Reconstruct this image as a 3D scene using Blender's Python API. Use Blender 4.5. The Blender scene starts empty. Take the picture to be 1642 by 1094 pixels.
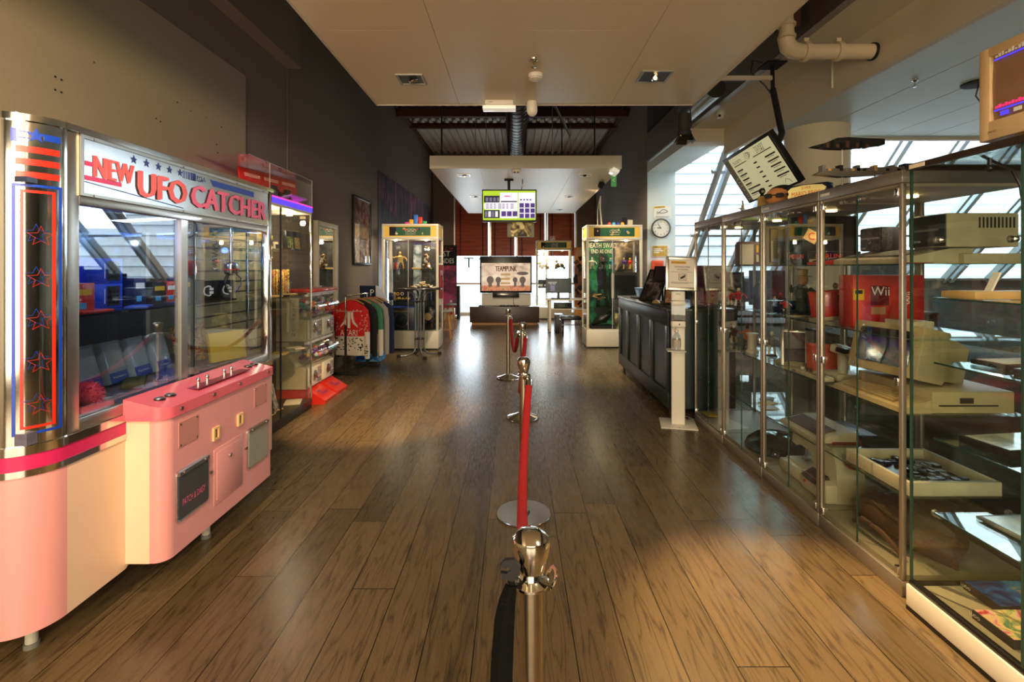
import bpy, bmesh, math, random
from mathutils import Vector, Matrix, Euler
random.seed(7)
PI = math.pi
SC = bpy.context.scene
COL = SC.collection

# ---------------------------------------------------------------- camera, sky, lights, exposure
cam_d = bpy.data.cameras.new('camera'); cam = bpy.data.objects.new('camera', cam_d); COL.objects.link(cam)
cam.location = (0, 0, 1.54); cam.rotation_euler = (PI / 2, 0, 0)
F_PX = 780.0
cam_d.sensor_width = 36; cam_d.lens = F_PX / 1642 * 36
cam_d.shift_x = -6 / 1642; cam_d.shift_y = -117 / 1642
cam_d.clip_start = .05; cam_d.clip_end = 200
SC.camera = cam
SC.view_settings.view_transform = 'Standard'; SC.view_settings.look = 'None'
SC.view_settings.gamma = 1; SC.view_settings.exposure = 0.0
SC.view_settings.use_curve_mapping = False
SC.cycles.transparent_max_bounces = 40; SC.cycles.max_bounces = 10; SC.cycles.diffuse_bounces = 4
SC.cycles.glossy_bounces = 5
SC.cycles.sample_clamp_indirect = 5; SC.cycles.use_denoising = True
SC.cycles.caustics_reflective = False; SC.cycles.caustics_refractive = False

W = bpy.data.worlds.new('sky'); SC.world = W; W.use_nodes = True
bg = W.node_tree.nodes['Background']; bg.inputs[0].default_value = (.78, .91, 1.0, 1); bg.inputs[1].default_value = 5.0

def lamp(name, kind, loc, target, power, color, size=.05, angle=80, blend=.6):
    d = bpy.data.lights.new(name, kind); o = bpy.data.objects.new(name, d); COL.objects.link(o)
    o.location = loc; d.energy = power; d.color = color
    v = Vector(target) - Vector(loc); o.rotation_euler = v.to_track_quat('-Z', 'Y').to_euler()
    if kind == 'SPOT': d.spot_size = math.radians(angle); d.spot_blend = blend; d.shadow_soft_size = size
    if kind == 'AREA': d.shape = 'RECTANGLE'; d.size = size; d.size_y = angle
    if kind == 'POINT': d.shadow_soft_size = size
    return o
WARM = (1.0, .78, .5); WARMW = (1.0, .82, .6)
# recessed gimbal spots of the two hung ceiling panels (seen ones first, then the rows behind the camera)
lamp('ceiling_spot_light', 'SPOT', (.98, 3.42, 2.84), (1.32, 1.95, 0), 800, (1.0, .66, .3), .03, 36, .7)
lamp('ceiling_spot_light', 'SPOT', (-.75, 3.47, 2.86), (-1.5, 5.3, 0), 620, (1.0, .68, .34), .03, 42, .6)
lamp('ceiling_spot_light', 'SPOT', (-.78, 7.1, 2.86), (-1.9, 9.6, .9), 230, WARMW, .04, 80, .7)
lamp('ceiling_spot_light', 'SPOT', (1.0, 7.1, 2.86), (1.35, 8.3, 0), 330, WARMW, .04, 90, .8)
lamp('ceiling_spot_light', 'SPOT', (1.05, 8.3, 2.82), (2.6, 9.3, 2.2), 120, WARM, .04, 70, .8)
lamp('ceiling_spot_light', 'SPOT', (.95, 9.3, 2.86), (1.9, 11, 1), 160, WARMW, .04, 90, .8)
lamp('ceiling_spot_light', 'SPOT', (-.8, 9.3, 2.86), (-1, 12, 1), 160, WARMW, .04, 90, .8)
for i, (x, y, tx, ty, tz, p) in enumerate([(-.75, .9, -2.2, 1.6, 1.2, 80), (.98, .9, .9, 2.2, 0, 110), (-.75, -1.6, -2.2, -.6, 1.2, 110),
                                       (.98, -1.6, .6, .6, 0, 150), (-.75, -3.2, -1.0, 1.5, .5, 150), (.1, -.2, -.6, 2.0, 0, 40), (-.75, .2, -2.75, 2.4, 2.7, 300), (-.75, -1.2, -2.75, .6, 2.3, 160)]):
    lamp('ceiling_spot_light', 'SPOT', (x, y, 2.86), (tx, ty, tz), p, WARM, .05, 110, .8)
# soft warm fill, added out of view behind the camera to lift walls and ceiling
lamp('added_fill_light', 'AREA', (0, -3.95, 1.6), (0, 4, 1.9), 260, (1.0, .84, .6), 4.6, 2.6)
# daylight standing in the window openings
lamp('window_daylight', 'AREA', (6.6, 7.9, 3.4), (6.0, 4.5, .2), 300, (.82, .93, 1.0), 6.0, 3.0)
lamp('window_daylight', 'AREA', (0, 15.7, 1.0), (0, 12, .3), 100, (.85, .94, 1.0), 3.9, 1.7)

# ---------------------------------------------------------------- helpers
def pt(px, py, X=None, Y=None, Z=None):
    """a point of the place measured from the photograph, on the plane X=, Y= or Z="""
    a = (px - 827) / F_PX; b = (430 - py) / F_PX
    if Y is None:
        Y = X / a if X is not None else (Z - 1.54) / b
    return Vector((a * Y, Y, 1.54 + b * Y))

def lin(c):
    c = c / 255.0
    return c / 12.92 if c <= .04045 else ((c + .055) / 1.055) ** 2.4
def rgb(r, g, b): return (lin(r), lin(g), lin(b), 1)

MATS = {}
def mat(name, c, rough=.5, metal=0, var=.06, scale=12, bump=0, emit=0, coat=0, spec=None, sss=0, stretch=None):
    if name in MATS: return MATS[name]
    m = bpy.data.materials.new(name); m.use_nodes = True; nt = m.node_tree; n = nt.nodes; l = nt.links
    p = n['Principled BSDF']; c = rgb(*c) if len(c) == 3 else c
    p.inputs['Roughness'].default_value = rough; p.inputs['Metallic'].default_value = metal
    if coat: p.inputs['Coat Weight'].default_value = coat; p.inputs['Coat Roughness'].default_value = .06
    if spec is not None: p.inputs['Specular IOR Level'].default_value = spec
    tc = n.new('ShaderNodeTexCoord'); mp = n.new('ShaderNodeMapping'); l.new(tc.outputs['Object'], mp.inputs[0])
    if stretch: mp.inputs['Scale'].default_value = stretch
    no = n.new('ShaderNodeTexNoise'); no.inputs['Scale'].default_value = scale; no.inputs['Detail'].default_value = 3
    l.new(mp.outputs[0], no.inputs['Vector'])
    mx = n.new('ShaderNodeMix'); mx.data_type = 'RGBA'
    mx.inputs['A'].default_value = tuple(v * (1 - var) for v in c[:3]) + (1,)
    mx.inputs['B'].default_value = tuple(min(1, v * (1 + var)) for v in c[:3]) + (1,)
    l.new(no.outputs[0], mx.inputs['Factor']); l.new(mx.outputs['Result'], p.inputs['Base Color'])
    if bump:
        b = n.new('ShaderNodeBump'); b.inputs['Strength'].default_value = bump; b.inputs['Distance'].default_value = .01
        l.new(no.outputs[0], b.inputs['Height']); l.new(b.outputs[0], p.inputs['Normal'])
    if emit:
        l.new(mx.outputs['Result'], p.inputs['Emission Color']); p.inputs['Emission Strength'].default_value = emit
    MATS[name] = m; return m

def glass(name, tint, f0=.045, top=.9, rough=0.0):
    if name in MATS: return MATS[name]
    m = bpy.data.materials.new(name); m.use_nodes = True; nt = m.node_tree; n = nt.nodes; l = nt.links
    n.remove(n['Principled BSDF']); out = n['Material Output']
    tr = n.new('ShaderNodeBsdfTransparent'); tr.inputs[0].default_value = tint
    gl = n.new('ShaderNodeBsdfGlossy'); gl.inputs['Roughness'].default_value = rough; gl.inputs[0].default_value = (1, 1, 1, 1)
    lw = n.new('ShaderNodeLayerWeight'); lw.inputs[0].default_value = .5
    pw = n.new('ShaderNodeMath'); pw.operation = 'POWER'; pw.inputs[1].default_value = 5; l.new(lw.outputs['Facing'], pw.inputs[0])
    mu = n.new('ShaderNodeMath'); mu.operation = 'MULTIPLY_ADD'; mu.inputs[1].default_value = top; mu.inputs[2].default_value = f0
    l.new(pw.outputs[0], mu.inputs[0])
    mx = n.new('ShaderNodeMixShader'); l.new(mu.outputs[0], mx.inputs[0]); l.new(tr.outputs[0], mx.inputs[1]); l.new(gl.outputs[0], mx.inputs[2])
    l.new(mx.outputs[0], out.inputs[0]); MATS[name] = m; return m

def ramp_mat(name, stops, scale=3, stretch=(1, 1, 1), rough=.5, emit=0, detail=4, dist=1.0):
    """a printed or woven surface of mixed colours: noise through a colour ramp"""
    if name in MATS: return MATS[name]
    m = bpy.data.materials.new(name); m.use_nodes = True; nt = m.node_tree; n = nt.nodes; l = nt.links
    p = n['Principled BSDF']; p.inputs['Roughness'].default_value = rough
    tc = n.new('ShaderNodeTexCoord'); mp = n.new('ShaderNodeMapping'); mp.inputs['Scale'].default_value = stretch
    l.new(tc.outputs['Object'], mp.inputs[0])
    no = n.new('ShaderNodeTexNoise'); no.inputs['Scale'].default_value = scale; no.inputs['Detail'].default_value = detail
    no.inputs['Distortion'].default_value = dist
    l.new(mp.outputs[0], no.inputs['Vector'])
    cr = n.new('ShaderNodeValToRGB'); e = cr.color_ramp.elements
    for k, (pos, c) in enumerate(stops):
        el = e[k] if k < 2 else e.new(pos)
        el.position = pos; el.color = rgb(*c)
    l.new(no.outputs[0], cr.inputs[0]); l.new(cr.outputs[0], p.inputs['Base Color'])
    if emit: l.new(cr.outputs[0], p.inputs['Emission Color']); p.inputs['Emission Strength'].default_value = emit
    MATS[name] = m; return m

class B:
    """collects shapes into ONE mesh; T is applied to everything added"""
    def __init__(s, T=None): s.bm = bmesh.new(); s.mats = []; s.T = T or Matrix(); s.n = 0
    def mi(s, m):
        if m not in s.mats: s.mats.append(m)
        return s.mats.index(m)
    def add(s, V, Fs, m, smooth=True, flat=()):
        vs = [s.bm.verts.new(s.T @ Vector(v)) for v in V]; k = s.mi(m)
        for i, f in enumerate(Fs):
            try: fc = s.bm.faces.new([vs[j] for j in f])
            except ValueError: continue
            fc.material_index = k; fc.smooth = smooth and i not in flat
        return s
    def _merge(s, t, m, smooth=True):
        t.verts.ensure_lookup_table(); t.faces.ensure_lookup_table()
        s.add([v.co.copy() for v in t.verts], [[v.index for v in f.verts] for f in t.faces], m, smooth); t.free(); return s
    def box(s, x0, x1, y0, y1, z0, z1, m, b=0):
        if x0 > x1: x0, x1 = x1, x0
        if y0 > y1: y0, y1 = y1, y0
        if z0 > z1: z0, z1 = z1, z0
        s.n += 1; e = (s.n % 7) * 8e-5; x0 -= e; x1 += e; y0 -= e; y1 += e; z0 -= e; z1 += e  # keeps butting faces from lying in one plane
        t = bmesh.new(); bmesh.ops.create_cube(t, size=1)
        for v in t.verts: v.co = Vector(((x0 + x1) / 2 + v.co.x * (x1 - x0), (y0 + y1) / 2 + v.co.y * (y1 - y0), (z0 + z1) / 2 + v.co.z * (z1 - z0)))
        if b: bmesh.ops.bevel(t, geom=t.edges[:], offset=min(b, .45 * min(x1 - x0, y1 - y0, z1 - z0)), segments=2, affect='EDGES', profile=.5)
        t.verts.index_update()
        return s._merge(t, m)
    def rbox(s, c, size, rot, m, b=0):
        T0 = s.T; s.T = T0 @ Matrix.Translation(c) @ Euler(rot).to_matrix().to_4x4()
        a, d, e = (q / 2 for q in size); s.box(-a, a, -d, d, -e, e, m, b); s.T = T0; return s
    def rings(s, R, m, closed=True, cap0=True, cap1=True):
        n = len(R[0]); V = [p for r in R for p in r]; F = []
        for i in range(len(R) - 1):
            for j in range(n if closed else n - 1):
                a, b = i * n + j, i * n + (j + 1) % n
                F.append((a, b, b + n, a + n))
        fl = []
        if cap0 and closed: fl.append(len(F)); F.append(tuple(range(n))[::-1])
        if cap1 and closed: fl.append(len(F)); F.append(tuple(range((len(R) - 1) * n, len(R) * n)))
        return s.add(V, F, m, True, fl)
    def tube(s, P, r, m, seg=8, r_end=None):
        P = [Vector(p) for p in P]; R = []; up = Vector((0, 0, 1)); n = len(P)
        t = (P[1] - P[0]).normalized(); side = t.cross(up)
        if side.length < .05: side = t.cross(Vector((0, 1, 0)))
        side.normalize()
        for i, p in enumerate(P):
            t = (P[min(i + 1, n - 1)] - P[max(i - 1, 0)]).normalized()
            side = (side - t * side.dot(t)).normalized(); w = t.cross(side)
            q = r if r_end is None else r + (r_end - r) * i / (n - 1)
            if isinstance(r, (list, tuple)): q = r[i]
            R.append([p + (side * math.cos(2 * PI * k / seg) + w * math.sin(2 * PI * k / seg)) * q for k in range(seg)])
        return s.rings(R, m)
    def cyl(s, p0, p1, r, m, seg=16, r2=None): return s.tube([p0, p1], r, m, seg, r2)
    def lathe(s, prof, c, m, seg=24, axis=None):
        T0 = s.T; s.T = T0 @ Matrix.Translation(c)
        if axis: s.T = s.T @ Vector(axis).to_track_quat('Z', 'Y').to_matrix().to_4x4()
        R = [[Vector((max(r, 1e-4) * math.cos(2 * PI * k / seg), max(r, 1e-4) * math.sin(2 * PI * k / seg), z)) for k in range(seg)] for r, z in prof]
        if prof[0][0] > 1e-3 and prof[-1][0] > 1e-3: s.rings(R + [R[0]], m, True, False, False)
        else: s.rings(R, m)
        s.T = T0; return s
    def ball(s, c, r, m, seg=16, rot=(0, 0, 0)):
        t = bmesh.new(); bmesh.ops.create_uvsphere(t, u_segments=seg, v_segments=max(6, seg * 2 // 3), radius=1)
        if not isinstance(r, (tuple, list)): r = (r, r, r)
        q = Euler(rot).to_matrix()
        for v in t.verts: v.co = q @ Vector((v.co.x * r[0], v.co.y * r[1], v.co.z * r[2])) + Vector(c)
        t.verts.index_update(); return s._merge(t, m)
    def prism(s, pts, O, U, V, d, m):
        """closed outline pts (u,v) on frame O,U,V, thickened by d along U x V"""
        O, U, V = Vector(O), Vector(U), Vector(V); N = U.cross(V).normalized()
        a = [O + U * u + V * v for u, v in pts]
        k = len(a); Vv = a + [p + N * d for p in a]
        F = [tuple(range(k))[::-1], tuple(range(k, 2 * k))] + [(i, (i + 1) % k, (i + 1) % k + k, i + k) for i in range(k)]
        return s.add(Vv, F, m, False)
    def sheet(s, fn, nu, nv, m, thick=0):
        V = [fn(i / nu, j / nv) for j in range(nv + 1) for i in range(nu + 1)]
        F = [(j * (nu + 1) + i, j * (nu + 1) + i + 1, (j + 1) * (nu + 1) + i + 1, (j + 1) * (nu + 1) + i) for j in range(nv) for i in range(nu)]
        return s.add(V, F, m)
    def text(s, body, O, U, V, h, m, w=None, depth=.001, center=True):
        me = glyphs(body)
        if me is None: return s
        xs = [v.co.x for v in me.vertices]; ys = [v.co.y for v in me.vertices]
        x0, x1, y0, y1 = min(xs), max(xs), min(ys), max(ys)
        sv = h / (y1 - y0); su = w / (x1 - x0) if w else sv
        O, U, V = Vector(O), Vector(U).normalized(), Vector(V).normalized(); N = U.cross(V)
        ox = (x0 + x1) / 2 if center else x0; oy = (y0 + y1) / 2 if center else y0
        P = [O + U * ((v.co.x - ox) * su) + V * ((v.co.y - oy) * sv) + N * depth for v in me.vertices]
        s.add(P, [tuple(p.vertices) for p in me.polygons], m, False); return s
    def ob(s, name, parent=None, solid=0, loc=None):
        me = bpy.data.meshes.new(name)
        if not s.T.is_identity or True:
            bmesh.ops.recalc_face_normals(s.bm, faces=[f for f in s.bm.faces]) if solid >= 0 else None
        s.bm.to_mesh(me); s.bm.free()
        for m in s.mats: me.materials.append(m)
        try: me.set_sharp_from_angle(angle=math.radians(38))
        except Exception: pass
        o = bpy.data.objects.new(name, me); COL.objects.link(o)
        if parent is not None:
            o.parent = parent
            if parent.parent is None: o.matrix_parent_inverse = parent.matrix_basis.inverted()
        if solid > 0:
            md = o.modifiers.new('thickness', 'SOLIDIFY'); md.thickness = solid; md.offset = 0
        return o

_gl = {}
def glyphs(body):
    if body not in _gl:
        c = bpy.data.curves.new('lettering', 'FONT'); c.body = body; c.size = 1; c.resolution_u = 2
        o = bpy.data.objects.new('lettering', c)
        COL.objects.link(o)
        dg = bpy.context.evaluated_depsgraph_get()
        me = bpy.data.meshes.new_from_object(o.evaluated_get(dg))
        COL.objects.unlink(o); bpy.data.objects.remove(o)
        _gl[body] = me if len(me.polygons) else None
    return _gl[body]

def tag(o, label, cat, group=None, kind=None):
    o['label'] = label; o['category'] = cat
    if group: o['group'] = group
    if kind: o['kind'] = kind
    return o
def thing(name, label, cat, loc, group=None):
    o = bpy.data.objects.new(name, None); COL.objects.link(o); o.location = loc; o.empty_display_size = .1
    return tag(o, label, cat, group)
def struct(name, b, **k):
    o = b.ob(name, **k); o['kind'] = 'structure'; return o
def dup(root, dloc=(0, 0, 0), rotz=0, label=None, group=None, scale=None):
    def cp(o, par):
        c = o.copy(); COL.objects.link(c)
        if par: c.parent = par; c.matrix_parent_inverse = o.matrix_parent_inverse.copy()
        for ch in o.children: cp(ch, c)
        return c
    r = cp(root, None); r.location = Vector(root.location) + Vector(dloc); r.rotation_euler.z += rotz
    if scale: r.scale = scale
    if label: r['label'] = label
    if group: r['group'] = group
    return r
def arc(cx, cy, r, a0, a1, n): return [(cx + r * math.cos(a0 + (a1 - a0) * i / n), cy + r * math.sin(a0 + (a1 - a0) * i / n)) for i in range(n + 1)]
def rrect(w, h, r, n=4):
    P = []
    for cx, cy, a in ((w / 2 - r, h / 2 - r, 0), (-w / 2 + r, h / 2 - r, PI / 2), (-w / 2 + r, -h / 2 + r, PI), (w / 2 - r, -h / 2 + r, 1.5 * PI)):
        P += arc(cx, cy, r, a, a + PI / 2, n)
    return P
def star(r, n=5, q=.42): return [((r if k % 2 == 0 else r * q) * math.sin(PI * k / n), (r if k % 2 == 0 else r * q) * math.cos(PI * k / n)) for k in range(2 * n)]
XA, YA, ZA = Vector((1, 0, 0)), Vector((0, 1, 0)), Vector((0, 0, 1)); NY = -YA
Q = random.uniform

# ---------------------------------------------------------------- materials
def wood_floor():
    m = bpy.data.materials.new('oak_planks'); m.use_nodes = True; nt = m.node_tree; n = nt.nodes; l = nt.links
    p = n['Principled BSDF']
    def math_(op, a, b=None, c=None):
        q = n.new('ShaderNodeMath'); q.operation = op
        for i, v in enumerate((a, b, c)):
            if v is None: continue
            if isinstance(v, (int, float)): q.inputs[i].default_value = v
            else: l.new(v, q.inputs[i])
        return q.outputs[0]
    tc = n.new('ShaderNodeTexCoord'); sp = n.new('ShaderNodeSeparateXYZ'); l.new(tc.outputs['Object'], sp.inputs[0])
    x, y = sp.outputs[0], sp.outputs[1]
    u = math_('DIVIDE', math_('SUBTRACT', x, .035), .205); row = math_('FLOOR', u); fu = math_('FRACT', u)
    wn = n.new('ShaderNodeTexWhiteNoise'); wn.noise_dimensions = '1D'; l.new(row, wn.inputs['W'])
    v = math_('DIVIDE', math_('ADD', y, math_('MULTIPLY', wn.outputs['Value'], 5.0)), 1.9); colm = math_('FLOOR', v); fv = math_('FRACT', v)
    cb = n.new('ShaderNodeCombineXYZ'); l.new(row, cb.inputs[0]); l.new(colm, cb.inputs[1])
    w2 = n.new('ShaderNodeTexWhiteNoise'); w2.noise_dimensions = '2D'; l.new(cb.outputs[0], w2.inputs['Vector'])
    # grain, shifted per plank
    c3 = n.new('ShaderNodeCombineXYZ')
    l.new(math_('MULTIPLY', x, 9.0), c3.inputs[0]); l.new(math_('ADD', math_('MULTIPLY', y, .8), math_('MULTIPLY', w2.outputs['Value'], 37)), c3.inputs[1])
    l.new(math_('MULTIPLY', w2.outputs['Value'], 11), c3.inputs[2])
    n1 = n.new('ShaderNodeTexNoise'); n1.inputs['Scale'].default_value = 1.0; n1.inputs['Detail'].default_value = 3; l.new(c3.outputs[0], n1.inputs['Vector'])
    ring = math_('PINGPONG', math_('MULTIPLY', n1.outputs[0], 22), 1.0)
    c4 = n.new('ShaderNodeCombineXYZ'); l.new(math_('MULTIPLY', x, 220), c4.inputs[0]); l.new(math_('MULTIPLY', y, 7), c4.inputs[1])
    n2 = n.new('ShaderNodeTexNoise'); n2.inputs['Scale'].default_value = 1; n2.inputs['Detail'].default_value = 4; l.new(c4.outputs[0], n2.inputs['Vector'])
    g = math_('ADD', math_('MULTIPLY', math_('POWER', ring, 5.0), .4), math_('MULTIPLY', n2.outputs[0], .46))
    cr = n.new('ShaderNodeValToRGB'); e = cr.color_ramp.elements
    e[0].position = .12; e[0].color = rgb(117, 95, 61); e[1].position = .8; e[1].color = rgb(54, 40, 25)
    l.new(g, cr.inputs[0])
    tone = n.new('ShaderNodeHueSaturation'); l.new(cr.outputs[0], tone.inputs['Color'])
    l.new(math_('ADD', .62, math_('MULTIPLY', w2.outputs['Value'], .58)), tone.inputs['Value'])
    tone.inputs['Saturation'].default_value = .92
    ex = math_('MINIMUM', math_('MULTIPLY', math_('MINIMUM', fu, math_('SUBTRACT', 1.0, fu)), .205), math_('MULTIPLY', math_('MINIMUM', fv, math_('SUBTRACT', 1.0, fv)), 1.9))
    gap = math_('LESS_THAN', ex, .0022)
    mx = n.new('ShaderNodeMix'); mx.data_type = 'RGBA'; l.new(gap, mx.inputs['Factor']); l.new(tone.outputs[0], mx.inputs['A']); mx.inputs['B'].default_value = rgb(30, 20, 12)
    l.new(mx.outputs['Result'], p.inputs['Base Color'])
    l.new(math_('ADD', .2, math_('MULTIPLY', n2.outputs[0], .14)), p.inputs['Roughness'])
    bp = n.new('ShaderNodeBump'); bp.inputs['Strength'].default_value = .08; bp.inputs['Distance'].default_value = .002
    l.new(math_('SUBTRACT', math_('MULTIPLY', g, -.5), math_('MULTIPLY', gap, 1.5)), bp.inputs['Height']); l.new(bp.outputs[0], p.inputs['Normal'])
    return m
FLOOR = wood_floor()
M = lambda *a, **k: mat(*a, **k)
wall_m = M('wall_paint_taupe', (112, 99, 84), .75, bump=.03, scale=40)
clad_m = M('wall_paint_olive', (146, 132, 106), .6, bump=.03, scale=30, spec=.4)
ceil_m = M('ceiling_board', (230, 215, 180), .38, spec=.5, var=.02)
ceil2_m = M('ceiling_board_edge', (205, 196, 176), .5, var=.02)
bay_m = M('bay_ceiling_paint', (204, 216, 216), .5, var=.03)
cream_m = M('cream_plaster', (222, 208, 182), .7, var=.03)
pale_m = M('pale_column_paint', (208, 216, 212), .6, var=.02)
white_m = M('white_laminate', (232, 226, 212), .4, var=.02)
offw_m = M('off_white_paint', (214, 204, 180), .45, var=.03)
dark_m = M('dark_void_paint', (52, 46, 40), .9)
black_m = M('black_plastic', (16, 16, 17), .35, var=.2)
blackr_m = M('black_matt', (22, 21, 20), .8, var=.2)
chrome_m = M('chrome', (225, 222, 216), .09, 1, var=.02)
steel_m = M('brushed_steel', (172, 168, 160), .28, 1, var=.05, scale=60)
alu_m = M('aluminium', (186, 180, 170), .34, 1, var=.04, scale=40)
alud_m = M('aluminium_satin', (150, 142, 132), .4, .8, var=.04)
rust_m = M('primer_red_steel', (84, 44, 30), .7, var=.15)
deck_m = M('galvanised_deck', (206, 196, 182), .5, .15, var=.12, scale=5)
duct_m = M('galvanised_duct', (120, 124, 122), .3, .9, var=.15, scale=6)
pvc_m = M('cream_pipe', (226, 206, 168), .4, var=.03)
G_case = glass('case_glass', (.95, .975, .962, 1), .05)
G_clear = glass('clear_glass', (.985, .99, .985, 1), .035)
G_mach = glass('machine_glass', (.9, .94, .98, 1), .17)
G_acry = glass('acrylic', (.98, .98, .98, 1), .03)
G_shelf = glass('shelf_glass', (.86, .95, .92, 1), .05)
edge_m = M('green_glass_edge', (42, 70, 60), .15)
pink_m = M('pink_laminate', (228, 156, 156), .32, var=.03, coat=.3)
pinkc_m = M('pink_cream_laminate', (238, 204, 176), .35, var=.03, coat=.2)
rose_m = M('rose_plastic', (226, 104, 120), .25, var=.05, coat=.5)
mag_m = M('magenta_stripe', (206, 38, 96), .3)
red_m = M('red_plastic', (206, 44, 32), .28, var=.05, coat=.4)
redv_m = M('red_velvet', (172, 22, 26), .85, var=.15, scale=60, bump=.2)
blue_m = M('deep_blue_print', (28, 64, 158), .4)
navy_m = M('navy_print', (20, 30, 74), .4)
beige_m = M('beige_plastic', (204, 190, 158), .5, var=.04)
beiged_m = M('aged_beige_plastic', (178, 164, 132), .5, var=.05)
grey_m = M('grey_plastic', (120, 118, 112), .5)
keys_m = M('brown_keys', (98, 70, 52), .6)
gold_m = M('old_gold_paint', (196, 162, 92), .5, var=.2, bump=.2)
brown_m = M('brown_leather', (78, 50, 30), .6, var=.2, bump=.4, scale=25)
lum_m = mat('white_light', (255, 244, 220), .5, emit=6)
lumw_m = mat('warm_bulb', (255, 214, 140), .5, emit=14)
ink_m = M('black_ink', (20, 20, 20), .6)
whiteink_m = M('white_ink', (238, 236, 228), .6)
yel_m = M('yellow_print', (226, 178, 40), .5)
wood_m = M('light_wood', (176, 128, 76), .5, var=.15, scale=8, stretch=(1, 12, 1))
green_m = M('dark_green_print', (24, 84, 52), .5)
# ================================================================ THE SETTING
XL, XR = -2.75, 2.6
struct('floor', B().box(-3.0, 12, -4.2, 16.2, -.1, 0, FLOOR))
struct('wall_left', B().box(XL - .15, XL, -4.2, 16.2, 0, 5.5, wall_m))
# olive painted cladding, then the bulkhead above it
b = B().box(XL, XL + .03, -4.1, 4.9, 0, 3.476, clad_m)
for px, py in ((88, 123), (98, 128), (88, 144), (98, 148), (150, 100), (250, 190), (257, 195), (284, 164), (306, 178), (330, 188), (347, 232), (349, 245), (355, 204)):
    q = pt(px, py, X=XL + .03); b.cyl(q, q + XA * .004, .006, (blackr_m, alu_m)[px % 3 == 0], 8)
struct('trim_1', b)
b = B().box(XL, XL + .15, -4.1, 5.84, 3.95, 5.3, wall_m).box(XL, XL + .16, -4.1, 5.85, 3.94, 3.95, clad_m); struct('trim_2', b)
struct('trim_3', B().box(XL, XL + .012, 5.845, 5.857, 0, 5.3, wall_m))
struct('wall_behind', B().box(-3.0, -2.4, -4.3, -4.1, 0, 5.5, wall_m).box(2.4, 12, -4.3, -4.1, 0, 5.5, wall_m).box(-2.4, 2.4, -4.3, -4.1, 2.88, 5.5, wall_m).box(-2.4, 2.4, -4.3, -4.1, 0, .1, wall_m))
w0 = struct('added_opening_behind', B().box(-2.4, -2.34, -4.25, -4.15, .1, 2.88, alu_m).box(2.34, 2.4, -4.25, -4.15, .1, 2.88, alu_m).box(-.04, .04, -4.25, -4.15, .1, 2.88, alu_m).box(-1.24, -1.18, -4.25, -4.15, .1, 2.88, alu_m).box(1.18, 1.24, -4.25, -4.15, .1, 2.88, alu_m))  # unseen opening and frame, added to go with the warm fill
B().box(-2.4, 2.4, -4.21, -4.2, .1, 2.88, G_clear).ob('pane', w0)
struct('added_room_beyond', B().box(-6, 6, -9, -8.8, -.2, 4, M('added_room_wall', (176, 150, 116), .7)).box(-6, 6, -8.8, -4.3, -.2, 0, M('added_room_floor', (110, 88, 62), .4)).box(-6, 6, -8.8, -4.3, 3.2, 3.3, cream_m))  # unseen room, added behind the opening to hold the fill lamps
lamp('added_fill_lamp', 'POINT', (-1.5, -6.5, 2.7), (0, 0, 0), 160, WARMW, .25); lamp('added_fill_lamp', 'POINT', (1.8, -6.0, 2.7), (0, 0, 0), 160, WARMW, .25)  # added fill lamps, out of view behind the camera
# right wall beyond the opening, its pale end is the clock column
b = B().box(XR, 3.15, 9.62, 16.2, 0, 5.5, wall_m); b.box(XR, 3.15, 9.6, 9.62, 0, 3.45, pale_m)
struct('wall_right', b)
struct('wall_upper_right', B().box(XR, XR + .12, -4.1, 9.62, 4.15, 5.5, dark_m).box(XR - .04, XR + .04, -4.1, 9.6, 3.62, 4.15, alud_m))
b = B().box(XR + .04, 3.15, -4.1, 7.24, 3.62, 3.75, cream_m); b.box(3.10, 3.16, -4.1, 7.24, 3.23, 3.62, cream_m)
b.box(XR, 3.7, 7.24, 7.5, 3.42, 3.68, cream_m).box(XR, 3.15, 7.5, 9.62, 3.43, 3.6, pale_m)
for yy in (2.9, 4.75): b.box(3.085, 3.1, yy, yy + .012, 3.3, 3.62, white_m)
struct('trim_4', b)
# window bay on the right: ceiling of long panels
b = B()
for k in range(17): b.box(3.16 + k * .52, 3.16 + k * .52 + .508, -4.1, 6.3, 3.23, 3.3, bay_m)
b.box(3.16, 12, 6.3, 6.36, 3.2, 3.3, ceil2_m).box(3.16, 12, 2.95, 2.965, 3.222, 3.24, blackr_m); b.box(3.16, 12, -4.1, 6.3, 3.3, 3.34, blackr_m)
struct('ceiling_window_bay', b)
struct('wall_bay_outer', B().box(12, 12.1, -4.2, 9.6, 0, 6.2, bay_m))
grap_m = M('grey_parapet', (88, 92, 90), .6)
struct('wall_bay_parapet', B().box(3.15, 12, 9.6, 9.75, 0, 1.34, grap_m).box(3.15, 12, 9.5, 9.6, 1.3, 1.34, alud_m))
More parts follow.
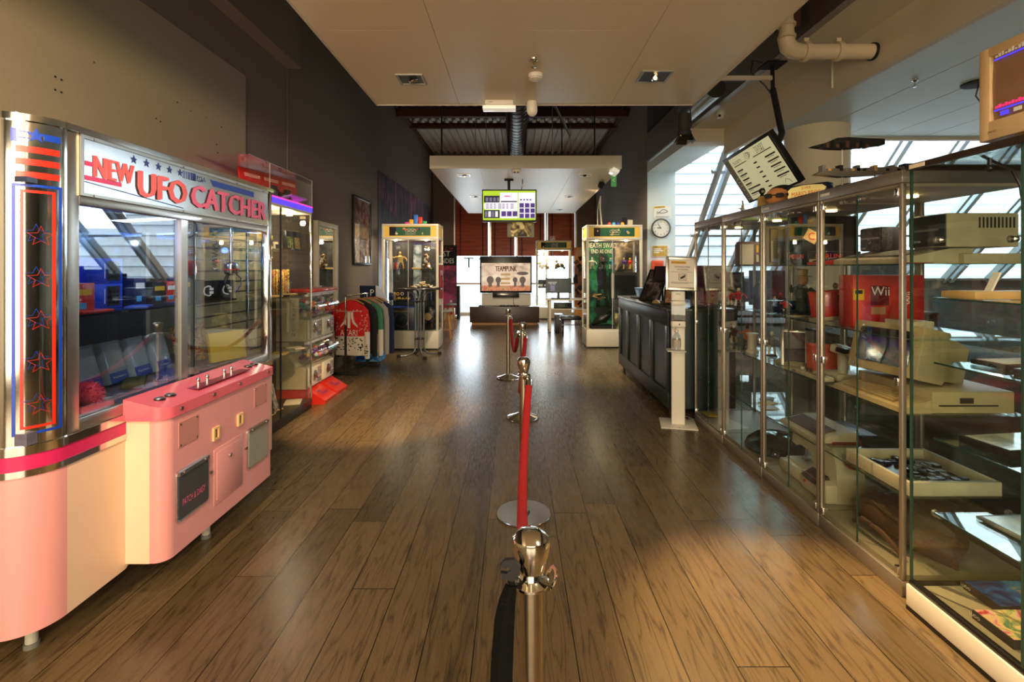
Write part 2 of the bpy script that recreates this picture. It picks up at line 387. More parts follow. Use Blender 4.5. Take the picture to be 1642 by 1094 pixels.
# sloping rafters of the glazing (45 degrees), each pair with its glass
raf_m = M('rafter_paint', (206, 218, 228), .45)
b = B(); c45 = Vector((0, -1, 1)).normalized()
for k in range(11):
    x = 3.22 + k * .86
    for dx, w in ((0, .05), (.13, .07)):
        p0 = Vector((x + dx, 9.62, 1.33)); L = 5.6
        n45 = Vector((0, -1, -1)).normalized()
        R = [[p + XA * a + n45 * d for a, d in ((0, 0), (w, 0), (w, .11), (0, .11))] for p in (p0, p0 + c45 * L)]
        b.rings(R, raf_m)
for t in (1.15, 2.5, 3.9):
    p = Vector((3.15, 9.62, 1.33)) + c45 * t
    b.rings([[p + XA * e + c45 * s_ + n45 * d for s_, d in ((0, 0), (.05, 0), (.05, .06), (0, .06))] for e in (0, 9)], raf_m)
w1 = struct('window_1', b)
p = Vector((3.15, 9.66, 1.36))
b = B().add([p, p + XA * 8.85, p + XA * 8.85 + c45 * 5.6, p + c45 * 5.6, *[q + Vector((0, .006, .006)) for q in (p, p + XA * 8.85, p + XA * 8.85 + c45 * 5.6, p + c45 * 5.6)]],
            [(0, 1, 2, 3), (7, 6, 5, 4)], G_clear, False)
g = b.ob('pane', w1)
struct('wall_bay_upper', B().box(3.15, 12, 5.5, 5.62, 3.3, 5.6, bay_m))
# neighbour building seen through the glazing: white louvred cladding
lv = M('white_louvre', (236, 240, 244), .6)
b = B().box(2.0, 26, 17.0, 17.4, -1, 9, lv)
for k in range(26): b.rbox((14, 16.97, -.2 + k * .36), (24, .1, .03), (-.5, 0, 0), M('grey_louvre', (206, 214, 220), .6))
b.box(2.0, 26, 9.8, 17, -.3, -.2, lv); struct('trim_outside', b)  # the flat slab is pale ground, added to bounce light upward
# far wall with the blinds and the low window strip
b = B().box(-3.0, -2.03, 15.95, 16.2, 0, 5.5, wall_m).box(2.0, 3.15, 15.95, 16.2, 0, 5.5, wall_m).box(-2.03, 2.0, 16.0, 16.2, 4.6, 5.5, wall_m)
struct('wall_far', b)
b = B()
for x in (-2.03, -.86, .0, .98, 1.94): b.box(x, x + .06, 15.94, 16.06, 0, 4.6, alu_m)
b.box(-2.03, 2.0, 15.94, 16.06, 0, .09, alu_m).box(-2.03, 2.0, 15.96, 16.04, 1.0, 1.06, alud_m)
w2 = struct('window_2', b); B().box(-2.03, 2.0, 16.06, 16.07, .05, 4.6, G_clear).ob('pane', w2)
B().text('T', (-1.55, 16.055, 1.72), XA, ZA, .34, M('teal_film', (60, 130, 140), .5), w=.34).text('2', (-1.1, 16.055, 1.72), XA, ZA, .34, MATS['teal_film'], w=.25).ob('window_lettering', w2)
struct('trim_outside_far', B().box(-9, 9, 22, 22.3, -1, .3, M('pale_far_ground', (220, 226, 230), .7)).box(-9, 9, 16.3, 22, -.2, -.1, M('pale_paving', (150, 150, 146), .7)))
# metal roof deck
b = B(); n = 26; x0, x1 = XL, XR; st = (x1 - x0) / n
prof = []
for k in range(n):
    a = x0 + k * st; prof += [(a, 0), (a + st * .42, 0), (a + st * .5, .075), (a + st * .92, .075)]
prof.append((x1, 0))
V = [Vector((u, y, 5.3 + h)) for y in (-4.1, 16.1) for u, h in prof]; k = len(prof)
b.add(V, [(i, i + 1, i + 1 + k, i + k) for i in range(k - 1)], deck_m, False); b.box(XL, XR, -4.1, 16.1, 5.42, 5.5, dark_m)
struct('ceiling', b, solid=-1)
b = B()
def ibeam(b, p0, p1, h, w, m):
    p0, p1 = Vector(p0), Vector(p1); t = (p1 - p0).normalized(); s_ = t.cross(ZA).normalized()
    for zz, ww, hh in ((0, w, .012), (h, w, .012), (h / 2, .01, h)):
        R = [[q + s_ * a + ZA * (zz + c) for a, c in ((-ww / 2, -hh / 2), (ww / 2, -hh / 2), (ww / 2, hh / 2), (-ww / 2, hh / 2))] for q in (p0, p1)]
        b.rings(R, m)
ibeam(b, (XL, 11.3, 5.05), (XR, 11.3, 5.05), .22, .14, rust_m); tag(b.ob('steel_beam'), 'nearer rust-red steel beam crossing below the metal roof deck', 'beam', 'roof beams')
b = B(); ibeam(b, (XL, 12.6, 5.16), (XR, 12.6, 5.16), .12, .1, rust_m); tag(b.ob('steel_beam'), 'farther thinner rust-red steel beam crossing below the metal roof deck', 'beam', 'roof beams')
for i, (x, lab) in enumerate(((XL + .05, 'slim rust-red steel angle running along the left wall under the roof deck'), (XR - .05, 'slim rust-red steel angle running along the right wall under the roof deck'))):
    tag(B().box(x - .03, x + .03, 5, 16, 5.2, 5.28, rust_m).ob('steel_angle'), lab, 'beam', 'wall angles')
tag(B().box(XR - .24, XR - .08, 4.3, 4.44, 3.68, 5.3, rust_m).ob('steel_column'), 'rust-red steel column in the gap beside the upper ceiling panel', 'column')
# hung ceiling panels
def panel(nm, x0, x1, y0, y1, z0, z1, seams, cross):
    b = B(); xs = [x0] + seams + [x1]; ys = [y0] + cross + [y1]
    for i in range(len(xs) - 1):
        for j in range(len(ys) - 1): b.box(xs[i] + .0015, xs[i + 1] - .0015, ys[j] + .0015, ys[j + 1] - .0015, z0, z0 + .02, ceil_m)
    b.box(x0, x1, y0, y1, z0 + .021, z0 + .03, blackr_m)
    for a in ((x0 - .012, x0, y0, y1), (x1, x1 + .012, y0, y1), (x0 - .012, x1 + .012, y1, y1 + .012), (x0 - .012, x1 + .012, y0 - .012, y0)): b.box(*a, z0 - .004, z1, ceil2_m)
    return struct(nm, b)
panel('ceiling_panel_near', -1.15, 1.47, -4.05, 4.05, 2.9, 3.02, [-.47, .79], [-2.0, .4, 2.78])
panel('ceiling_panel_far', -1.16, 1.43, 6.63, 12.05, 2.9, 3.07, [-.5, .8], [])

# spiral duct
b = B()
b.cyl((.02, 3.0, 4.5), (.02, 15.72, 4.5), .215, duct_m, 24)
y = 3.0
while y < 15.65: b.lathe([(.215, -.012), (.223, 0), (.215, .012)], (.02, y, 4.5), duct_m, 24, axis=(0, 1, 0)); y += .22
tag(b.ob('spiral_duct'), 'round spiral-seamed ventilation duct under the metal roof deck', 'duct')
tag(B().cyl((.0, 7.6, 5.31), (1.05, 9.4, 4.1), .025, alud_m).ob('brace_pipe'), 'slanting grey strut crossing beneath the roof deck right of the duct', 'strut')
for i, (x, y) in enumerate([(-1.05, 6.9), (-.95, 11.5), (-.1, 7.4), (.55, 7.3), (1.2, 7.4), (1.3, 11.6), (.9, 9.5), (-.55, 9.0)]):
    tag(B().cyl((x, y, 3.0), (x, y, 5.3), .006 if i % 2 else .012, alud_m if i % 2 else blackr_m, 6).box(x - .03, x + .03, y - .02, y + .02, 3.02, 3.07, alud_m).ob('hanger_rod'),
        ('thin' if i % 2 else 'thicker') + ' suspension rod above the far ceiling panel, ' + ['front left corner', 'rear left corner', 'front, left of the duct', 'front, right of the duct', 'front right corner', 'rear right corner', 'middle right', 'middle left'][i], 'rod', 'ceiling panel hanger rods')
for i, (y, lab) in enumerate(((1.9, 'nearer'), (5.2, 'farther'))): pass
tag(B().cyl((2.3, 5.6, 3.62), (2.3, 6.6, 3.62), .12, duct_m, 20).cyl((2.3, 6.1, 3.7), (2.3, 6.1, 5.3), .008, alud_m, 6).ob('service_duct'), 'small round metal duct in the gap right of the upper ceiling panel', 'duct')
tag(B().box(1.6, 2.56, 4.85, 4.88, 3.42, 3.46, cream_m).ob('cross_rail'), 'short cream rail bridging the gap beside the upper ceiling panel', 'rail')

# ceiling fittings
def downlight(x, y, lab, on=False, grp=None, s=.075, lean=(.3, .2)):
    t = thing('recessed_spotlight', lab, 'ceiling light', (x, y, 2.9), grp)
    fr = B(); w = s * 1.35
    for a in ((-w, w, -w, -w + .015), (-w, w, w - .015, w), (-w, -w + .015, -w, w), (w - .015, w, -w, w)): fr.box(x + a[0], x + a[1], y + a[2], y + a[3], 2.893, 2.9005, alu_m)
    fr.ob('frame', t)
    B().box(x - w + .015, x + w - .015, y - w + .015, y + w - .015, 2.8965, 2.899, black_m).ob('housing', t)
    b = B(); b.lathe([(.0, .002), (.024, .006), (.032, .012), (.034, .008), (.026, -.004), (.0, .0)], (x + .01, y, 2.896), chrome_m, 16, axis=(lean[0], lean[1], -1)); b.ob('reflector', t)
    B().ball((x + lean[0] * .02, y + lean[1] * .02, 2.884), .012, lumw_m if on else G_clear, 10).ob('bulb', t)
    return t
downlight(pt(660, 127, Z=2.9).x, 3.5, 'square recessed spotlight at left of the near ceiling panel, unlit', s=.07)
downlight(.98, 3.45, 'square recessed spotlight at right of the near ceiling panel, glowing', True, s=.08, lean=(.4, -.4))
for px, py, lab, on in ((744, 281, 'front left recessed spotlight of the far ceiling panel, bright', True), (937, 281, 'front right recessed spotlight of the far ceiling panel', False),
                        (762, 315, 'middle left recessed spotlight of the far ceiling panel', False), (912, 315, 'middle right recessed spotlight of the far ceiling panel', False),
                        (897, 336, 'small rearmost right recessed spotlight of the far ceiling panel', False)):
    p = pt(px, py, Z=2.9); downlight(p.x, p.y, lab, on, s=.07)
p = pt(859, 124, Z=2.88); t = thing('smoke_detector', 'round white smoke detector on the near ceiling panel', 'smoke detector', (p.x, p.y, 2.9))
B().lathe([(.052, 0), (.052, -.02), (.045, -.035), (.02, -.045), (.0, -.046)], (p.x, p.y, 2.9), white_m).ob('cover', t)
B().lathe([(.046, -.022), (.049, -.024), (.049, -.028), (.04, -.03)], (p.x, p.y, 2.899), grey_m).ob('vent_ring', t)
def sprinkler(p, lab, drop=.05):
    t = thing('sprinkler', lab, 'sprinkler', p)
    B().lathe([(.03, 0), (.028, -.006), (.01, -.008), (.008, -.02)], p, chrome_m, 16).ob('escutcheon', t)
    b = B(); b.cyl(p + ZA * -.008, p + ZA * -drop, .006, chrome_m, 8).lathe([(.018, 0), (.018, -.003), (.0, -.004)], p + ZA * -drop, chrome_m, 12); b.ob('deflector', t)
sprinkler(Vector((pt(856, 95, Z=2.9).x, pt(856, 95, Z=2.9).y, 2.9)), 'small chrome fire sprinkler on the near ceiling panel')
q = pt(1467, 128, Z=3.23); sprinkler(q, 'small chrome fire sprinkler on the pale blue bay ceiling', .06)
p = pt(853, 160, Y=4.0); t = thing('dome_camera', 'small white rounded sensor hanging at the edge of the near ceiling panel', 'sensor', (p.x, 4.0, 2.9))
B().lathe([(.04, 0), (.044, -.03), (.044, -.075), (.036, -.1), (.018, -.115), (0, -.118)], (p.x, 3.98, 2.9), white_m).ob('body', t)
t = thing('emergency_light', 'white emergency light box at the edge of the near ceiling panel', 'emergency light', (-.13, 4.0, 2.9))
B().box(-.25, -.02, 3.93, 4.0, 2.865, 2.9, white_m, .004).text('READY', (-.2, 3.93, 2.884), XA, ZA, .008, ink_m).ob('housing', t)
B().box(-.27, -.0, 3.95, 4.04, 2.835, 2.865, mat('frosted_diffuser', (240, 232, 214), .3, emit=.5), .006).ob('diffuser', t)
p = pt(828, 275, Y=6.75); t = thing('smoke_detector', 'round white two-eyed detector at the front of the far ceiling panel', 'smoke detector', (p.x, p.y, 2.9))
B().lathe([(.07, 0), (.07, -.02), (.05, -.05), (.0, -.055)], (p.x, p.y, 2.9), white_m).ob('cover', t)
for dx in (-.02, .02): B().ball((p.x + dx, p.y - .05, 2.86), .012, black_m, 8).ob('eye', t)
t = thing('exit_sign', 'green exit pictogram sign with lit box at the right corner of the far ceiling panel', 'exit sign', (1.33, 6.7, 2.9))
B().rbox((1.35, 6.68, 2.86), (.1, .26, .05), (0, .5, 0), mat('frosted_diffuser', (240, 232, 214)), .005).ob('light_box', t)
p = pt(984, 288, Y=6.8); B().box(p.x - .005 - .03, p.x + .04, 6.8, 6.815, 2.68, 2.85, M('exit_green', (70, 150, 80), .4, emit=.3)).text('<', (p.x, 6.8, 2.77), XA, ZA, .05, whiteink_m, w=.03).ob('sign_plate', t)
# stage spot hanging at the panel's right corner
t = thing('stage_spotlight', 'black stage spotlight with barn doors hanging at the ceiling panel corner', 'spotlight', (1.42, 4.1, 2.9))
B().tube([(1.37, 4.1, 2.89), (1.365, 4.1, 2.74), (1.38, 4.1, 2.7)], .006, blackr_m, 6).tube([(1.47, 4.1, 2.89), (1.48, 4.1, 2.74), (1.46, 4.1, 2.7)], .006, blackr_m, 6).box(1.36, 1.48, 4.09, 4.11, 2.885, 2.9, blackr_m).ob('yoke', t)
B().lathe([(.0, .12), (.045, .12), (.05, .1), (.05, -.02), (.058, -.03), (.058, -.06), (.05, -.06), (.0, -.04)], (1.42, 4.1, 2.72), blackr_m, 20, axis=(-.05, -.1, 1)).ob('housing', t)
for k, (dx, dy, rx, ry) in enumerate(((-.06, 0, 0, .5), (.06, 0, 0, -.5), (0, -.06, -.5, 0), (0, .06, .5, 0))):
    B().rbox((1.425 + dx, 4.11 + dy, 2.635), (.004 if dx else .09, .004 if dy else .09, .075), (rx, ry, 0), black_m).ob('barn_door', t)
B().lathe([(.0, 0), (.04, 0), (.036, .01), (0, .012)], (1.425, 4.105, 2.665), mat('gold_lens', (255, 190, 70), .2, .6, emit=.6), 16).ob('lens', t)
t = thing('ceiling_camera', 'small white security camera under the cream beam, left of the hung menu screen', 'camera', (2.55, 6.1, 3.5))
p = pt(1155, 184, Y=6.3); B().lathe([(.05, .05), (.055, 0), (.04, -.04), (.0, -.05)], p, white_m, 16).ob('dome', t); B().ball(p + Vector((-.02, -.03, -.02)), .02, black_m, 8).ob('lens', t)
# cream waste pipe
t = thing('waste_pipe', 'thick cream plastic pipe with elbow running across under the cream soffit', 'pipe', (2.7, 4.2, 3.41))
b = B().cyl((2.42, 4.2, 3.41), (3.1, 4.2, 3.41), .064, pvc_m, 24)
b.tube([(2.46, 4.2, 3.41), (2.39, 4.19, 3.415), (2.335, 4.17, 3.44), (2.305, 4.15, 3.49), (2.3, 4.13, 3.56), (2.3, 4.13, 3.72)], [.066, .07, .07, .066, .058, .05], pvc_m, 20); b.ob('pipe', t)
for x in (2.5, 2.78): B().lathe([(.066, -.022), (.082, -.02), (.082, .02), (.066, .022)], (x, 4.2, 3.41), pvc_m, 20, axis=(1, 0, 0)).box(x - .02, x + .02, 4.18, 4.22, 3.47, 3.52, pvc_m).ob('bracket', t)
B().lathe([(.064, -.01), (.074, -.01), (.074, .012), (.064, .012)], (3.08, 4.2, 3.41), blackr_m, 20, axis=(1, 0, 0)).ob('gasket', t)
for z in (3.5, 3.6): B().lathe([(.056, -.012), (.072, -.01), (.072, .01), (.056, .012)], (2.3, 4.13, z), pvc_m, 20).ob('collar', t)
# round column of the bay
b = B().lathe([(.33, 0), (.33, 3.05), (.35, 3.05), (.35, 3.23)], (3.68, 5.95, 0), cream_m, 40); struct('column', b)
tag(b and B().lathe([(.13, 0), (.13, -.012), (.1, -.015), (.0, -.016)], (pt(1570, 133, Z=3.23).x, pt(1570, 133, Z=3.23).y, 3.23), blackr_m, 24).tube([(pt(1570, 133, Z=3.23)) + v for v in (Vector((0, 0, 0)), Vector((-.03, 0, -.12)), Vector((.03, 0, -.2)), Vector((.1, 0, -.2)))], .006, black_m, 6).ob('cable_hole'),
    'black round hole with dangling cable in the bay ceiling behind the old monitor', 'cable hole')
# ================================================================ LEFT SIDE
# ---- crane machine
CM = thing('crane_machine', 'pink and chrome arcade claw crane machine with NEW UFO CATCHER sign', 'arcade machine', (-2.25, 2.65, 0))
XF = -1.78
def outline(off=0):
    return [(-2.72, 1.78 - off), (-1.93, 1.78 - off)] + arc(-1.93, 1.93, .15 + off, -PI / 2, 0, 12)[1:] + [(XF + off, 3.55 + off * 0), (-2.72, 3.55)]
def pris(b, off, z0, z1, m): return b.prism(outline(off), (0, 0, z0), XA, YA, z1 - z0, m)
b = B(); P = [(-2.72, 1.78), (-1.93, 1.78)] + arc(-1.93, 1.93, .15, -PI / 2, 0, 14)[1:] + [(-2.72, 1.93)]
R = [[Vector((x, y, z)) for x, y in P] for z in (.167, .76)]; b.rings(R, pink_m); b.ob('base_corner', CM)
b = B().prism([(1.931, .167), (2.22, .167), (2.3, .22), (3.55, .22), (3.55, .76), (1.931, .76)], (XF - .93, 0, 0), YA, ZA, .93, pinkc_m); b.ob('base_panel', CM)
pris(B(), .006, .76, .785, chrome_m).ob('lower_trim', CM)
pris(B(), .003, .785, .842, mag_m).ob('stripe', CM)
pris(B(), .008, .842, .875, chrome_m).ob('upper_trim', CM)
pris(B(), .012, 2.09, 2.115, chrome_m).ob('top_rail', CM)
# chrome corner column with its printed stripes
def curved(b, r, a0, a1, z0, z1, m, n=14, t=.004):
    R = []
    for i in range(n + 1):
        a = a0 + (a1 - a0) * i / n; c, s_ = math.cos(a), math.sin(a)
        R.append([Vector((-1.93 + q * c, 1.93 + q * s_, z)) for q, z in ((r, z0), (r, z1), (r - t, z1), (r - t, z0))])
    return b.rings(R, m)
b = B(); curved(b, .15, -PI / 2, 0, .875, 2.09, chrome_m, 24, .02); b.box(-2.0, -1.93, 1.78, 1.8, .875, 2.09, chrome_m); cc = b.ob('corner_column', CM)
b = B(); D = math.radians
for z in (1.985, 1.938, 1.89): curved(b, .1515, D(-59), D(-11), z - .012, z + .012, red_m, 12)
b.ob('red_stripes', cc)
b = B()
for r0, m_, ins in ((.1512, M('blue_ink', (22, 60, 170), .3), 0), (.1514, red_m, .022)):
    a0, a1 = D(-63) + ins / .15, D(-8) - ins / .15; z0, z1 = .915 + ins, 1.855 - ins; w = .01
    curved(b, r0, a0, a1, z0, z0 + w, m_); curved(b, r0, a0, a1, z1 - w, z1, m_); curved(b, r0, a0, a0 + w / .15, z0, z1, m_, 2); curved(b, r0, a1 - w / .15, a1, z0, z1, m_, 2)
b.ob('panel_outline', cc)
b = B()
def starc(zc, rad, m_, ang=-45, hollow=True, r=.1516):
    b = B()
    pts = star(rad); k = len(pts)
    def onc(u, v): a = D(ang) + u / .15; return Vector((-1.93 + r * math.cos(a), 1.93 + r * math.sin(a), zc + v))
    if hollow:
        q = [onc(u, v) for u, v in pts] + [onc(u * .93, v * .93) for u, v in pts]
        b.add(q, [(i, (i + 1) % k, (i + 1) % k + k, i + k) for i in range(k)], m_, False)
    else: b.add([onc(0, 0)] + [onc(u, v) for u, v in pts], [(0, i + 1, (i + 1) % k + 1) for i in range(k)], m_, False)
    b.ob('star', cc, solid=-1)
for zc in (1.66, 1.5, 1.34, 1.18, 1.02): starc(zc, .04, red_m, -33); starc(zc + .01, .038, MATS['blue_ink'], -38)
starc(2.04, .03, MATS['blue_ink'], -38, False)
curved(b, .1514, D(-30), D(-10), 2.025, 2.05, MATS['blue_ink']); curved(b, .1514, D(-64), D(-58), 2.01, 2.06, MATS['blue_ink'])
curved(b, .1514, D(-58), D(-44), 2.048, 2.052, MATS['blue_ink']); curved(b, .1514, D(-58), D(-44), 2.025, 2.029, MATS['blue_ink'])
b.ob('blue_print', cc)
B().box(-2.7, -2.0, 1.785, 1.8, .875, 2.09, M('brass_tinted_panel', (196, 164, 104), .3, .7)).ob('side_panel', CM)
# frame of the glass front
b = B()
b.box(-1.83, XF, 1.93, 1.985, .875, 2.09, alu_m, .004).box(-1.83, XF, 3.49, 3.55, .875, 2.09, chrome_m, .004)
b.box(-1.83, XF, 1.985, 3.49, .875, .925, alu_m, .004).box(-1.83, XF, 1.985, 3.49, 1.8, 1.838, alu_m, .004)
b.box(-2.72, -1.83, 3.5, 3.55, .875, .92, chrome_m).box(-2.72, -1.83, 3.5, 3.55, 1.8, 2.09, alu_m).box(-2.72, -2.67, 3.5, 3.55, .9, 2.09, alu_m)
b.ob('window_frame', CM)
B().box(-1.825, -1.79, 2.605, 2.655, .925, 1.8, alu_m).box(-1.815, -1.8, 2.715, 2.727, .925, 1.8, black_m).box(-1.81, -1.785, 2.7, 2.74, .95, .985, steel_m).ob('sliding_door_stile', CM)
B().box(-1.806, -1.8, 1.985, 3.49, .925, 1.8, G_mach).ob('front_glass', CM)
B().box(-2.67, -1.83, 3.522, 3.528, .92, 1.8, G_mach).ob('end_glass', CM)
# marquee
b = B(); sil = M('silver_mirror_film', (206, 210, 212), .16, .9)
b.box(-1.8, -1.779, 1.985, 3.49, 1.838, 2.09, sil); mq = b.ob('marquee', CM)
b = B(); b.box(-1.782, -1.774, 1.985, 3.49, 2.075, 2.09, alu_m).box(-1.782, -1.774, 1.985, 3.49, 1.838, 1.85, alu_m).box(-1.782, -1.774, 1.985, 2.0, 1.838, 2.09, alu_m)
for y in (2.05, 2.6, 3.1, 3.42):
    for z in (2.08, 1.845): b.cyl((-1.774, y, z), (-1.77, y, z), .006, steel_m, 8)
b.ob('marquee_frame', mq)
coral = M('coral_letters', (240, 100, 100), .3); pinkl = M('pink_letters', (244, 104, 150), .3); navyl = M('navy_letters', (26, 44, 120), .35)
xm = -1.7785
b = B()
LY = [0.0]
def mt(s_, y0, y1, z0, z1, m_):
    LY[0] += .00035; b.text(s_, (xm + LY[0], (y0 + y1) / 2, (z0 + z1) / 2), YA, ZA, z1 - z0, m_, w=y1 - y0, depth=.0015)
mt('NEW', 2.045, 2.255, 1.925, 2.015, coral); mt('UFO', 2.29, 2.62, 1.88, 2.0, coral); mt('CATCHER', 2.665, 3.45, 1.88, 2.0, pinkl)
for o in (.005, .01):  # heavier strokes
    mt('NEW', 2.045 + o, 2.255 + o, 1.925, 2.015, coral); mt('UFO', 2.29 + o, 2.62 + o, 1.883, 2.003, coral); mt('CATCHER', 2.665 + o, 3.45 + o, 1.883, 2.003, pinkl)
    mt('UFO', 2.29 - o, 2.62 - o, 1.877, 1.997, coral); mt('CATCHER', 2.665 - o, 3.45 - o, 1.877, 1.997, pinkl)
mt('SEGA', 2.68, 2.78, 2.025, 2.055, navyl)
for k in range(5): b.prism(star(.021), (xm, 2.265 + k * .078, 2.045), YA, ZA, .0015, navyl)
for k, w in enumerate((.002, .003, .005, .008, .013, .02)): b.box(xm, xm + .0015, 2.6 + k * .012 - w / 2 + k * k * .0012, 2.6 + k * .012 + w / 2 + k * k * .0012, 2.022, 2.062, navyl)
b.prism([(2.83, 2.055), (3.3, 2.055), (3.3, 2.02), (2.86, 2.02)], (xm, 0, 0), YA, ZA, .0012, MATS['blue_ink'])
for z in (1.975, 1.915): b.box(xm, xm + .001, 2.0, 2.045 + (z < 1.95) * .15, z - .01, z + .01, mag_m)
b.prism([(2.0, 1.90), (2.6, 1.862), (2.6, 1.858), (2.0, 1.896)], (xm, 0, 0), YA, ZA, .001, navyl)
b.ob('marquee_lettering', mq)
# inside
dblue = M('dark_blue_interior', (34, 44, 70), .3); mir = M('tinted_mirror', (120, 140, 170), .05, 1)
B().box(-2.72, -2.66, 1.8, 3.5, .875, 2.09, dblue).box(-2.66, -2.655, 2.0, 3.45, 1.4, 1.85, mir).ob('back_panel', CM)
B().box(-2.66, -1.81, 1.8, 3.5, .88, .925, M('prize_deck', (96, 92, 110), .3, var=.5, scale=30)).ob('prize_deck', CM)
B().box(-2.66, -1.81, 1.8, 3.5, 1.86, 1.88, dblue).ob('inner_ceiling', CM)
B().box(-2.6, -1.95, 1.9, 3.4, 1.318, 1.33, M('smoked_shelf', (20, 30, 46), .08)).ob('shelf', CM)
B().box(-1.86, -1.84, 1.95, 3.45, 1.835, 1.85, mat('blue_led', (120, 170, 255), .4, emit=9)).ob('light_strip', CM)
lamp('machine_strip_light', 'AREA', (-2.1, 2.7, 1.84), (-2.15, 2.7, 1), 10, (.62, .76, 1.0), .12, 1.4)
lamp('machine_blue_light', 'POINT', (-2.35, 2.1, 1.72), (0, 0, 0), 5, (.25, .4, 1.0), .03)
b = B().cyl((-1.93, 3.3, 1.84), (-1.93, 3.3, 1.56), .012, chrome_m, 10); b.ob('claw_rod', CM)
b = B().lathe([(.02, .05), (.045, .04), (.05, 0), (.04, -.03), (.02, -.04)], (-1.93, 3.3, 1.53), chrome_m, 16); b.lathe([(.051, .004), (.051, -.004), (.046, -.004)], (-1.93, 3.3, 1.53), red_m, 16)
for k in range(3):
    a = k * 2.1 + .4; c, s_ = math.cos(a), math.sin(a)
    b.tube([(-1.93 + c * q, 3.3 + s_ * q, 1.5 - d) for q, d in ((.03, 0), (.06, .03), (.055, .08), (.02, .13))], .006, chrome_m, 6)
b.ob('claw', CM)
b = B(); P = [Vector((-1.99 + .014 * math.cos(k * .9), 3.22 + .014 * math.sin(k * .9), 1.8 - k * .0035)) for k in range(80)]; b.tube(P, .003, steel_m, 5); b.ob('coiled_cable', CM)
# console
b = B(); CO = [(XF, 2.22), (-1.66, 2.22)] + arc(-1.66, 2.28, .06, -PI / 2, 0, 8)[1:] + [(-1.6, 3.17), (XF, 3.17)]
b.rings([[Vector((x, y, z)) for x, y in CO] for z in (.19, .2, .85)], pink_m); b.box(XF, -1.67, 2.218, 2.222, .19, .85, pinkc_m); con = b.ob('console', CM)
b = B(); CP = [(XF, 2.205), (-1.66, 2.205)] + arc(-1.66, 2.275, .07, -PI / 2, 0, 8)[1:] + [(-1.588, 3.18), (XF, 3.18)]
b.rings([[Vector((x, y, z + (0 if z < .9 else (-(x + 1.68) * .25)))) for x, y in CP] for z in (.845, .905, .918)], rose_m); cap = b.ob('console_cap', CM)
b = B()
for y in (2.3, 2.37, 3.06, 3.13): b.lathe([(.022, 0), (.022, .008), (.017, .01), (.0, .012)], (-1.685, y, .919), steel_m, 20).lathe([(.026, 0), (.026, .004), (.022, .004)], (-1.685, y, .919), black_m, 20)
b.ob('push_buttons', cap)
b = B()
for y in (2.59, 2.665, 2.82, 2.89): b.cyl((-1.69, y, .918), (-1.69, y, .94), .008, chrome_m, 8).ball((-1.69, y, .945), .011, chrome_m, 10)
b.ob('control_knobs', cap)
B().box(-1.765, -1.63, 2.5, 2.98, .917, .921, M('printed_control_overlay', (120, 30, 60), .3, var=.5, scale=20)).ob('control_overlay', cap)
b = B()
for y in (2.31, 2.56, 2.8, 3.12): b.cyl((-1.59, y, .875), (-1.582, y, .875), .009, steel_m, 10)
b.ob('cap_screws', cap)
frost = M('frosted_prize_flap', (150, 148, 140), .15, var=.1)
for i, y in enumerate((2.285, 2.889)):
    b = B(); w = .24; z0, z1 = .336, .577
    b.prism([(u + y + w / 2, v + (z0 + z1) / 2) for u, v in rrect(w, z1 - z0, .02)], (-1.6, 0, 0), YA, ZA, .008, chrome_m); f = b.ob('prize_hatch', CM)
    b = B().prism([(u + y + w / 2, v + (z0 + z1) / 2 - .004) for u, v in rrect(w - .02, z1 - z0 - .026, .015)], (-1.592, 0, 0), YA, ZA, .003, M('dark_prize_flap', (66, 66, 66), .15) if i == 0 else frost); b.ob('flap', f)
    b = B().box(-1.592, -1.582, y + .01, y + w - .01, z1 - .022, z1 - .004, steel_m)
    for q in (y + .04, y + w - .04): b.cyl((-1.582, q, z1 - .012), (-1.578, q, z1 - .012), .006, steel_m, 8)
    if i == 0: b.text('PATCH & DAISY', (-1.589, y + w / 2, .42), YA, ZA, .032, pinkl, w=.17, depth=.0005)
    b.ob('hinge_bar', f)
b = B().box(-1.602, -1.597, 2.575, 2.845, .275, .575, pink_m, .002).box(-1.598, -1.594, 2.597, 2.822, .3, .552, pink_m, .002); dr = b.ob('cash_door', CM)
B().cyl((-1.594, 2.71, .5), (-1.584, 2.71, .5), .011, chrome_m, 12).ob('lock', dr)
for y, z in ((2.59, .66), (2.817, .664)):
    b = B()
    for a in ((-.026, .026, .024, .034), (-.026, .026, -.034, -.024), (-.026, -.014, -.034, .034), (.014, .026, -.034, .034)): b.box(-1.6, -1.59, y + a[0], y + a[1], z + a[2], z + a[3], M('cream_bezel', (236, 196, 140), .4))
    b.box(-1.6, -1.597, y - .014, y + .014, z - .024, z + .024, M('dark_amber', (110, 50, 20), .3)); b.ob('coin_slot', CM)
for y in (2.377, 3.045):
    b = B().box(-1.6, -1.597, y - .07, y + .07, .685, .805, M('pink_metal_plate', (214, 146, 138), .35, .2))
    for u in (-.06, .06):
        for v in (.695, .795): b.cyl((-1.597, y + u, v), (-1.594, y + u, v), .005, steel_m, 8)
    b.ob('cover_plate', CM)
B().cyl((-1.6, 2.55, .47), (-1.59, 2.55, .47), .007, steel_m, 8).cyl((-1.6, 2.88, .47), (-1.59, 2.88, .47), .006, rust_m, 8).ob('side_bolts', CM)
for x, y in ((-1.97, 1.98), (-1.77, 2.78), (-2.6, 1.95), (-2.6, 3.4), (-1.9, 3.4)):
    B().cyl((x, y, .02), (x, y, .23), .021, M('grey_white_foot', (196, 196, 180), .5), 14).cyl((x, y, 0), (x, y, .02), .026, grey_m, 14).ob('levelling_foot', CM)

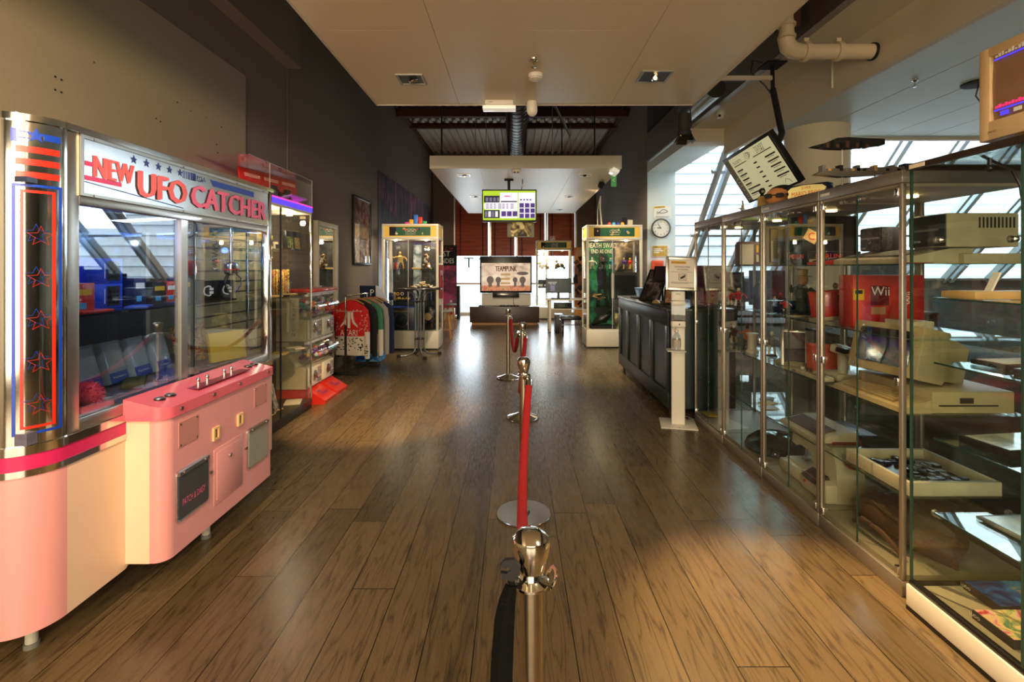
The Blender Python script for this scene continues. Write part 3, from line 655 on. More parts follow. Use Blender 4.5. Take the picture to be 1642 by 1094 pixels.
# prizes inside the crane machine
def simple_box(name, lab, cat, c, size, m, rot=(0, 0, 0), grp=None, deco=None, b=.002):
    q = B().rbox(c, size, rot, m, b)
    if deco: deco(q, Matrix.Translation(c) @ Euler(rot).to_matrix().to_4x4(), size)
    return tag(q.ob(name), lab, cat, grp)
def deco_front(txt=None, tm=whiteink_m, band=None, face='+X', th=None, tw=None, zoff=0):
    def f(q, T, s_):
        T0 = q.T; q.T = T
        if face == '+X': O = Vector((s_[0] / 2, 0, 0)); U, V = YA, ZA; w, h = s_[1], s_[2]
        elif face == '-X': O = Vector((-s_[0] / 2, 0, 0)); U, V = -YA, ZA; w, h = s_[1], s_[2]
        elif face == '+Z': O = Vector((0, 0, s_[2] / 2)); U, V = XA, YA; w, h = s_[0], s_[1]
        else: O = Vector((0, -s_[1] / 2, 0)); U, V = XA, ZA; w, h = s_[0], s_[2]
        if band:
            for (u0, v0, u1, v1, m_) in band:
                q.prism([(u0 * w / 2, v0 * h / 2), (u1 * w / 2, v0 * h / 2), (u1 * w / 2, v1 * h / 2), (u0 * w / 2, v1 * h / 2)], O + U.cross(V) * .0004, U, V, .0006, m_)
        if txt: q.text(txt, O + V * zoff * h, U, V, th or h * .2, tm, w=tw or w * .7, depth=.0018)
        q.T = T0
    return f
print4 = [(0.3, (24, 40, 130)), (.45, (230, 80, 40)), (.55, (240, 200, 60)), (.7, (40, 120, 60))]
art_multi = ramp_mat('multicolour_print', [(0.35, (24, 40, 120)), (.45, (210, 60, 50)), (.52, (236, 196, 70)), (.6, (60, 130, 90)), (.68, (236, 230, 214))], 60, detail=2)
for k, z in enumerate((1.395, 1.525)):
    simple_box('gift_box', 'bright blue box with symbol panel in the crane machine, ' + ('lower' if k == 0 else 'upper') + ' of the two', 'box', (-2.2, 2.5, z), (.18, .22, .128), M('vivid_blue_card', (24, 70, 200), .35), (0, 0, 0),
               'blue boxes in the crane machine', deco_front(None, band=[(.1, -.8, .85, .8, black_m), (-.05, -.6, -.0, .6, whiteink_m)] + [(.2 + .22 * i, -.6 + .42 * j, .32 + .22 * i, -.4 + .42 * j, whiteink_m) for i in range(3) for j in range(3)]))
sp = [('red', red_m, (.12, .1, .14)), ('dark blue', navy_m, (.1, .09, .16)), ('black', black_m, (.12, .13, .13)), ('scarlet', red_m, (.1, .1, .13)), ('navy striped', navy_m, (.1, .09, .15)), ('black and white', blackr_m, (.1, .1, .13))]
yy = 2.32
for k, (cn, m_, s_) in enumerate(sp):
    if k == 0: yy = 2.25; x = -2.05
    elif k == 1: yy = 2.72; x = -2.15
    simple_box('gift_box', cn + ' small prize carton on the smoked shelf of the crane machine' + (', nearest the corner column' if k == 0 else ''), 'box', (x, yy, 1.33 + s_[2] / 2), s_, m_, (0, 0, .1 * (k % 3 - 1)), 'small prize cartons in the crane machine',
               deco_front(None, band=[(-.7, .2, .7, .6, whiteink_m if k % 2 else yel_m), (-.6, -.7, .2, -.3, M('cyan_print', (60, 160, 210), .5))]))
    yy += .13
for k, (y, x) in enumerate(((3.1, -1.99), (3.3, -1.99))):
    simple_box('gift_box', 'black C= box on the crane machine shelf, ' + ('nearer' if k == 0 else 'farther') + ' of the pair', 'box', (x, y, 1.395), (.08, .12, .128), black_m, (0, 0, -.5), 'black C= boxes',
               deco_front('C', whiteink_m, band=[(.25, .05, .65, .3, whiteink_m), (.25, -.3, .65, -.05, whiteink_m)], th=.07, tw=.05))
for k in range(3):
    simple_box('card_pack', ('red and blue', 'flat dark blue', 'flat navy')[k] + ' thin pack lying on the crane machine shelf', 'card pack', (-2.02 + .03 * k, 2.3 + .27 * k, 1.336), (.1, .17, .012), (red_m, blue_m, navy_m)[k], (0, 0, .5 * k), 'thin packs on the machine shelf')
clearp = M('clear_blister', (150, 166, 186), .12, var=.15, scale=20)
for k in range(5):
    y = 2.22 + k * .165
    simple_box('prize_pack', ['first', 'second', 'third', 'fourth', 'fifth'][k] + ' of five leaning clear packs with blue band, counted from the chrome corner column', 'prize pack', (-2.12, y, 1.045), (.04, .135, .22), clearp, (0, -.25, .12), 'leaning clear packs with blue bands',
               deco_front('PlayStation' if k else None, whiteink_m, band=[(-1, -1, 1, -.5, blue_m), (-.8, -.35, .8, .85, M('grey_blue_card', (150, 160, 172), .4))], th=.012, tw=.09, zoff=-.37))
for k in range(2):
    y = 3.1 + k * .16
    simple_box('sweets_tube', 'tall multicoloured printed prize pack in the crane machine, ' + ('nearer' if k == 0 else 'farther'), 'prize pack', (-2.12, y, 1.05), (.07, .1, .24), art_multi, (0, -.15, .2), 'multicoloured prize packs')
b = B().ball((-1.9, 2.16, .975), .05, M('pink_fur', (240, 84, 110), .9, var=.2, scale=80, bump=1.0), 20)
for k in range(260):
    a, c_ = Q(0, 2 * PI), Q(-.6, 1); s_ = math.sqrt(1 - c_ * c_); d = Vector((s_ * math.cos(a), s_ * math.sin(a), c_))
    p_ = Vector((-1.9, 2.16, .975)) + d * .047; e = d.orthogonal().normalized() * .004
    b.add([p_ - e, p_ + e, p_ + d * .018], [(0, 1, 2)], MATS['pink_fur'], False)
tag(b.ob('fur_ball'), 'fluffy pink ball lying at the front of the crane machine floor', 'fur ball')
tag(B().rbox((-2.0, 2.55, .94), (.1, .2, .03), (0, 0, .6), M('olive_cloth', (70, 74, 40), .8), .01).ob('flat_pouch'), 'olive pouch lying on the crane machine floor behind the pink ball', 'pouch')
tag(B().rbox((-1.95, 2.72, .945), (.09, .2, .04), (0, 0, .5), M('blue_cloth', (30, 50, 130), .8), .014).ob('folded_wallet'), 'blue folded wallet lying on the crane machine floor', 'wallet')
simple_box('gift_box', 'flat yellow box lying in the far right of the crane machine', 'box', (-1.93, 3.25, 1.02), (.03, .25, .19), M('yellow_box_card', (226, 190, 70), .4), (0, -.2, -.4))

# ---- lit display cabinet behind the crane machine
CY0, CY1, CX0, CX1 = 4.1, 5.37, -2.71, -2.25
t = thing('display_cabinet', 'tall glass display cabinet with purple glowing top band behind the crane machine', 'display cabinet', (-2.45, 4.75, 0))
B().box(CX0, CX1, CY0, CY1, 0, .1, black_m, .004).ob('plinth', t)
b = B()
for x, y in ((CX1, CY0), (CX1, CY1), (CX0 + .02, CY0), (CX0 + .02, CY1)): b.box(x - .018, x, y - .018, y, .1, 2.125, chrome_m, .003)
b.ob('corner_posts', t)
b = B().box(CX1 - .006, CX1 - .001, CY0 + .01, CY1 - .02, .1, 2.125, G_clear); b.ob('front_glass', t)
B().box(CX0 + .03, CX1 - .02, CY1 - .008, CY1 - .003, .1, 2.125, G_clear).ob('end_glass', t)
B().box(CX1 - .012, CX1 + .002, 4.66, 4.672, .1, 2.125, black_m).ob('sliding_door_edge', t)
b = B(); slat = M('slatwall_cream', (226, 202, 150), .5, var=.04)
k = 0; z = .12
while z < 2.1: b.box(CX0, CX0 + .018, CY0, 5.33, z, z + .085, slat); z += .1
b.box(CX0 - .01, CX0 + .004, CY0, CY1, .1, 2.12, black_m).box(CX0, CX0 + .02, 5.33, 5.37, .1, 2.12, M('slat_dark_strip', (70, 56, 44), .5)); b.ob('slatwall', t)
b = B().box(CX0, CX1, CY0, CY1, 2.125, 2.15, offw_m).box(CX0, CX1 + .004, CY0, CY1 + .004, 2.15, 2.2, mat('purple_led', (84, 60, 235), .4, emit=1.1)).box(CX0, CX1 + .006, CY0, CY1 + .006, 2.2, 2.216, mat('pink_led', (226, 70, 190), .4, emit=.9)); b.ob('lit_top_band', t)
for z in (.665, 1.25, 1.72): B().box(CX0 + .02, CX1 - .02, CY0 + .02, CY1 - .02, z, z + .008, G_shelf).ob('shelf', t)
b = B()
for a in ((CX1 - .006, CX1, CY0, CY1), (CX0, CX1, CY1 - .006, CY1)): b.box(*a, 2.216, 2.5, G_acry)
b.box(CX0, CX1, CY0, CY1, 2.498, 2.503, G_acry).cyl((CX1, CY1, 2.216), (CX1, CY1, 2.503), .003, M('clear_edge', (200, 200, 190), .2), 6).cyl((CX1, CY0, 2.503), (CX1, CY1, 2.503), .002, MATS['clear_edge'], 6).cyl((CX1, 4.45, 2.216), (CX1, 4.45, 2.503), .003, MATS['clear_edge'], 6)
b.ob('acrylic_cover', t)
for y in (4.75, 5.2): B().cyl((-2.42, y, 2.1), (-2.42, y, 2.125), .03, lumw_m, 16).ob('cabinet_light', t)
lamp('cabinet_light', 'POINT', (-2.42, 4.75, 2.05), (0, 0, 0), 6, WARMW, .03); lamp('cabinet_light', 'POINT', (-2.42, 5.2, 2.05), (0, 0, 0), 5, WARMW, .03)
lamp('cabinet_light', 'POINT', (-2.35, 5.0, 1.6), (0, 0, 0), 4, WARMW, .03)
# things under the acrylic cover
TP_ = Matrix.Translation((-2.5, 4.95, 0)) @ Matrix.Rotation(-.22, 4, 'Z') @ Matrix.Translation((2.62, -4.62, 0)); b = B(TP_).rbox((-2.62, 4.62, 2.36), (.02, .8, .27), (0, -.12, 0), red_m)
for r_ in range(2):
    for c_ in range(3): b.rbox((-2.603 - r_ * .0, 4.36 + c_ * .26, 2.43 - r_ * .12), (.004, .2, .035), (0, -.12, 0), M('faded_label', (226, 150, 130), .5))
tag(b.ob('arcade_placard'), 'red placard with pale strips standing under the acrylic cover of the purple lit cabinet', 'panel')
for k, (y, s_, lab) in enumerate(((4.74, (.1, .1, .1), 'black boxy game controller under the acrylic cover, left'), (5.02, (.12, .14, .09), 'black tilted game device under the acrylic cover, middle'))):
    b = B().rbox((-2.38, y, 2.265), s_, (.2, .15, .3), black_m, .012).rbox((-2.36, y, 2.33), (.06, .08, .03), (.2, .2, .3), blackr_m, .01); tag(b.ob('game_device'), lab, 'game device')
tag(B().lathe([(.035, 0), (.045, .01), (.03, .05), (.038, .08), (.02, .11), (0, .115)], (-2.4, 4.88, 2.218), blackr_m, 14).ob('joystick'), 'dark round joystick standing under the acrylic cover', 'joystick')
b = B().rbox((-2.36, 5.1, 2.26), (.2, .36, .012), (0, -.25, 0), M('violet_sheet', (190, 170, 240), .3)).rbox((-2.355, 5.1, 2.268), (.17, .3, .006), (0, -.25, 0), M('print_green', (150, 220, 90), .3)).rbox((-2.352, 5.1, 2.274), (.15, .26, .005), (0, -.25, 0), MATS['violet_sheet'])
tag(b.ob('printed_case'), 'violet and lime game case leaning under the acrylic cover', 'game case')
# shelves' contents
art_gold = ramp_mat('golden_card_print', [(.35, (60, 40, 16)), (.48, (206, 160, 60)), (.6, (240, 214, 120)), (.7, (120, 60, 30))], 40, detail=2)
art_lime = ramp_mat('lime_card_print', [(.38, (40, 60, 20)), (.5, (150, 170, 50)), (.62, (230, 220, 110))], 40, detail=2)
for k in range(2):
    b = B().rbox((-2.4, 5.12 + k * .16, 1.83), (.05, .14, .2), (0, -.1, 0), black_m, .003).rbox((-2.373, 5.12 + k * .16, 1.81), (.003, .12, .12), (0, -.1, 0), (art_lime, art_gold)[k])
    tag(b.ob('boxed_figure'), 'black box with ' + ('lime' if k == 0 else 'golden') + ' window on the upper shelf of the purple lit cabinet', 'box', 'boxes on the upper cabinet shelf')
for k in range(4):
    b = B().rbox((-2.6 + .03 * (k % 2), 5.0 + k * .07, (1.84, 1.86, 1.79, 1.77)[k]), (.03, .064, (.22, .18, .12, .1)[k]), (0, -.12, 0), (art_lime, black_m, offw_m, offw_m)[k]).rbox((-2.583 + .03 * (k % 2), 5.0 + k * .07, (1.84, 1.86, 1.79, 1.77)[k]), (.004, .07, .05), (0, -.12, 0), (yel_m, art_lime, art_gold, blackr_m)[k])
    tag(b.ob('small_card_box'), ('tall lime printed', 'black hanging', 'low cream', 'smallest cream')[k] + ' card box on the upper left shelf of the purple lit cabinet', 'box', 'small boxes on the cabinet shelf')
for k in range(7):
    simple_box('comic_book', 'colourful comic standing on the middle shelf, ' + ['first', 'second', 'third', 'fourth', 'fifth', 'sixth', 'seventh'][k] + ' from the crane machine', 'book', (-2.56 + k * .012, 5.0 + k * .04, 1.395), (.14, .012, .26), (art_gold, art_multi)[k % 2], (0, 0, -.5), 'comics on the middle shelf')
for k in range(4):
    simple_box('game_case', ['yellow', 'dark', 'amber', 'brown'][k] + ' flat case lying on the middle shelf of the purple lit cabinet', 'game case', (-2.36, 4.72 + k * .18, 1.264), (.13, .17, .014), (yel_m, blackr_m, gold_m, brown_m)[k], (0, 0, .3 * k), 'flat cases on the middle shelf')
for k in range(4):
    simple_box('booklet', ['cream', 'amber', 'grey', 'pale'][k] + ' booklet lying on the lowest glass shelf of the purple lit cabinet', 'booklet', (-2.37, 4.72 + k * .17, .681), (.14, .18, .012), (offw_m, gold_m, grey_m, cream_m)[k], (0, 0, .25 * k), 'booklets on the lowest glass shelf')
simple_box('magazine', 'magazine standing upright at the bottom of the purple lit cabinet', 'magazine', (-2.42, 4.86, .24), (.012, .2, .27), ramp_mat('grey_cover_print', [(.4, (50, 50, 52)), (.5, (150, 140, 136)), (.62, (200, 190, 180))], 20), (0, -.2, .3))
simple_box('booklet', 'white booklet lying flat at the bottom of the purple lit cabinet', 'booklet', (-2.38, 5.2, .107), (.16, .2, .014), offw_m, (0, 0, .3))
b = B().tube([(-2.38 + .02 * math.sin(k), 4.7 + k * .035, .108 + .004 * (k % 2)) for k in range(8)], .008, gold_m, 6); tag(b.ob('gold_chain'), 'small golden ornament lying at the bottom of the purple lit cabinet', 'ornament')

# ---- white framed mirror on the left wall
t = thing('wall_mirror', 'tall white framed mirror on the left wall above the capsule machines', 'mirror', (XL + .03, 7.0, 1.4))
my0, my1, mz0, mz1 = 6.6, 7.38, .7, 2.19
b = B()
for a in ((my0, my1, mz1 - .07, mz1), (my0, my1, mz0, mz0 + .07), (my0, my0 + .07, mz0, mz1), (my1 - .07, my1, mz0, mz1)): b.box(XL, XL + .06, *a, offw_m, .006)
b.ob('frame', t); B().box(XL, XL + .03, my0 + .06, my1 - .06, mz0 + .06, mz1 - .06, M('mirror', (220, 222, 218), .02, 1, var=0)).ob('mirror_glass', t)

# ---- capsule vending machines: two columns, each a lower and an upper unit
caps_m = [M('capsule_' + n_, c, .3) for n_, c in (('orange', (232, 120, 60)), ('white', (230, 226, 220)), ('purple', (120, 60, 140)), ('teal', (50, 150, 140)), ('red', (206, 40, 40)), ('yellow', (230, 190, 60)))]
G_dome = glass('dome_plastic', (.97, .97, .97, 1), .12, .8)
def gacha(y0, z0, lab):
    y1 = y0 + .36; x0, x1 = -2.7, -2.36
    t = thing('capsule_machine', lab, 'capsule machine', ((x0 + x1) / 2, (y0 + y1) / 2, z0), 'stacked capsule machines')
    b = B().prism([(x0, 0), (x1, 0), (x1, .24), (x1 - .1, .25), (x1 - .17, .32), (x1 - .2, .42), (x1 - .2, .53), (x0, .53)], (0, y1, z0), XA, ZA, y1 - y0, beige_m); b.ob('body', t)
    b = B(); R = []
    for i in range(13):
        a = -PI / 2 + PI * i / 12
        R.append([Vector((-2.5 + .24 * max(0, math.cos(a)) ** .8, y, z0 + .385 + .14 * math.sin(a))) for y in (y0 + .01, y1 - .01)])
    V = [p for r in R for p in r]; n_ = len(V)
    b.add(V, [(2 * i, 2 * i + 1, 2 * i + 3, 2 * i + 2) for i in range(12)], G_dome)
    for q in (0, 1): b.add([V[2 * i + q] for i in range(13)], [tuple(range(13))], G_dome, False)
    b.ob('dome', t)
    b = B()
    for k in range(26):
        zz = Q(.28, .46); b.ball((Q(-2.48, -2.34 + (.02 if abs(zz - .385) < .07 else -.03)), Q(y0 + .04, y1 - .04), z0 + zz), .027, random.choice(caps_m), 10)
    o = b.ob('capsules', t); o['kind'] = 'stuff'
    b = B().box(x1, x1 + .035, y0 + .015, y1 - .015, z0 + .02, z0 + .235, offw_m, .012); pl = b.ob('front_plate', t)
    b = B().lathe([(.055, 0), (.055, .014), (.03, .02), (.0, .022)], (x1 + .035, y0 + .13, z0 + .14), chrome_m, 20, axis=(1, 0, 0)).rbox((x1 + .06, y0 + .13, z0 + .14), (.02, .02, .09), (.6, 0, 0), steel_m, .004); b.ob('turn_knob', t)
    b = B().box(x1 + .034, x1 + .038, y0 + .22, y1 - .03, z0 + .11, z0 + .21, ramp_mat('price_card', [(.4, (40, 50, 60)), (.55, (200, 190, 180)), (.65, (220, 70, 50))], 60)).box(x1 + .034, x1 + .038, y0 + .22, y1 - .04, z0 + .04, z0 + .09, grey_m); b.ob('price_card', t)
    b = B().box(x1 - .02, x1 + .02, y0, y1, z0 + .505, z0 + .535, white_m, .004); b.ob('top_lip', t)
    return t
names = ('nearer', 'farther')
for c_, y0 in enumerate((5.48, 5.87)):
    for r_, z0 in enumerate((.17, .71)): gacha(y0, z0, names[c_] + ' capsule machine of the ' + ('lower' if r_ == 0 else 'upper') + ' pair with clear dome')
    t = thing('capsule_tray', names[c_] + ' red sloping capsule base under the stacked capsule machines', 'machine base', (-2.4, y0 + .18, 0), 'red bases')
    b = B().prism([(-2.7, 0), (-2.16, 0), (-2.15, .04), (-2.36, .17), (-2.7, .17)], (0, y0 + .35, 0), XA, ZA, .34, red_m); b.ob('base', t)
    O = Vector((-2.25, y0 + .18, .106)); V_ = Vector((-.21, 0, .13)).normalized()
    b = B().text('WE', O + V_ * .03 + Vector((.002, -.05, .002)), YA, V_, .035, blue_m, w=.08).text('Station', O - V_ * .015 + Vector((.002, .02, .002)), YA, V_, .035, blue_m, w=.17); b.ob('lettering', t)
t = thing('capsule_hood', 'red and white top cover over the upper capsule machines', 'cover', (-2.5, 5.85, 1.25))
B().box(-2.7, -2.3, 5.48, 6.23, 1.245, 1.262, white_m, .004).box(-2.7, -2.28, 5.47, 6.24, 1.262, 1.3, red_m, .01).ob('cover', t)
b = B()
for i, ch in enumerate('STATION'): b.text(ch, (-2.5, 5.472, 1.12 - i * .055), XA, ZA, .038, M('teal_letters', (60, 110, 120), .4))
b.box(-2.56, -2.44, 5.473, 5.476, .72, 1.2, beige_m); tag(b.ob('side_sticker'), 'vertical lettering strip on the cream side of the near capsule machine', 'sticker')

# ---- clothes rack with jumpers
t = thing('clothes_rack', 'black garment rack with chrome bar holding jumpers beside the capsule machines', 'clothes rack', (-2.4, 7.3, 0))
rz = 1.14; A = Vector((-2.45, 7.0, rz)); E_ = Vector((-2.33, 7.62, rz))
for p_, nm in ((A, 'post'), (E_, 'post')): B().cyl((p_.x, p_.y, .03), (p_.x, p_.y, .72), .016, blackr_m, 12).cyl((p_.x, p_.y, .72), (p_.x, p_.y, rz), .012, chrome_m, 12).ob(nm, t)
dirp = Vector((1, -.19, 0)).normalized()
B().tube([A - (E_ - A) * .04, E_ + (E_ - A) * .04], .012, chrome_m, 12).ball(A, .02, black_m, 10).ball(E_, .018, black_m, 10).ob('hanging_bar', t)
for p_ in (A, E_): B().rbox((p_.x, p_.y, .02), (.42, .05, .03), (0, 0, -.15), blackr_m, .008).ob('foot', t)
B().cyl((A.x, A.y, .05), (E_.x, E_.y, .05), .012, blackr_m, 8).ob('bottom_bar', t)
def hanger(p, lab):
    b = B(); T = Matrix.Translation(p) @ Matrix.Rotation(-.12, 4, 'Z'); b.T = T
    b.tube([(0, 0, -.05), (.0, 0, -.01), (.014, 0, .016), (0, 0, .026), (-.012, 0, .016)], .0025, steel_m, 6)
    h = thing('clothes_hanger', lab, 'hanger', p, 'wooden hangers'); b.ob('hook', h)
    b = B(T); b.tube([(-.2, 0, -.125), (-.1, 0, -.075), (0, 0, -.05), (.1, 0, -.075), (.2, 0, -.125)], .011, wood_m, 8); b.ob('hanger_bar', h)
def jumper(name, lab, p, m_top, m_low=None, w=.24, L=.8, atari=False, zlow=.2, sleeve=.74):
    """hanging knitted jumper, front toward -Y, one closed body with sleeves hanging down at the sides"""
    b = B(Matrix.Translation(p) @ Matrix.Rotation(-.12, 4, 'Z')); z0 = -.07
    prof = [(0.0, .045, .0), (.02, .09, .03), (.06, .16, .045), (.11, .215, .055), (.2, .225, .06), (.4, w, .065), (.52, w, .066), (L - .05, w + .01, .06), (L, w, .055)]
    R = []
    for d, hw, th in prof:
        th = max(th * .66, .018); ring = []
        for k in range(28):
            a = 2 * PI * k / 28; x = hw * math.copysign(abs(math.cos(a)) ** .6, math.cos(a)); fold = 1 + .22 * math.sin(x * 34 + d * 5) * min(1, d * 3)
            ring.append(Vector((x, th * math.copysign(abs(math.sin(a)) ** .7, math.sin(a)) * fold, z0 - d)))
        R.append(ring)
    k = b.mi(m_top)
    cut = L * .7
    for i in range(len(R) - 1):
        b.rings(R[i:i + 2], m_top if (m_low is None or prof[i][0] < .5) else m_low, cap0=(i == 0), cap1=(i == len(R) - 2))
    o_root = thing(name, lab, 'jumper', p, 'jumpers on the garment rack'); b.ob('body', o_root)
    for s_ in (-1, 1):
        q = B(Matrix.Translation(p) @ Matrix.Rotation(-.12, 4, 'Z')); pts = [Vector((s_ * .17, -.0, z0 - .09)), Vector((s_ * .235, -.015, z0 - .16)), Vector((s_ * .262, -.03, z0 - .3)), Vector((s_ * .268, -.035, z0 - .45)), Vector((s_ * .27, -.035, z0 - sleeve)), Vector((s_ * .27, -.035, z0 - sleeve - .1))]
        q.tube(pts[:4], [.035, .044, .042, .04], m_top, 12); q.tube(pts[3:], [.04, .038, .034], m_low or m_top, 12); q.ob('sleeve', o_root)
    if atari:
        q = B(Matrix.Translation(p) @ Matrix.Rotation(-.12, 4, 'Z')); yf = -.058; wk = M('white_knit', (222, 216, 206), .9)
        q.box(-.018, .018, yf, yf + .02, z0 - .4, z0 - .17, wk)
        for s_ in (-1, 1):
            pts = [(s_ * .03, z0 - .17), (s_ * .035, z0 - .25), (s_ * .06, z0 - .33), (s_ * .13, z0 - .39), (s_ * .13, z0 - .37), (s_ * .08, z0 - .31), (s_ * .062, z0 - .24), (s_ * .06, z0 - .17)]
            if s_ < 0: pts = pts[::-1]
            q.prism(pts, (0, yf + .02, 0), XA, ZA, .02, wk)
        q.text('ATARI', (0, yf, z0 - .465), XA, ZA, .085, wk, w=.26, depth=0.003)
        q.ob('knitted_logo', o_root)
        q = B(Matrix.Translation(p) @ Matrix.Rotation(-.12, 4, 'Z')); dk = M('dark_knit', (30, 28, 26), .9)
        for k in range(120):
            x, d = Q(-.21, .21), Q(.13, .45)
            if abs(x) < .15 and .16 < d < .52: continue
            q.box(x - .004, x + .004, yf + .012, yf + .018, z0 - d - .005, z0 - d + .005, wk)
        for k in range(60):
            x, d = Q(-.21, .21), Q(.54, .72); q.box(x - .008, x + .008, yf + .012, yf + .02, z0 - d - .008, z0 - d + .006, dk)
        for s_ in (-1, 1):
            for k in range(30):
                d = Q(.2, .44); u = s_ * .265 + Q(-.03, .025); q.box(u, u + .007, -.08, -.073, z0 - d, z0 - d + .007, wk)
            for k in range(14): d = Q(.6, .8); u = Q(-.03, .02); q.box(s_ * .268 + u, s_ * .268 + u + .014, -.079, -.07, z0 - d, z0 - d + .012, dk)
        for k in range(24): x = -.2 + k * .0175; q.box(x, x + .008, yf + .01, yf + .018, z0 - .165 + .012 * abs(x) * 4, z0 - .157 + .012 * abs(x) * 4, wk)
        q.ob('snowflake_pattern', o_root)
    return o_root
js = [(-2.43, 7.1, 'red and white knitted ATARI jumper at the front of the garment rack', M('red_knit', (196, 26, 28), .9, bump=.4, scale=90), M('cream_knit', (214, 204, 186), .9, bump=.3, scale=90), True),
      (-2.40, 7.24, 'black jumper directly behind the red ATARI jumper', M('black_knit', (22, 20, 20), .95), None, False),
      (-2.375, 7.36, 'green jumper with pale lower half in the middle of the garment rack', M('green_knit', (60, 120, 90), .9), M('cream_knit', (214, 204, 186)), False),
      (-2.35, 7.47, 'pale grey jumper near the back of the garment rack', M('grey_knit', (150, 146, 136), .9), None, False),
      (-2.335, 7.57, 'navy jumper hanging last on the garment rack', M('navy_knit', (24, 30, 60), .9), None, False)]
for i, (x, y, lab, mt_, ml, at_) in enumerate(js):
    p_ = Vector((x + .02 + i * .035, y, rz)); jumper('jumper', lab, p_, mt_, ml, atari=at_, w=.225)
    hanger(p_, 'wooden hanger carrying the ' + lab.split(' at ')[0].split(' directly')[0].split(' in the')[0].split(' near')[0].split(' hanging')[0])

# ---- blue cardboard display behind the rack
t = thing('cardboard_display', 'blue printed cardboard dump bin standing behind the garment rack', 'cardboard display', (-2.34, 7.95, 0))
blc = ramp_mat('blue_display_print', [(.35, (10, 60, 140)), (.5, (30, 130, 210)), (.6, (90, 180, 230)), (.68, (230, 200, 120))], 9, detail=3)
B().box(-2.56, -2.17, 7.8, 8.15, .04, .95, blc, .004).ob('carton', t)
B().box(-2.58, -2.15, 7.78, 8.17, .95, 1.0, blue_m, .004).ob('rim', t)
b = B().rbox((-2.42, 8.0, 1.12), (.3, .02, .26), (.1, 0, -.2), M('display_dark', (20, 34, 60), .5)).rbox((-2.36, 7.985, 1.13), (.14, .012, .2), (.1, 0, -.2), blue_m).text('P', (-2.35, 7.965, 1.14), XA, ZA, .1, offw_m); b.ob('header_card', t)
B().prism([(0, 0), (.18, 0), (.16, .1), (.05, .24), (0, .26)], (-2.28, 7.93, 1.0), XA, ZA, .012, M('grey_card', (170, 176, 184), .5)).ob('side_flap', t)

# ---- framed poster and mural on the left wall
t = thing('framed_poster', 'black framed collage poster hanging on the left wall', 'framed picture', (XL, 8.65, 1.6))
y0, y1, z0, z1 = 8.16, 9.13, 1.6, 2.78
b = B()
for a in ((y0, y1, z1 - .035, z1), (y0, y1, z0, z0 + .035), (y0, y0 + .035, z0, z1), (y1 - .035, y1, z0, z1)): b.box(XL, XL + .045, *a, black_m, .003)
b.ob('frame', t)
B().box(XL, XL + .02, y0 + .03, y1 - .03, z0 + .03, z1 - .03, ramp_mat('collage_print', [(.36, (40, 24, 24)), (.46, (120, 60, 50)), (.55, (186, 170, 150)), (.64, (90, 96, 110))], 6, detail=5)).ob('print', t)
B().box(XL + .03, XL + .033, y0 + .03, y1 - .03, z0 + .03, z1 - .03, G_clear).ob('glass', t)
b = B(); y0, y1 = 9.7, 15.9
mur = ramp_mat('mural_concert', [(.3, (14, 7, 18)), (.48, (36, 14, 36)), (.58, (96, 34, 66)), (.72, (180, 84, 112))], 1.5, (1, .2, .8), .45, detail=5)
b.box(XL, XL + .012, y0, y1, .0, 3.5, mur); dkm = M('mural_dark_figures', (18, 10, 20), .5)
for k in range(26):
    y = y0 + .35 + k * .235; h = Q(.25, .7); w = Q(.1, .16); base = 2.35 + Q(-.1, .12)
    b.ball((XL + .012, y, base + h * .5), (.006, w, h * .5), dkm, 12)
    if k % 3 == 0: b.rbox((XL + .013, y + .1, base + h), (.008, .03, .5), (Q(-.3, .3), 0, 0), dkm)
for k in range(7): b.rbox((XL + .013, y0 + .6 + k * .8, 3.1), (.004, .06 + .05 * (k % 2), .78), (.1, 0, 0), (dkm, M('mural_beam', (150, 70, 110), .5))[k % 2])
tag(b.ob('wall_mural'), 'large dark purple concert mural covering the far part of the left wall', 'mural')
tag(B().tube([(XL + .02, 15.92, 5.0), (XL + .02, 15.93, 4.1), (XL + .04, 15.92, 3.2), (XL + .02, 15.9, 2.5)], .012, black_m, 6).ob('wall_cable'), 'thin black cable hanging down the left wall past the mural', 'cable')
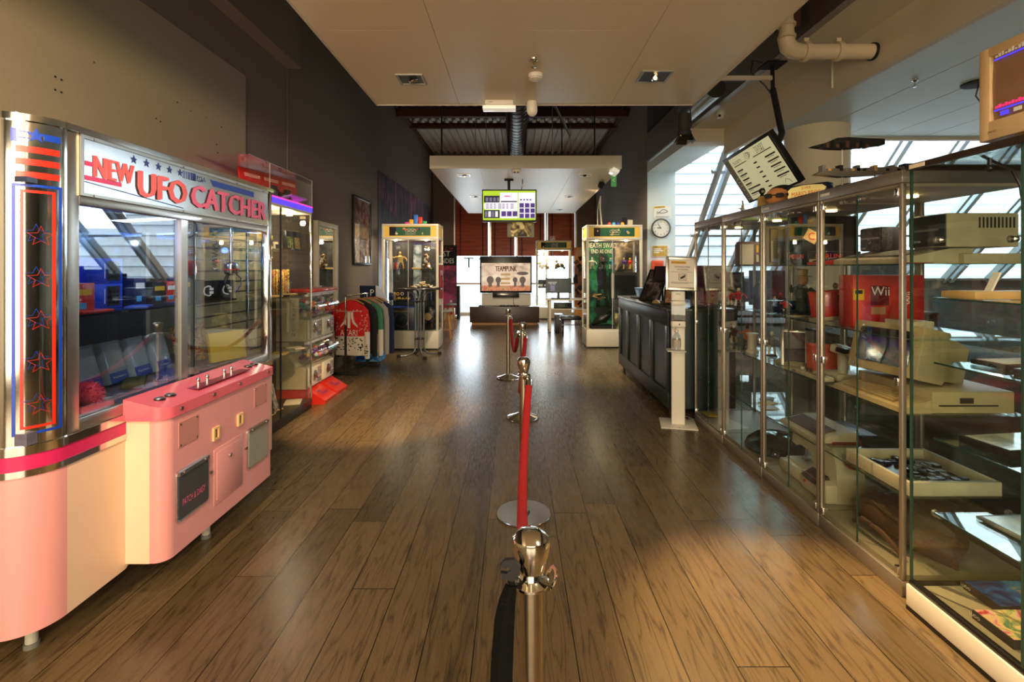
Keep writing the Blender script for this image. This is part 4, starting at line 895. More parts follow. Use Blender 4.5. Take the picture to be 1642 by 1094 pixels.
# ================================================================ MIDDLE AND FAR END
def tower(x0, x1, y0, y1, lab, H=2.37, banner=green_m):
    t = thing('glass_tower_cabinet', lab, 'display cabinet', ((x0 + x1) / 2, (y0 + y1) / 2, 0), 'cream glass tower cabinets')
    B().box(x0 + .02, x1 - .02, y0 + .02, y1 - .02, 0, .03, black_m).box(x0, x1, y0, y1, .03, .36, offw_m, .004).ob('plinth', t)
    b = B(); e = .045
    for x in (x0, x1 - e):
        for y in (y0, y1 - e): b.box(x, x + e, y, y + e, .36, H, offw_m, .004)
    b.box(x0, x1, y0, y1, 2.08, 2.13, offw_m, .004).box(x0, x1, y0, y1, H - .04, H, offw_m, .004); b.ob('frame', t)
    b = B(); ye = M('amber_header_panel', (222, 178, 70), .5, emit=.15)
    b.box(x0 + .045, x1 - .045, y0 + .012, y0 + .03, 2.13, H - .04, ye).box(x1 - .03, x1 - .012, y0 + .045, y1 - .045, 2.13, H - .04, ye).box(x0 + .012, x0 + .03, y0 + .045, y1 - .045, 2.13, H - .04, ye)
    hd = b.ob('header_panel', t)
    b = B(); xm_ = (x0 + x1) / 2; w = x1 - x0
    b.box(x0 + .14, x1 - .15, y0 + .006, y0 + .012, 2.15, H - .055, green_m).box(x0 + .14, x0 + .26, y0 + .003, y0 + .006, 2.15, H - .055, blackr_m)
    for k in range(9): b.ball((x0 + .2 + Q(0, w - .42), y0 + .004, Q(2.18, 2.28)), (Q(.01, .035), .002, Q(.01, .03)), random.choice((offw_m, gold_m, red_m, blue_m, navy_m)), 8)
    for k in range(5): b.lathe([(.028, 0), (.033, .0), (.033, .003), (.028, .003)], (xm_ - .06 + k * .035, y0 + .004, 2.24 + .012 * (k % 2)), offw_m, 14, axis=(0, -1, 0))
    b.box(xm_ - .09, xm_ + .1, y0 + .003, y0 + .006, 2.175, 2.182, offw_m); b.ob('header_print', hd)
    b = B(); b.box(x0 + e, x1 - e, y0 + .008, y0 + .013, .37, 2.08, G_clear); b.ob('front_glass', t)
    B().box(x0 + .01, x0 + .015, y0 + e, y1 - e, .37, 2.08, G_clear).ob('side_glass', t); B().box(x1 - .015, x1 - .01, y0 + e, y1 - e, .37, 2.08, G_clear).ob('side_glass', t)
    B().box(x0 + w * .46, x0 + w * .46 + .01, y0 + .002, y0 + .016, .37, 2.08, M('clear_edge', (200, 200, 190), .2)).cyl((x0 + w * .52, y0 + .004, .4), (x0 + w * .52, y0 - .006, .4), .008, steel_m, 8).ob('door_edge', t)
    for z in (.92, 1.5): B().box(x0 + .02, x1 - .02, y0 + .02, y1 - .02, z, z + .008, G_shelf).ob('shelf', t)
    b = B()
    for fx in (.2, .75): b.cyl((x0 + w * fx, y0 + .2, 2.06), (x0 + w * fx, y0 + .2, 2.08), .03, lumw_m, 14)
    b.ob('cabinet_lights', t)
    for fx in (.2, .75): lamp('cabinet_light', 'POINT', (x0 + w * fx, y0 + .2, 2.03), (0, 0, 0), 5, WARMW, .03)
    return t
tower(-2.51, -1.45, 9.12, 9.72, 'tall cream glass tower cabinet on the left, behind the bar table')
tower(1.36, 2.43, 9.33, 9.98, 'tall cream glass tower cabinet on the right with DEATH SWAD poster inside')
tower(.62, 1.68, 14.6, 15.1, 'farthest cream glass tower cabinet standing before the bright window')

def figurine(name, lab, c, h, m1, m2=None, cat='figurine', grp=None, w=1.0, pose=0):
    """small standing collectible on a round base: one body, its base a part"""
    t = thing(name, lab, cat, c, grp); x, y, z = c; s_ = h / .3; m2 = m2 or m1
    B().lathe([(.06 * s_, 0), (.06 * s_, .012 * s_), (.05 * s_, .02 * s_), (0, .02 * s_)], c, blackr_m, 16).ob('base', t)
    b = B(Matrix.Translation(c) @ Matrix.Scale(s_, 4) @ Matrix.Rotation(pose, 4, 'Z'))
    b.tube([(-.03 * w, 0, .02), (-.026 * w, -.005, .07), (-.018 * w, 0, .13)], [.014, .013, .019], m2, 8).tube([(.035 * w, .01, .02), (.03 * w, 0, .07), (.018 * w, 0, .13)], [.014, .013, .019], m2, 8)
    b.tube([(0, 0, .12), (0, -.004, .16), (0, -.004, .2), (0, 0, .225), (0, 0, .24)], [.03 * w, .03 * w, .042 * w, .03, .012], m1, 10)
    b.tube([(-.035 * w, 0, .21), (-.07 * w, -.01, .19), (-.085 * w, -.03, .22)], [.014, .011, .008], m1, 8).tube([(.035 * w, 0, .21), (.07 * w, -.01, .17), (.075 * w, -.04, .14)], [.014, .011, .008], m1, 8)
    b.ball((0, -.003, .265), (.022, .024, .028), m2, 10); b.ob('figure', t); return t
# left tower's content
B().box(-2.44, -1.5, 9.66, 9.68, .38, 2.05, M('tower_back_dark', (44, 42, 40), .5)).ob('back_panel', bpy.data.objects['glass_tower_cabinet'])
lt = figurine('golden_figurine', 'large golden figurine on the upper shelf at left of the left tower cabinet', (-2.22, 9.35, 1.508), .36, gold_m, w=1.5)
b = B().lathe([(.12, 0), (.12, .02), (.1, .03), (0, .03)], (-1.72, 9.35, 1.508), blackr_m, 20)
for k in range(22): b.rbox((-1.72 + Q(-.09, .09) * (1 - k / 26), 9.35 + Q(-.06, .06), 1.55 + k * .011), (.05, .05, .045), (Q(0, 3), Q(0, 3), Q(0, 3)), (gold_m, offw_m, brown_m)[k % 3], .008)
tag(b.ob('rocky_statuette'), 'craggy gold and white statuette on the upper shelf at right of the left tower cabinet', 'statuette')
tag(B().box(-2.02, -1.86, 9.6, 9.62, .95, 2.0, ramp_mat('silver_blue_banner', [(.35, (70, 84, 92)), (.5, (150, 166, 176)), (.65, (200, 206, 208))], 5)).ob('hanging_banner'), 'narrow silver blue banner hanging inside the left tower cabinet', 'banner')
tag(B().cyl((-1.98, 9.3, 1.53), (-1.8, 9.3, 1.53), .02, gold_m, 12).cyl((-1.8, 9.3, 1.53), (-1.6, 9.28, 1.53), .008, gold_m, 8).ob('golden_staff'), 'golden rod lying on the upper shelf of the left tower cabinet', 'rod')
b = B().box(-2.28, -2.0, 9.25, 9.4, .93, 1.1, blackr_m, .003)
for k in range(2): b.lathe([(.02, 0), (.03, .0), (.03, .004), (.02, .004)], (-2.24 + k * .08, 9.249, 1.05), yel_m if k == 0 else offw_m, 14, axis=(0, -1, 0))
for k in range(9): b.box(-2.27 + k * .03, -2.252 + k * .03, 9.246, 9.25, .95, .96 + Q(.0, .03), yel_m)
tag(b.ob('game_box'), 'black box with yellow rings on the middle shelf of the left tower cabinet', 'box')
b = B().box(-2.42, -1.9, 9.22, 9.5, .37, .82, black_m, .004).box(-2.42, -1.9, 9.215, 9.22, .79, .82, blue_m)
b.text('WORLD OF WARRIORS', (-2.16, 9.218, .72), XA, ZA, .025, gold_m, w=.3).lathe([(.13, 0), (.135, 0), (.135, .003), (.13, .003)], (-2.16, 9.218, .56), grey_m, 30, axis=(0, -1, 0)).rbox((-2.05, 9.217, .5), (.02, .003, .07), (0, .4, 0), gold_m)
b2 = tag(b.ob('console_box'), 'large black console box with blue top edge in the bottom of the left tower cabinet', 'box')
tag(B().box(-1.89, -1.8, 9.25, 9.5, .37, .86, M('pale_teal_box', (110, 140, 150), .3)).ob('slim_box'), 'slim pale teal box beside the black console box in the left tower cabinet', 'box')
t = thing('black_bust', 'black hooded bust with golden face at the bottom right of the left tower cabinet', 'bust', (-1.65, 9.35, .37))
B().lathe([(.12, 0), (.13, .03), (.1, .08), (.06, .12), (.07, .16), (.13, .22), (.14, .32), (.1, .42), (.04, .46), (0, .465)], (-1.65, 9.38, .37), black_m, 20).ob('body', t); B().ball((-1.67, 9.26, .62), (.07, .03, .08), gold_m, 14).ob('face', t)
for k in range(5): tag(B().rbox((-2.38 + .06 * (k % 2), 9.3 + .06 * k, 1.0 if k < 3 else 1.58), (.09, .03, .14), (0, 0, .3 * k), (navy_m, gold_m, offw_m, redv_m, grey_m)[k], .004).ob('card_box'),
    ('navy', 'gold', 'cream', 'dark red', 'grey')[k] + ' small box at the far left inside the left tower cabinet', 'box', 'small boxes in the left tower cabinet')
for k in range(2):
    tag(B().lathe([(.04, 0), (.045, .1), (.02, .14), (.018, .2), (0, .2)], (-1.78 + k * .13, 9.5, .93), (grey_m, navy_m)[k], 14).ob('flask'), ('grey', 'navy')[k] + ' flask on the middle shelf of the left tower cabinet', 'flask')
tag(B().box(-1.44, -1.435, 9.2, 9.6, .95, 1.6, redv_m).text('MINI', (-1.434, 9.4, 1.45), YA, ZA, .1, whiteink_m).ob('side_poster'), 'red and white lettered sheet on the right side of the left tower cabinet', 'poster')
# bright plastic pieces on top of the left tower
cl = [(230, 60, 160), (240, 180, 40), (60, 120, 220), (220, 60, 40), (50, 170, 90)]
for k in range(5):
    c_ = M('toy_colour_%d' % k, cl[k], .35); x = -2.12 + k * .085
    tag(B().box(x, x + .075, 9.3, 9.36, 2.37, 2.37 + (.05, .1, .19, .15, .07)[k], c_, .004).ob('toy_block'), ('pink', 'orange', 'blue', 'red', 'green')[k] + ' plastic toy block on top of the left tower cabinet', 'toy block', 'toy blocks on the left tower')
# right tower: poster, figures, screen box
b = B().box(1.42, 1.98, 9.9, 9.92, .38, 2.06, ramp_mat('green_poster', [(.35, (8, 26, 20)), (.48, (16, 84, 54)), (.58, (40, 140, 80)), (.7, (30, 60, 50))], 2.5), )
b.text('DEATH SWAD', (1.75, 9.898, 2.0), XA, ZA, .1, M('cream_ink', (236, 220, 180), .5, emit=.2), w=.6).text('END AS ONE', (1.75, 9.898, 1.88), XA, ZA, .08, MATS['cream_ink'], w=.42)
b.ball((1.75, 9.9, 1.4), (.1, .01, .3), blackr_m, 12).ball((1.75, 9.9, 1.72), (.05, .01, .06), brown_m, 12).rbox((1.69, 9.9, 1.0), (.07, .01, .5), (0, .1, 0), blackr_m).rbox((1.83, 9.9, 1.0), (.07, .01, .5), (0, -.15, 0), blackr_m)
tag(b.ob('game_poster'), 'green DEATH SWAD END AS ONE poster inside the right tower cabinet', 'poster')
tag(B().box(2.02, 2.38, 9.9, 9.92, .38, 2.06, ramp_mat('dark_collage', [(.35, (20, 20, 22)), (.5, (110, 94, 70)), (.62, (200, 180, 140)), (.7, (60, 50, 50))], 3)).ob('poster'), 'pale and dark collage poster behind the figures in the right tower cabinet', 'poster')
for k, (x, lab, m1, m2) in enumerate(((1.5, 'pale spread-winged figurine at left on the upper shelf of the right tower cabinet', offw_m, gold_m), (1.72, 'dark crouching figurine on the upper shelf of the right tower cabinet', blackr_m, grey_m),
                                  (1.86, 'teal cyclist figurine on the upper shelf of the right tower cabinet', M('teal_p', (40, 130, 140)), offw_m), (2.12, 'purple fighter figurine on the upper shelf of the right tower cabinet', M('purple_p', (96, 60, 140)), gold_m),
                                  (2.24, 'red fighter figurine on the upper shelf of the right tower cabinet', red_m, yel_m))):
    figurine('figurine', lab, (x, 9.55, 1.508), .24, m1, m2, w=1.4, pose=.4 * k)
t = thing('boxed_screen', 'black framed flat screen box in the middle of the right tower cabinet', 'screen box', (2.1, 9.5, .93))
B().box(1.85, 2.38, 9.5, 9.62, .93, 1.46, M('dark_wood', (52, 40, 30), .4), .005).box(1.87, 1.92, 9.49, 9.5, .95, 1.44, offw_m).ob('case', t); B().box(1.93, 2.34, 9.49, 9.5, .97, 1.4, black_m).ob('screen', t)
b = B()
for k in range(12): b.rbox((1.6 + Q(-.13, .16), 9.55 + Q(-.05, .05), .945 + k * .008), (.16, .03, .02), (Q(-.3, .3), Q(-.3, .3), Q(-.5, .5)), (gold_m, blackr_m, brown_m)[k % 3], .005)
tag(b.ob('model_ship'), 'gold and black model craft on the lower shelf of the right tower cabinet', 'model')
t = thing('statue', 'black dragon-like statue at the bottom of the right tower cabinet', 'statue', (1.7, 9.5, .37))
b = B().box(1.45, 1.95, 9.4, 9.8, .37, .41, blackr_m, .01).tube([(1.5, 9.55, .42), (1.6, 9.5, .52), (1.72, 9.5, .55), (1.82, 9.5, .62), (1.84, 9.45, .7)], [.03, .07, .09, .05, .03], black_m, 10).prism([(0, 0), (.18, .14), (.05, .2), (-.12, .16)], (1.65, 9.52, .58), XA, ZA, .02, black_m); b.ob('body', t)
simple_box('picture_box', 'small landscape box at the bottom right of the right tower cabinet', 'box', (2.1, 9.45, .52), (.36, .06, .28), ramp_mat('landscape_print', [(.35, (40, 40, 20)), (.5, (130, 120, 60)), (.62, (210, 190, 120))], 7))
for k in range(4):
    x = 1.83 + k * .085 ; c_ = (MATS['toy_colour_3'], M('toy_cyan', (60, 170, 210), .3), blue_m, yel_m)[k]
    tag(B().lathe([(.033, 0), (.036, .03), (.03, .055), (.012, .068), (0, .07)], (x, 9.5, 2.37), c_, 14).ob('domed_trinket'), ('red', 'cyan', 'blue', 'yellow')[k] + ' little domed trinket on top of the right tower cabinet', 'trinket', 'domed trinkets')
for k in range(2): tag(B().rbox((2.16 + k * .12, 9.7, 2.46 - k * .02), (.1, .02, .17 - .05 * k), (0, .05, 0), (black_m, offw_m)[k]).ob('photo_stand'), ('black', 'white')[k] + ' small upright frame on top of the right tower cabinet', 'frame')
tag(B().tube([(1.6, 9.2, 2.9), (1.63, 9.4, 2.7), (1.68, 9.5, 2.37)], .012, cream_m, 8).tube([(1.6, 9.2, 2.9), (1.58, 9.4, 2.65), (1.6, 9.5, 2.37)], .007, cream_m, 8).ob('power_cable'), 'pale cable dropping from the far ceiling panel to the right tower cabinet', 'cable')
t = thing('projector_mount', 'dark round spotlight fitting at the right edge of the far ceiling panel', 'spotlight', (1.36, 7.7, 2.8)); p = pt(964, 297, Y=7.7)
B().lathe([(0, .05), (.05, .05), (.05, -.03), (.0, -.03)], p, blackr_m, 14, axis=(0, -1, .2)).ob('body', t)
# far tower content
for k, (x, z, lab) in enumerate(((.85, 1.508, 'white model buildings on the upper shelf of the far tower cabinet'), (1.35, 1.508, 'green and gold statuette on the upper shelf of the far tower cabinet'))):
    b = B()
    for q in range(14): b.rbox((x + Q(-.14, .14), 14.85, z + .03 + Q(0, .26) * (1 - abs(q - 7) / 9)), (.07, .07, .07), (Q(0, 3), Q(0, 3), Q(0, 3)), ((offw_m, yel_m) if k == 0 else (gold_m, M('moss', (70, 80, 40)), blackr_m))[q % 2], .01)
    b.box(x - .17, x + .17, 14.75, 14.95, z, z + .02, blackr_m); tag(b.ob('statuette'), lab, 'statuette')
simple_box('picture_box', 'dark photo box on the middle shelf of the far tower cabinet', 'box', (.84, 14.8, 1.06), (.32, .06, .26), M('dark_photo', (60, 58, 56), .4))
simple_box('trinket_box', 'small pink and white cube on top of the far tower cabinet', 'box', (1.12, 14.8, 2.44), (.16, .16, .14), ramp_mat('pink_white_print', [(.4, (210, 130, 120)), (.55, (236, 226, 214))], 14))

# ---- bar table with feathery pile
TC = Vector((-1.68, 8.5, 0)); t = thing('bar_table', 'tall round black bar table on grey curved tube legs', 'table', TC)
B().lathe([(.0, 1.165), (.36, 1.165), (.385, 1.172), (.385, 1.19), (.37, 1.196), (.0, 1.196)], TC, M('black_stone_top', (30, 29, 30), .25), 40).ob('tabletop', t)
tube_m = M('grey_tube', (122, 120, 116), .3, .8)
for k in range(4):
    a = .45 + k * PI / 2; c, s_ = math.cos(a), math.sin(a); P = []
    for d, z in ((.3, .022), (.2, .025), (.13, .045), (.085, .1), (.075, .18), (.075, .6), (.075, .95), (.085, 1.03), (.12, 1.1), (.18, 1.14), (.24, 1.16)): P.append((TC.x + c * d * (1.15 if z < .05 else 1), TC.y + s_ * d * (1.15 if z < .05 else 1), z))
    lg = B().tube(P, .016, tube_m, 10).ob('leg', t)
    B().rbox((TC.x + c * .36, TC.y + s_ * .36, .025), (.06, .05, .05), (0, 0, a), blackr_m, .006).ob('foot_cap', lg)
B().lathe([(.06, 0), (.092, .0), (.092, .012), (.06, .012)], (TC.x, TC.y, .3), blackr_m, 20).lathe([(.06, 0), (.092, .0), (.092, .012), (.06, .012)], (TC.x, TC.y, .95), blackr_m, 20).ob('spacer_rings', t)
b = B()
for k in range(70):
    a, r_ = Q(0, 2 * PI), Q(0, .2) ** 1; x, y = TC.x + .06 + r_ * 1.1 * math.cos(a), TC.y + r_ * .6 * math.sin(a); z = 1.205 + max(0, .1 - r_ * .5) * Q(.2, 1)
    b.rbox((x, y, z), (Q(.03, .07), Q(.02, .04), .012), (Q(-.5, .5), Q(-.5, .5), Q(0, 3)), (cream_m, brown_m, gold_m, offw_m)[k % 4], .004)
tag(b.ob('dried_decoration'), 'pile of cream and brown dried decoration on the bar table', 'decoration', kind='stuff')

# ---- stools beside the left tower
def stool(x, y, lab, h=.62):
    t = thing('wooden_stool', lab, 'stool', (x, y, 0), 'wooden stools')
    B().lathe([(0, h - .04), (.15, h - .04), (.165, h - .03), (.165, h - .01), (.15, h), (0, h)], (x, y, 0), M('grey_seat', (130, 126, 116), .5), 24).ob('seat', t)
    for k in range(4):
        a = PI / 4 + k * PI / 2; B().tube([(x + .09 * math.cos(a), y + .09 * math.sin(a), h - .04), (x + .17 * math.cos(a), y + .17 * math.sin(a), 0)], .018, wood_m, 8).ob('leg', t)
    B().lathe([(.125, .2), (.14, .2), (.14, .215), (.125, .215)], (x, y, 0), wood_m, 20).ob('foot_ring', t)
stool(-1.52, 10.6, 'nearer wooden stool half hidden behind the left tower cabinet', .62); stool(-1.68, 12.5, 'farther wooden stool in front of the dark purple roll-up banner', .62)

# ---- roll-up banner and dark box by the window
t = thing('rollup_banner', 'dark purple roll-up banner at the left end of the window', 'banner', (-2.25, 14.9, 0))
b = B().box(-2.68, -1.8, 14.9, 14.91, .1, 2.24, ramp_mat('purple_banner', [(.34, (10, 8, 18)), (.47, (50, 18, 60)), (.56, (150, 30, 90)), (.64, (230, 70, 110)), (.72, (20, 60, 110))], 2.0))
b.box(-2.68, -1.8, 14.894, 14.9, 1.62, 2.24, blackr_m); sh = b.ob('sheet', t)
b = B().text('EST', (-2.17, 14.89, 1.98), XA, ZA, .16, whiteink_m, w=.32).text('ENDES', (-2.12, 14.89, 1.76), XA, ZA, .15, whiteink_m, w=.46)
for k in range(30): b.rbox((Q(-2.6, -1.9), 14.89, Q(2.05, 2.2)), (.02, .003, .02), (0, Q(0, 1), 0), red_m)
for r_, z in ((.16, .55), (.11, .5), (.06, .52)): b.lathe([(r_, 0), (r_ + .012, 0), (r_ + .012, .003), (r_, .003)], (-1.98, 14.893, z), M('banner_blue', (50, 120, 190)), 26, axis=(0, -1, 0))
b.ball((-1.98, 14.893, .52), (.04, .004, .04), whiteink_m, 10); b.ob('print', sh)
B().box(-2.7, -1.78, 14.8, 15.0, 0, .09, alud_m, .02).ob('base', t)
tag(B().box(-1.78, -1.7, 14.7, 15.0, 0, 1.0, blackr_m, .004).ob('speaker_panel'), 'narrow black upright panel beside the purple roll-up banner', 'panel')
tag(B().box(-2.1, -1.8, 14.2, 14.45, .0, .36, offw_m, .01).box(-1.93, -1.83, 14.19, 14.2, .18, .3, red_m).ob('small_white_box'), 'small white box with red square before the purple roll-up banner', 'box')

# ---- blinds
bl = ramp_mat('cherry_blind', [(.3, (120, 52, 28)), (.5, (150, 70, 38)), (.7, (172, 86, 48))], 1.2, (1, 1, 14), .4)
bx = [(-1.97, -.9), (-.8, -.04), (.06, .94), (1.04, 1.92)]
lb = ('leftmost', 'second from left', 'second from right', 'rightmost')
for i, (x0, x1) in enumerate(bx):
    t = thing('venetian_blind', lb[i] + ' of the four cherry wood slat blinds across the far window', 'blind', ((x0 + x1) / 2, 15.85, 1.95), 'cherry wood blinds')
    b = B(); z = 1.96
    while z < 4.55: b.rbox(((x0 + x1) / 2, 15.85, z), (x1 - x0, .006, .062), (.35, 0, 0), bl); z += .055
    b.box(x0, x1, 15.83, 15.87, 1.93, 1.955, bl); b.ob('slats', t); B().box(x0, x1, 15.8, 16.0, 4.55, 4.62, bl).ob('headrail', t)
    b = B()
    for f in (.16, .84): b.box(x0 + (x1 - x0) * f - .018, x0 + (x1 - x0) * f + .018, 15.805, 15.81, 1.93, 4.6, M('blind_tape', (60, 24, 14), .7))
    b.ob('tapes', t)

# ---- low bench, big screen, cabinet behind
t = thing('media_bench', 'low wide dark brown media bench in front of the window', 'bench', (-.3, 13.4, 0))
B().box(-1.25, .64, 13.2, 13.7, .06, .49, M('dark_brown_laminate', (70, 54, 48), .35), .006).ob('body', t); B().box(-1.2, .6, 13.24, 13.66, 0, .06, wood_m).ob('plinth', t)
tag(B().box(-.97, .43, 13.9, 14.3, .0, .82, white_m, .005).ob('white_cabinet'), 'white cabinet standing behind the dark media bench under the television', 'cabinet')
t = thing('television', 'large television showing TEAMPUNK title screen above the dark bench', 'television', (-.27, 13.85, .82))
yt = 13.8
def tx(px): return (px - 827) / 780 * yt
def tz(py): return 1.54 - (py - 430) / 780 * yt
B().box(tx(769.5), tx(853), yt, yt + .1, tz(470), tz(411), black_m, .01).box(tx(790), tx(832), yt - .02, yt + .1, tz(477), tz(469), black_m, .005).ob('housing', t)
scr = ramp_mat('tan_title_screen', [(.34, (176, 150, 130)), (.5, (222, 200, 178)), (.62, (240, 226, 206))], 2, (1, 1, 2), .3, .55)
b = B().box(tx(772), tx(850.5), yt - .004, yt, tz(466.5), tz(422), scr).box(tx(772), tx(850.5), yt - .006, yt - .004, tz(466.5), tz(458), ramp_mat('coral_field', [(.4, (190, 110, 84)), (.55, (226, 160, 120)), (.65, (170, 96, 80))], 12, emit=.5)); s_ = b.ob('screen', t)
inkb = mat('brown_screen_ink', (96, 48, 36), .5, emit=.4); sil2 = mat('screen_silhouette', (110, 96, 90), .5, emit=.4)
b = B().text('TEAMPUNK', (tx(811), yt - .008, tz(431)), XA, ZA, .15, inkb, w=.6).text('TEAMPUNK', (tx(811) + .012, yt - .010, tz(431)), XA, ZA, .15, inkb, w=.6)
for k, z_ in enumerate((440, 447, 454, 461)): b.box(tx(803), tx(818), yt - .008, yt - .006, tz(z_ + 2), tz(z_ - 1.4), mat('screen_button', (196, 160, 110), .5, emit=.5))
for x_, r_ in ((786, .1), (799, .08), (826, .07), (838, .09)): b.ball((tx(x_), yt - .004, tz(449)), (r_, .004, r_ * 1.1), sil2, 12).box(tx(x_) - r_ * .5, tx(x_) + r_ * .5, yt - .008, yt - .005, tz(460), tz(452), sil2)
b.ball((tx(838), yt - .004, tz(438.5)), (.17, .004, .05), sil2, 14); b.ob('screen_picture', s_)
b = B().box(tx(797), tx(816), yt - .05, yt - .021, tz(473.5), tz(471), steel_m, .004); b.ob('sensor_bar', t)
for k, (x_, lab) in enumerate(((772, 'black game controller at the left end of the dark bench'), (806, 'black game controller in the middle of the dark bench'), (817, 'black game controller right of the bench middle'), (828, 'black game controller at the right end of the bench group'))):
    x = (x_ - 827) / 780 * 13.3; t = thing('game_controller', lab, 'game controller', (x, 13.32, .49), 'controllers on the dark bench')
    B().box(x - .06, x + .06, 13.28, 13.35, .492, .52, black_m, .012).ball((x - .06, 13.3, .505), (.025, .05, .02), black_m, 8).ball((x + .06, 13.3, .505), (.025, .05, .02), black_m, 8).ob('body', t)
    B().cyl((x - .025, 13.3, .52), (x - .025, 13.3, .535), .01, blackr_m, 8).cyl((x + .025, 13.3, .52), (x + .025, 13.3, .535), .01, blackr_m, 8).ob('thumb_sticks', t)
tag(B().tube([(-.02 - .1, 13.3, .5), (-.05, 13.5, .5), (-.07, 13.88, .6), (-.05, 13.89, .8)], .006, black_m, 6).ob('controller_cable'), 'thin black cable rising from the bench to the television', 'cable')

# ---- hung television and small screen
yh = 7.4
def hx(px): return (px - 827) / 780 * yh
def hz(py): return 1.54 - (py - 430) / 780 * yh
t = thing('hung_television', 'hanging television with lime and white page hung from the far ceiling panel', 'television', (hx(816), yh, 2.9))
B().box(hx(773), hx(860.5), yh, yh + .05, hz(356), hz(304), black_m, .006).ob('housing', t)
s_ = B().box(hx(774.6), hx(858.8), yh - .003, yh, hz(353), hz(306), mat('lime_screen', (170, 210, 40), .5, emit=.8)).ob('screen', t)
w_ = mat('white_screen', (232, 232, 248), .5, emit=.85); pu = mat('purple_screen', (70, 46, 130), .5, emit=.7); nv = mat('navy_screen', (22, 22, 60), .5, emit=.5); gy = mat('grey_screen_text', (120, 120, 160), .5, emit=.5)
def hb(b, x0, y0, x1, y1, m_, d=.004): b.box(hx(x0), hx(x1), yh - d - .001, yh - d, hz(y1), hz(y0), m_)
b = B()
hb(b, 802, 309, 830, 350, w_); hb(b, 831.5, 309, 858, 350, w_)
hb(b, 776, 314, 801, 325, nv); hb(b, 776, 337, 801, 350, nv)
for i in range(3):
    hb(b, 804 + i * 9, 339, 811.5 + i * 9, 347, pu, .006)
    for j in range(3): hb(b, 833 + i * 8.8, 326 + j * 8.4, 840 + i * 8.8, 333 + j * 8.4, pu, .006)
for i in range(4): hb(b, 779 + i * 6, 317, 783 + i * 6, 323, gy, .006); hb(b, 834 + i * 5, 319.5, 837 + i * 5, 321.5, pu, .006); hb(b, 777.5 + i * 5.6, 339, 781.5 + i * 5.6, 348, (gy, w_)[i % 2], .006)
hb(b, 809, 314, 818, 315.6, mat('pink_screen', (230, 50, 120), .5, emit=.7), .006); hb(b, 803, 322.5, 829, 324.5, nv, .006)
b.prism([(u + hx(803), v + hz(330.5)) for u, v in rrect(hx(830) - hx(776), .105, .04)], (0, yh - .0065, 0), XA, ZA, .002, w_)
for j in range(3):
    for i in range(7): hb(b, 779 + i * 6.6, 327.2 + j * 3, 784 + i * 6.6 - (i * 7 % 3), 328.5 + j * 3, gy, .0095)
b.ob('screen_page', s_)
b = B().box(hx(816) - .02, hx(816) + .02, yh + .05, yh + .09, hz(330), 2.9, blackr_m).box(hx(816) - .07, hx(816) + .07, yh + .02, yh + .12, 2.885, 2.9, blackr_m); b.ob('ceiling_mount', t)
tag(B().tube([(hx(838), 7.45, 2.9), (hx(838), 7.45, 2.8), (hx(836), 7.45, 2.74), (hx(833), 7.45, 2.68)], .006, black_m, 6).cyl((hx(838), 7.45, 2.83), (hx(838), 7.45, 2.78), .016, white_m, 8).ob('hung_plug'), 'white plug and black cable hanging behind the hung television', 'plug')
t = thing('small_hung_screen', 'small hung screen with sepia picture below and behind the hung television', 'screen', (hx(835), 7.7, 2.3)); yq = 7.75
f = yq / yh
b = B().box(hx(813.5) * f, hx(856.5) * f, yq, yq + .04, 1.54 + (hz(380.5) - 1.54) * f, 1.54 + (hz(350) - 1.54) * f, M('light_bezel', (170, 166, 150), .4), .005); b.ob('housing', t)
B().box(hx(819) * f, hx(852) * f, yq - .004, yq, 1.54 + (hz(379) - 1.54) * f, 1.54 + (hz(353) - 1.54) * f, ramp_mat('sepia_screen', [(.38, (30, 22, 10)), (.5, (150, 120, 60)), (.62, (226, 200, 130))], 9, emit=.35)).ob('screen', t)
B().box(hx(816) - .015, hx(816) + .015, yq + .04, yq + .06, 2.3, 2.9, blackr_m).ob('mount', t)

# ---- desk with computers right of the bench
t = thing('computer_desk', 'white two-level computer desk in front of the far tower cabinet', 'desk', (1.5, 11.6, 0))
B().box(.72, 2.45, 11.3, 11.9, .79, .815, offw_m, .004).ob('desktop', t); B().box(.82, 2.4, 11.45, 11.85, .56, .58, offw_m, .003).ob('lower_shelf', t)
for x, y in ((.8, 11.35), (2.38, 11.35), (.8, 11.85), (2.38, 11.85)): lg = B().box(x - .025, x + .025, y - .025, y + .025, .06, .79, offw_m, .003).ob('leg', t); B().ball((x, y, .035), (.03, .02, .035), grey_m, 10).ob('castor', lg)
t = thing('desktop_monitor', 'black monitor on the white desk showing a dark menu', 'monitor', (1.0, 11.5, .815))
b = B().box(.71, 1.31, 11.5, 11.53, .95, 1.3, black_m, .006); b.ob('housing', t); s_ = B().box(.725, 1.295, 11.496, 11.5, .965, 1.288, mat('dark_menu_screen', (36, 50, 52), .3, emit=.35)).ob('screen', t)
b = B().text('BLACK ROOM', (.87, 11.493, 1.2), XA, ZA, .03, mat('menu_white', (220, 230, 230), emit=.6), w=.2).text('SQUARE', (.87, 11.493, 1.165), XA, ZA, .025, MATS['menu_white'], w=.15)
for k in range(4): b.prism([(u + .87, v + 1.12 - k * .035) for u, v in rrect(.11, .025, .004, 1)], (0, 11.494, 0), XA, ZA, .001, gy)
b.ob('menu_text', s_); B().box(.98, 1.04, 11.52, 11.55, .82, 1.0, black_m).box(.9, 1.12, 11.44, 11.62, .815, .83, black_m, .004).ob('stand', t)
for k, (x, lab) in enumerate(((1.05, 'black keyboard on the white desk below the monitor'),)): tag(B().box(x - .22, x + .22, 11.34, 11.45, .815, .835, blackr_m, .004).ob('keyboard'), lab, 'keyboard')
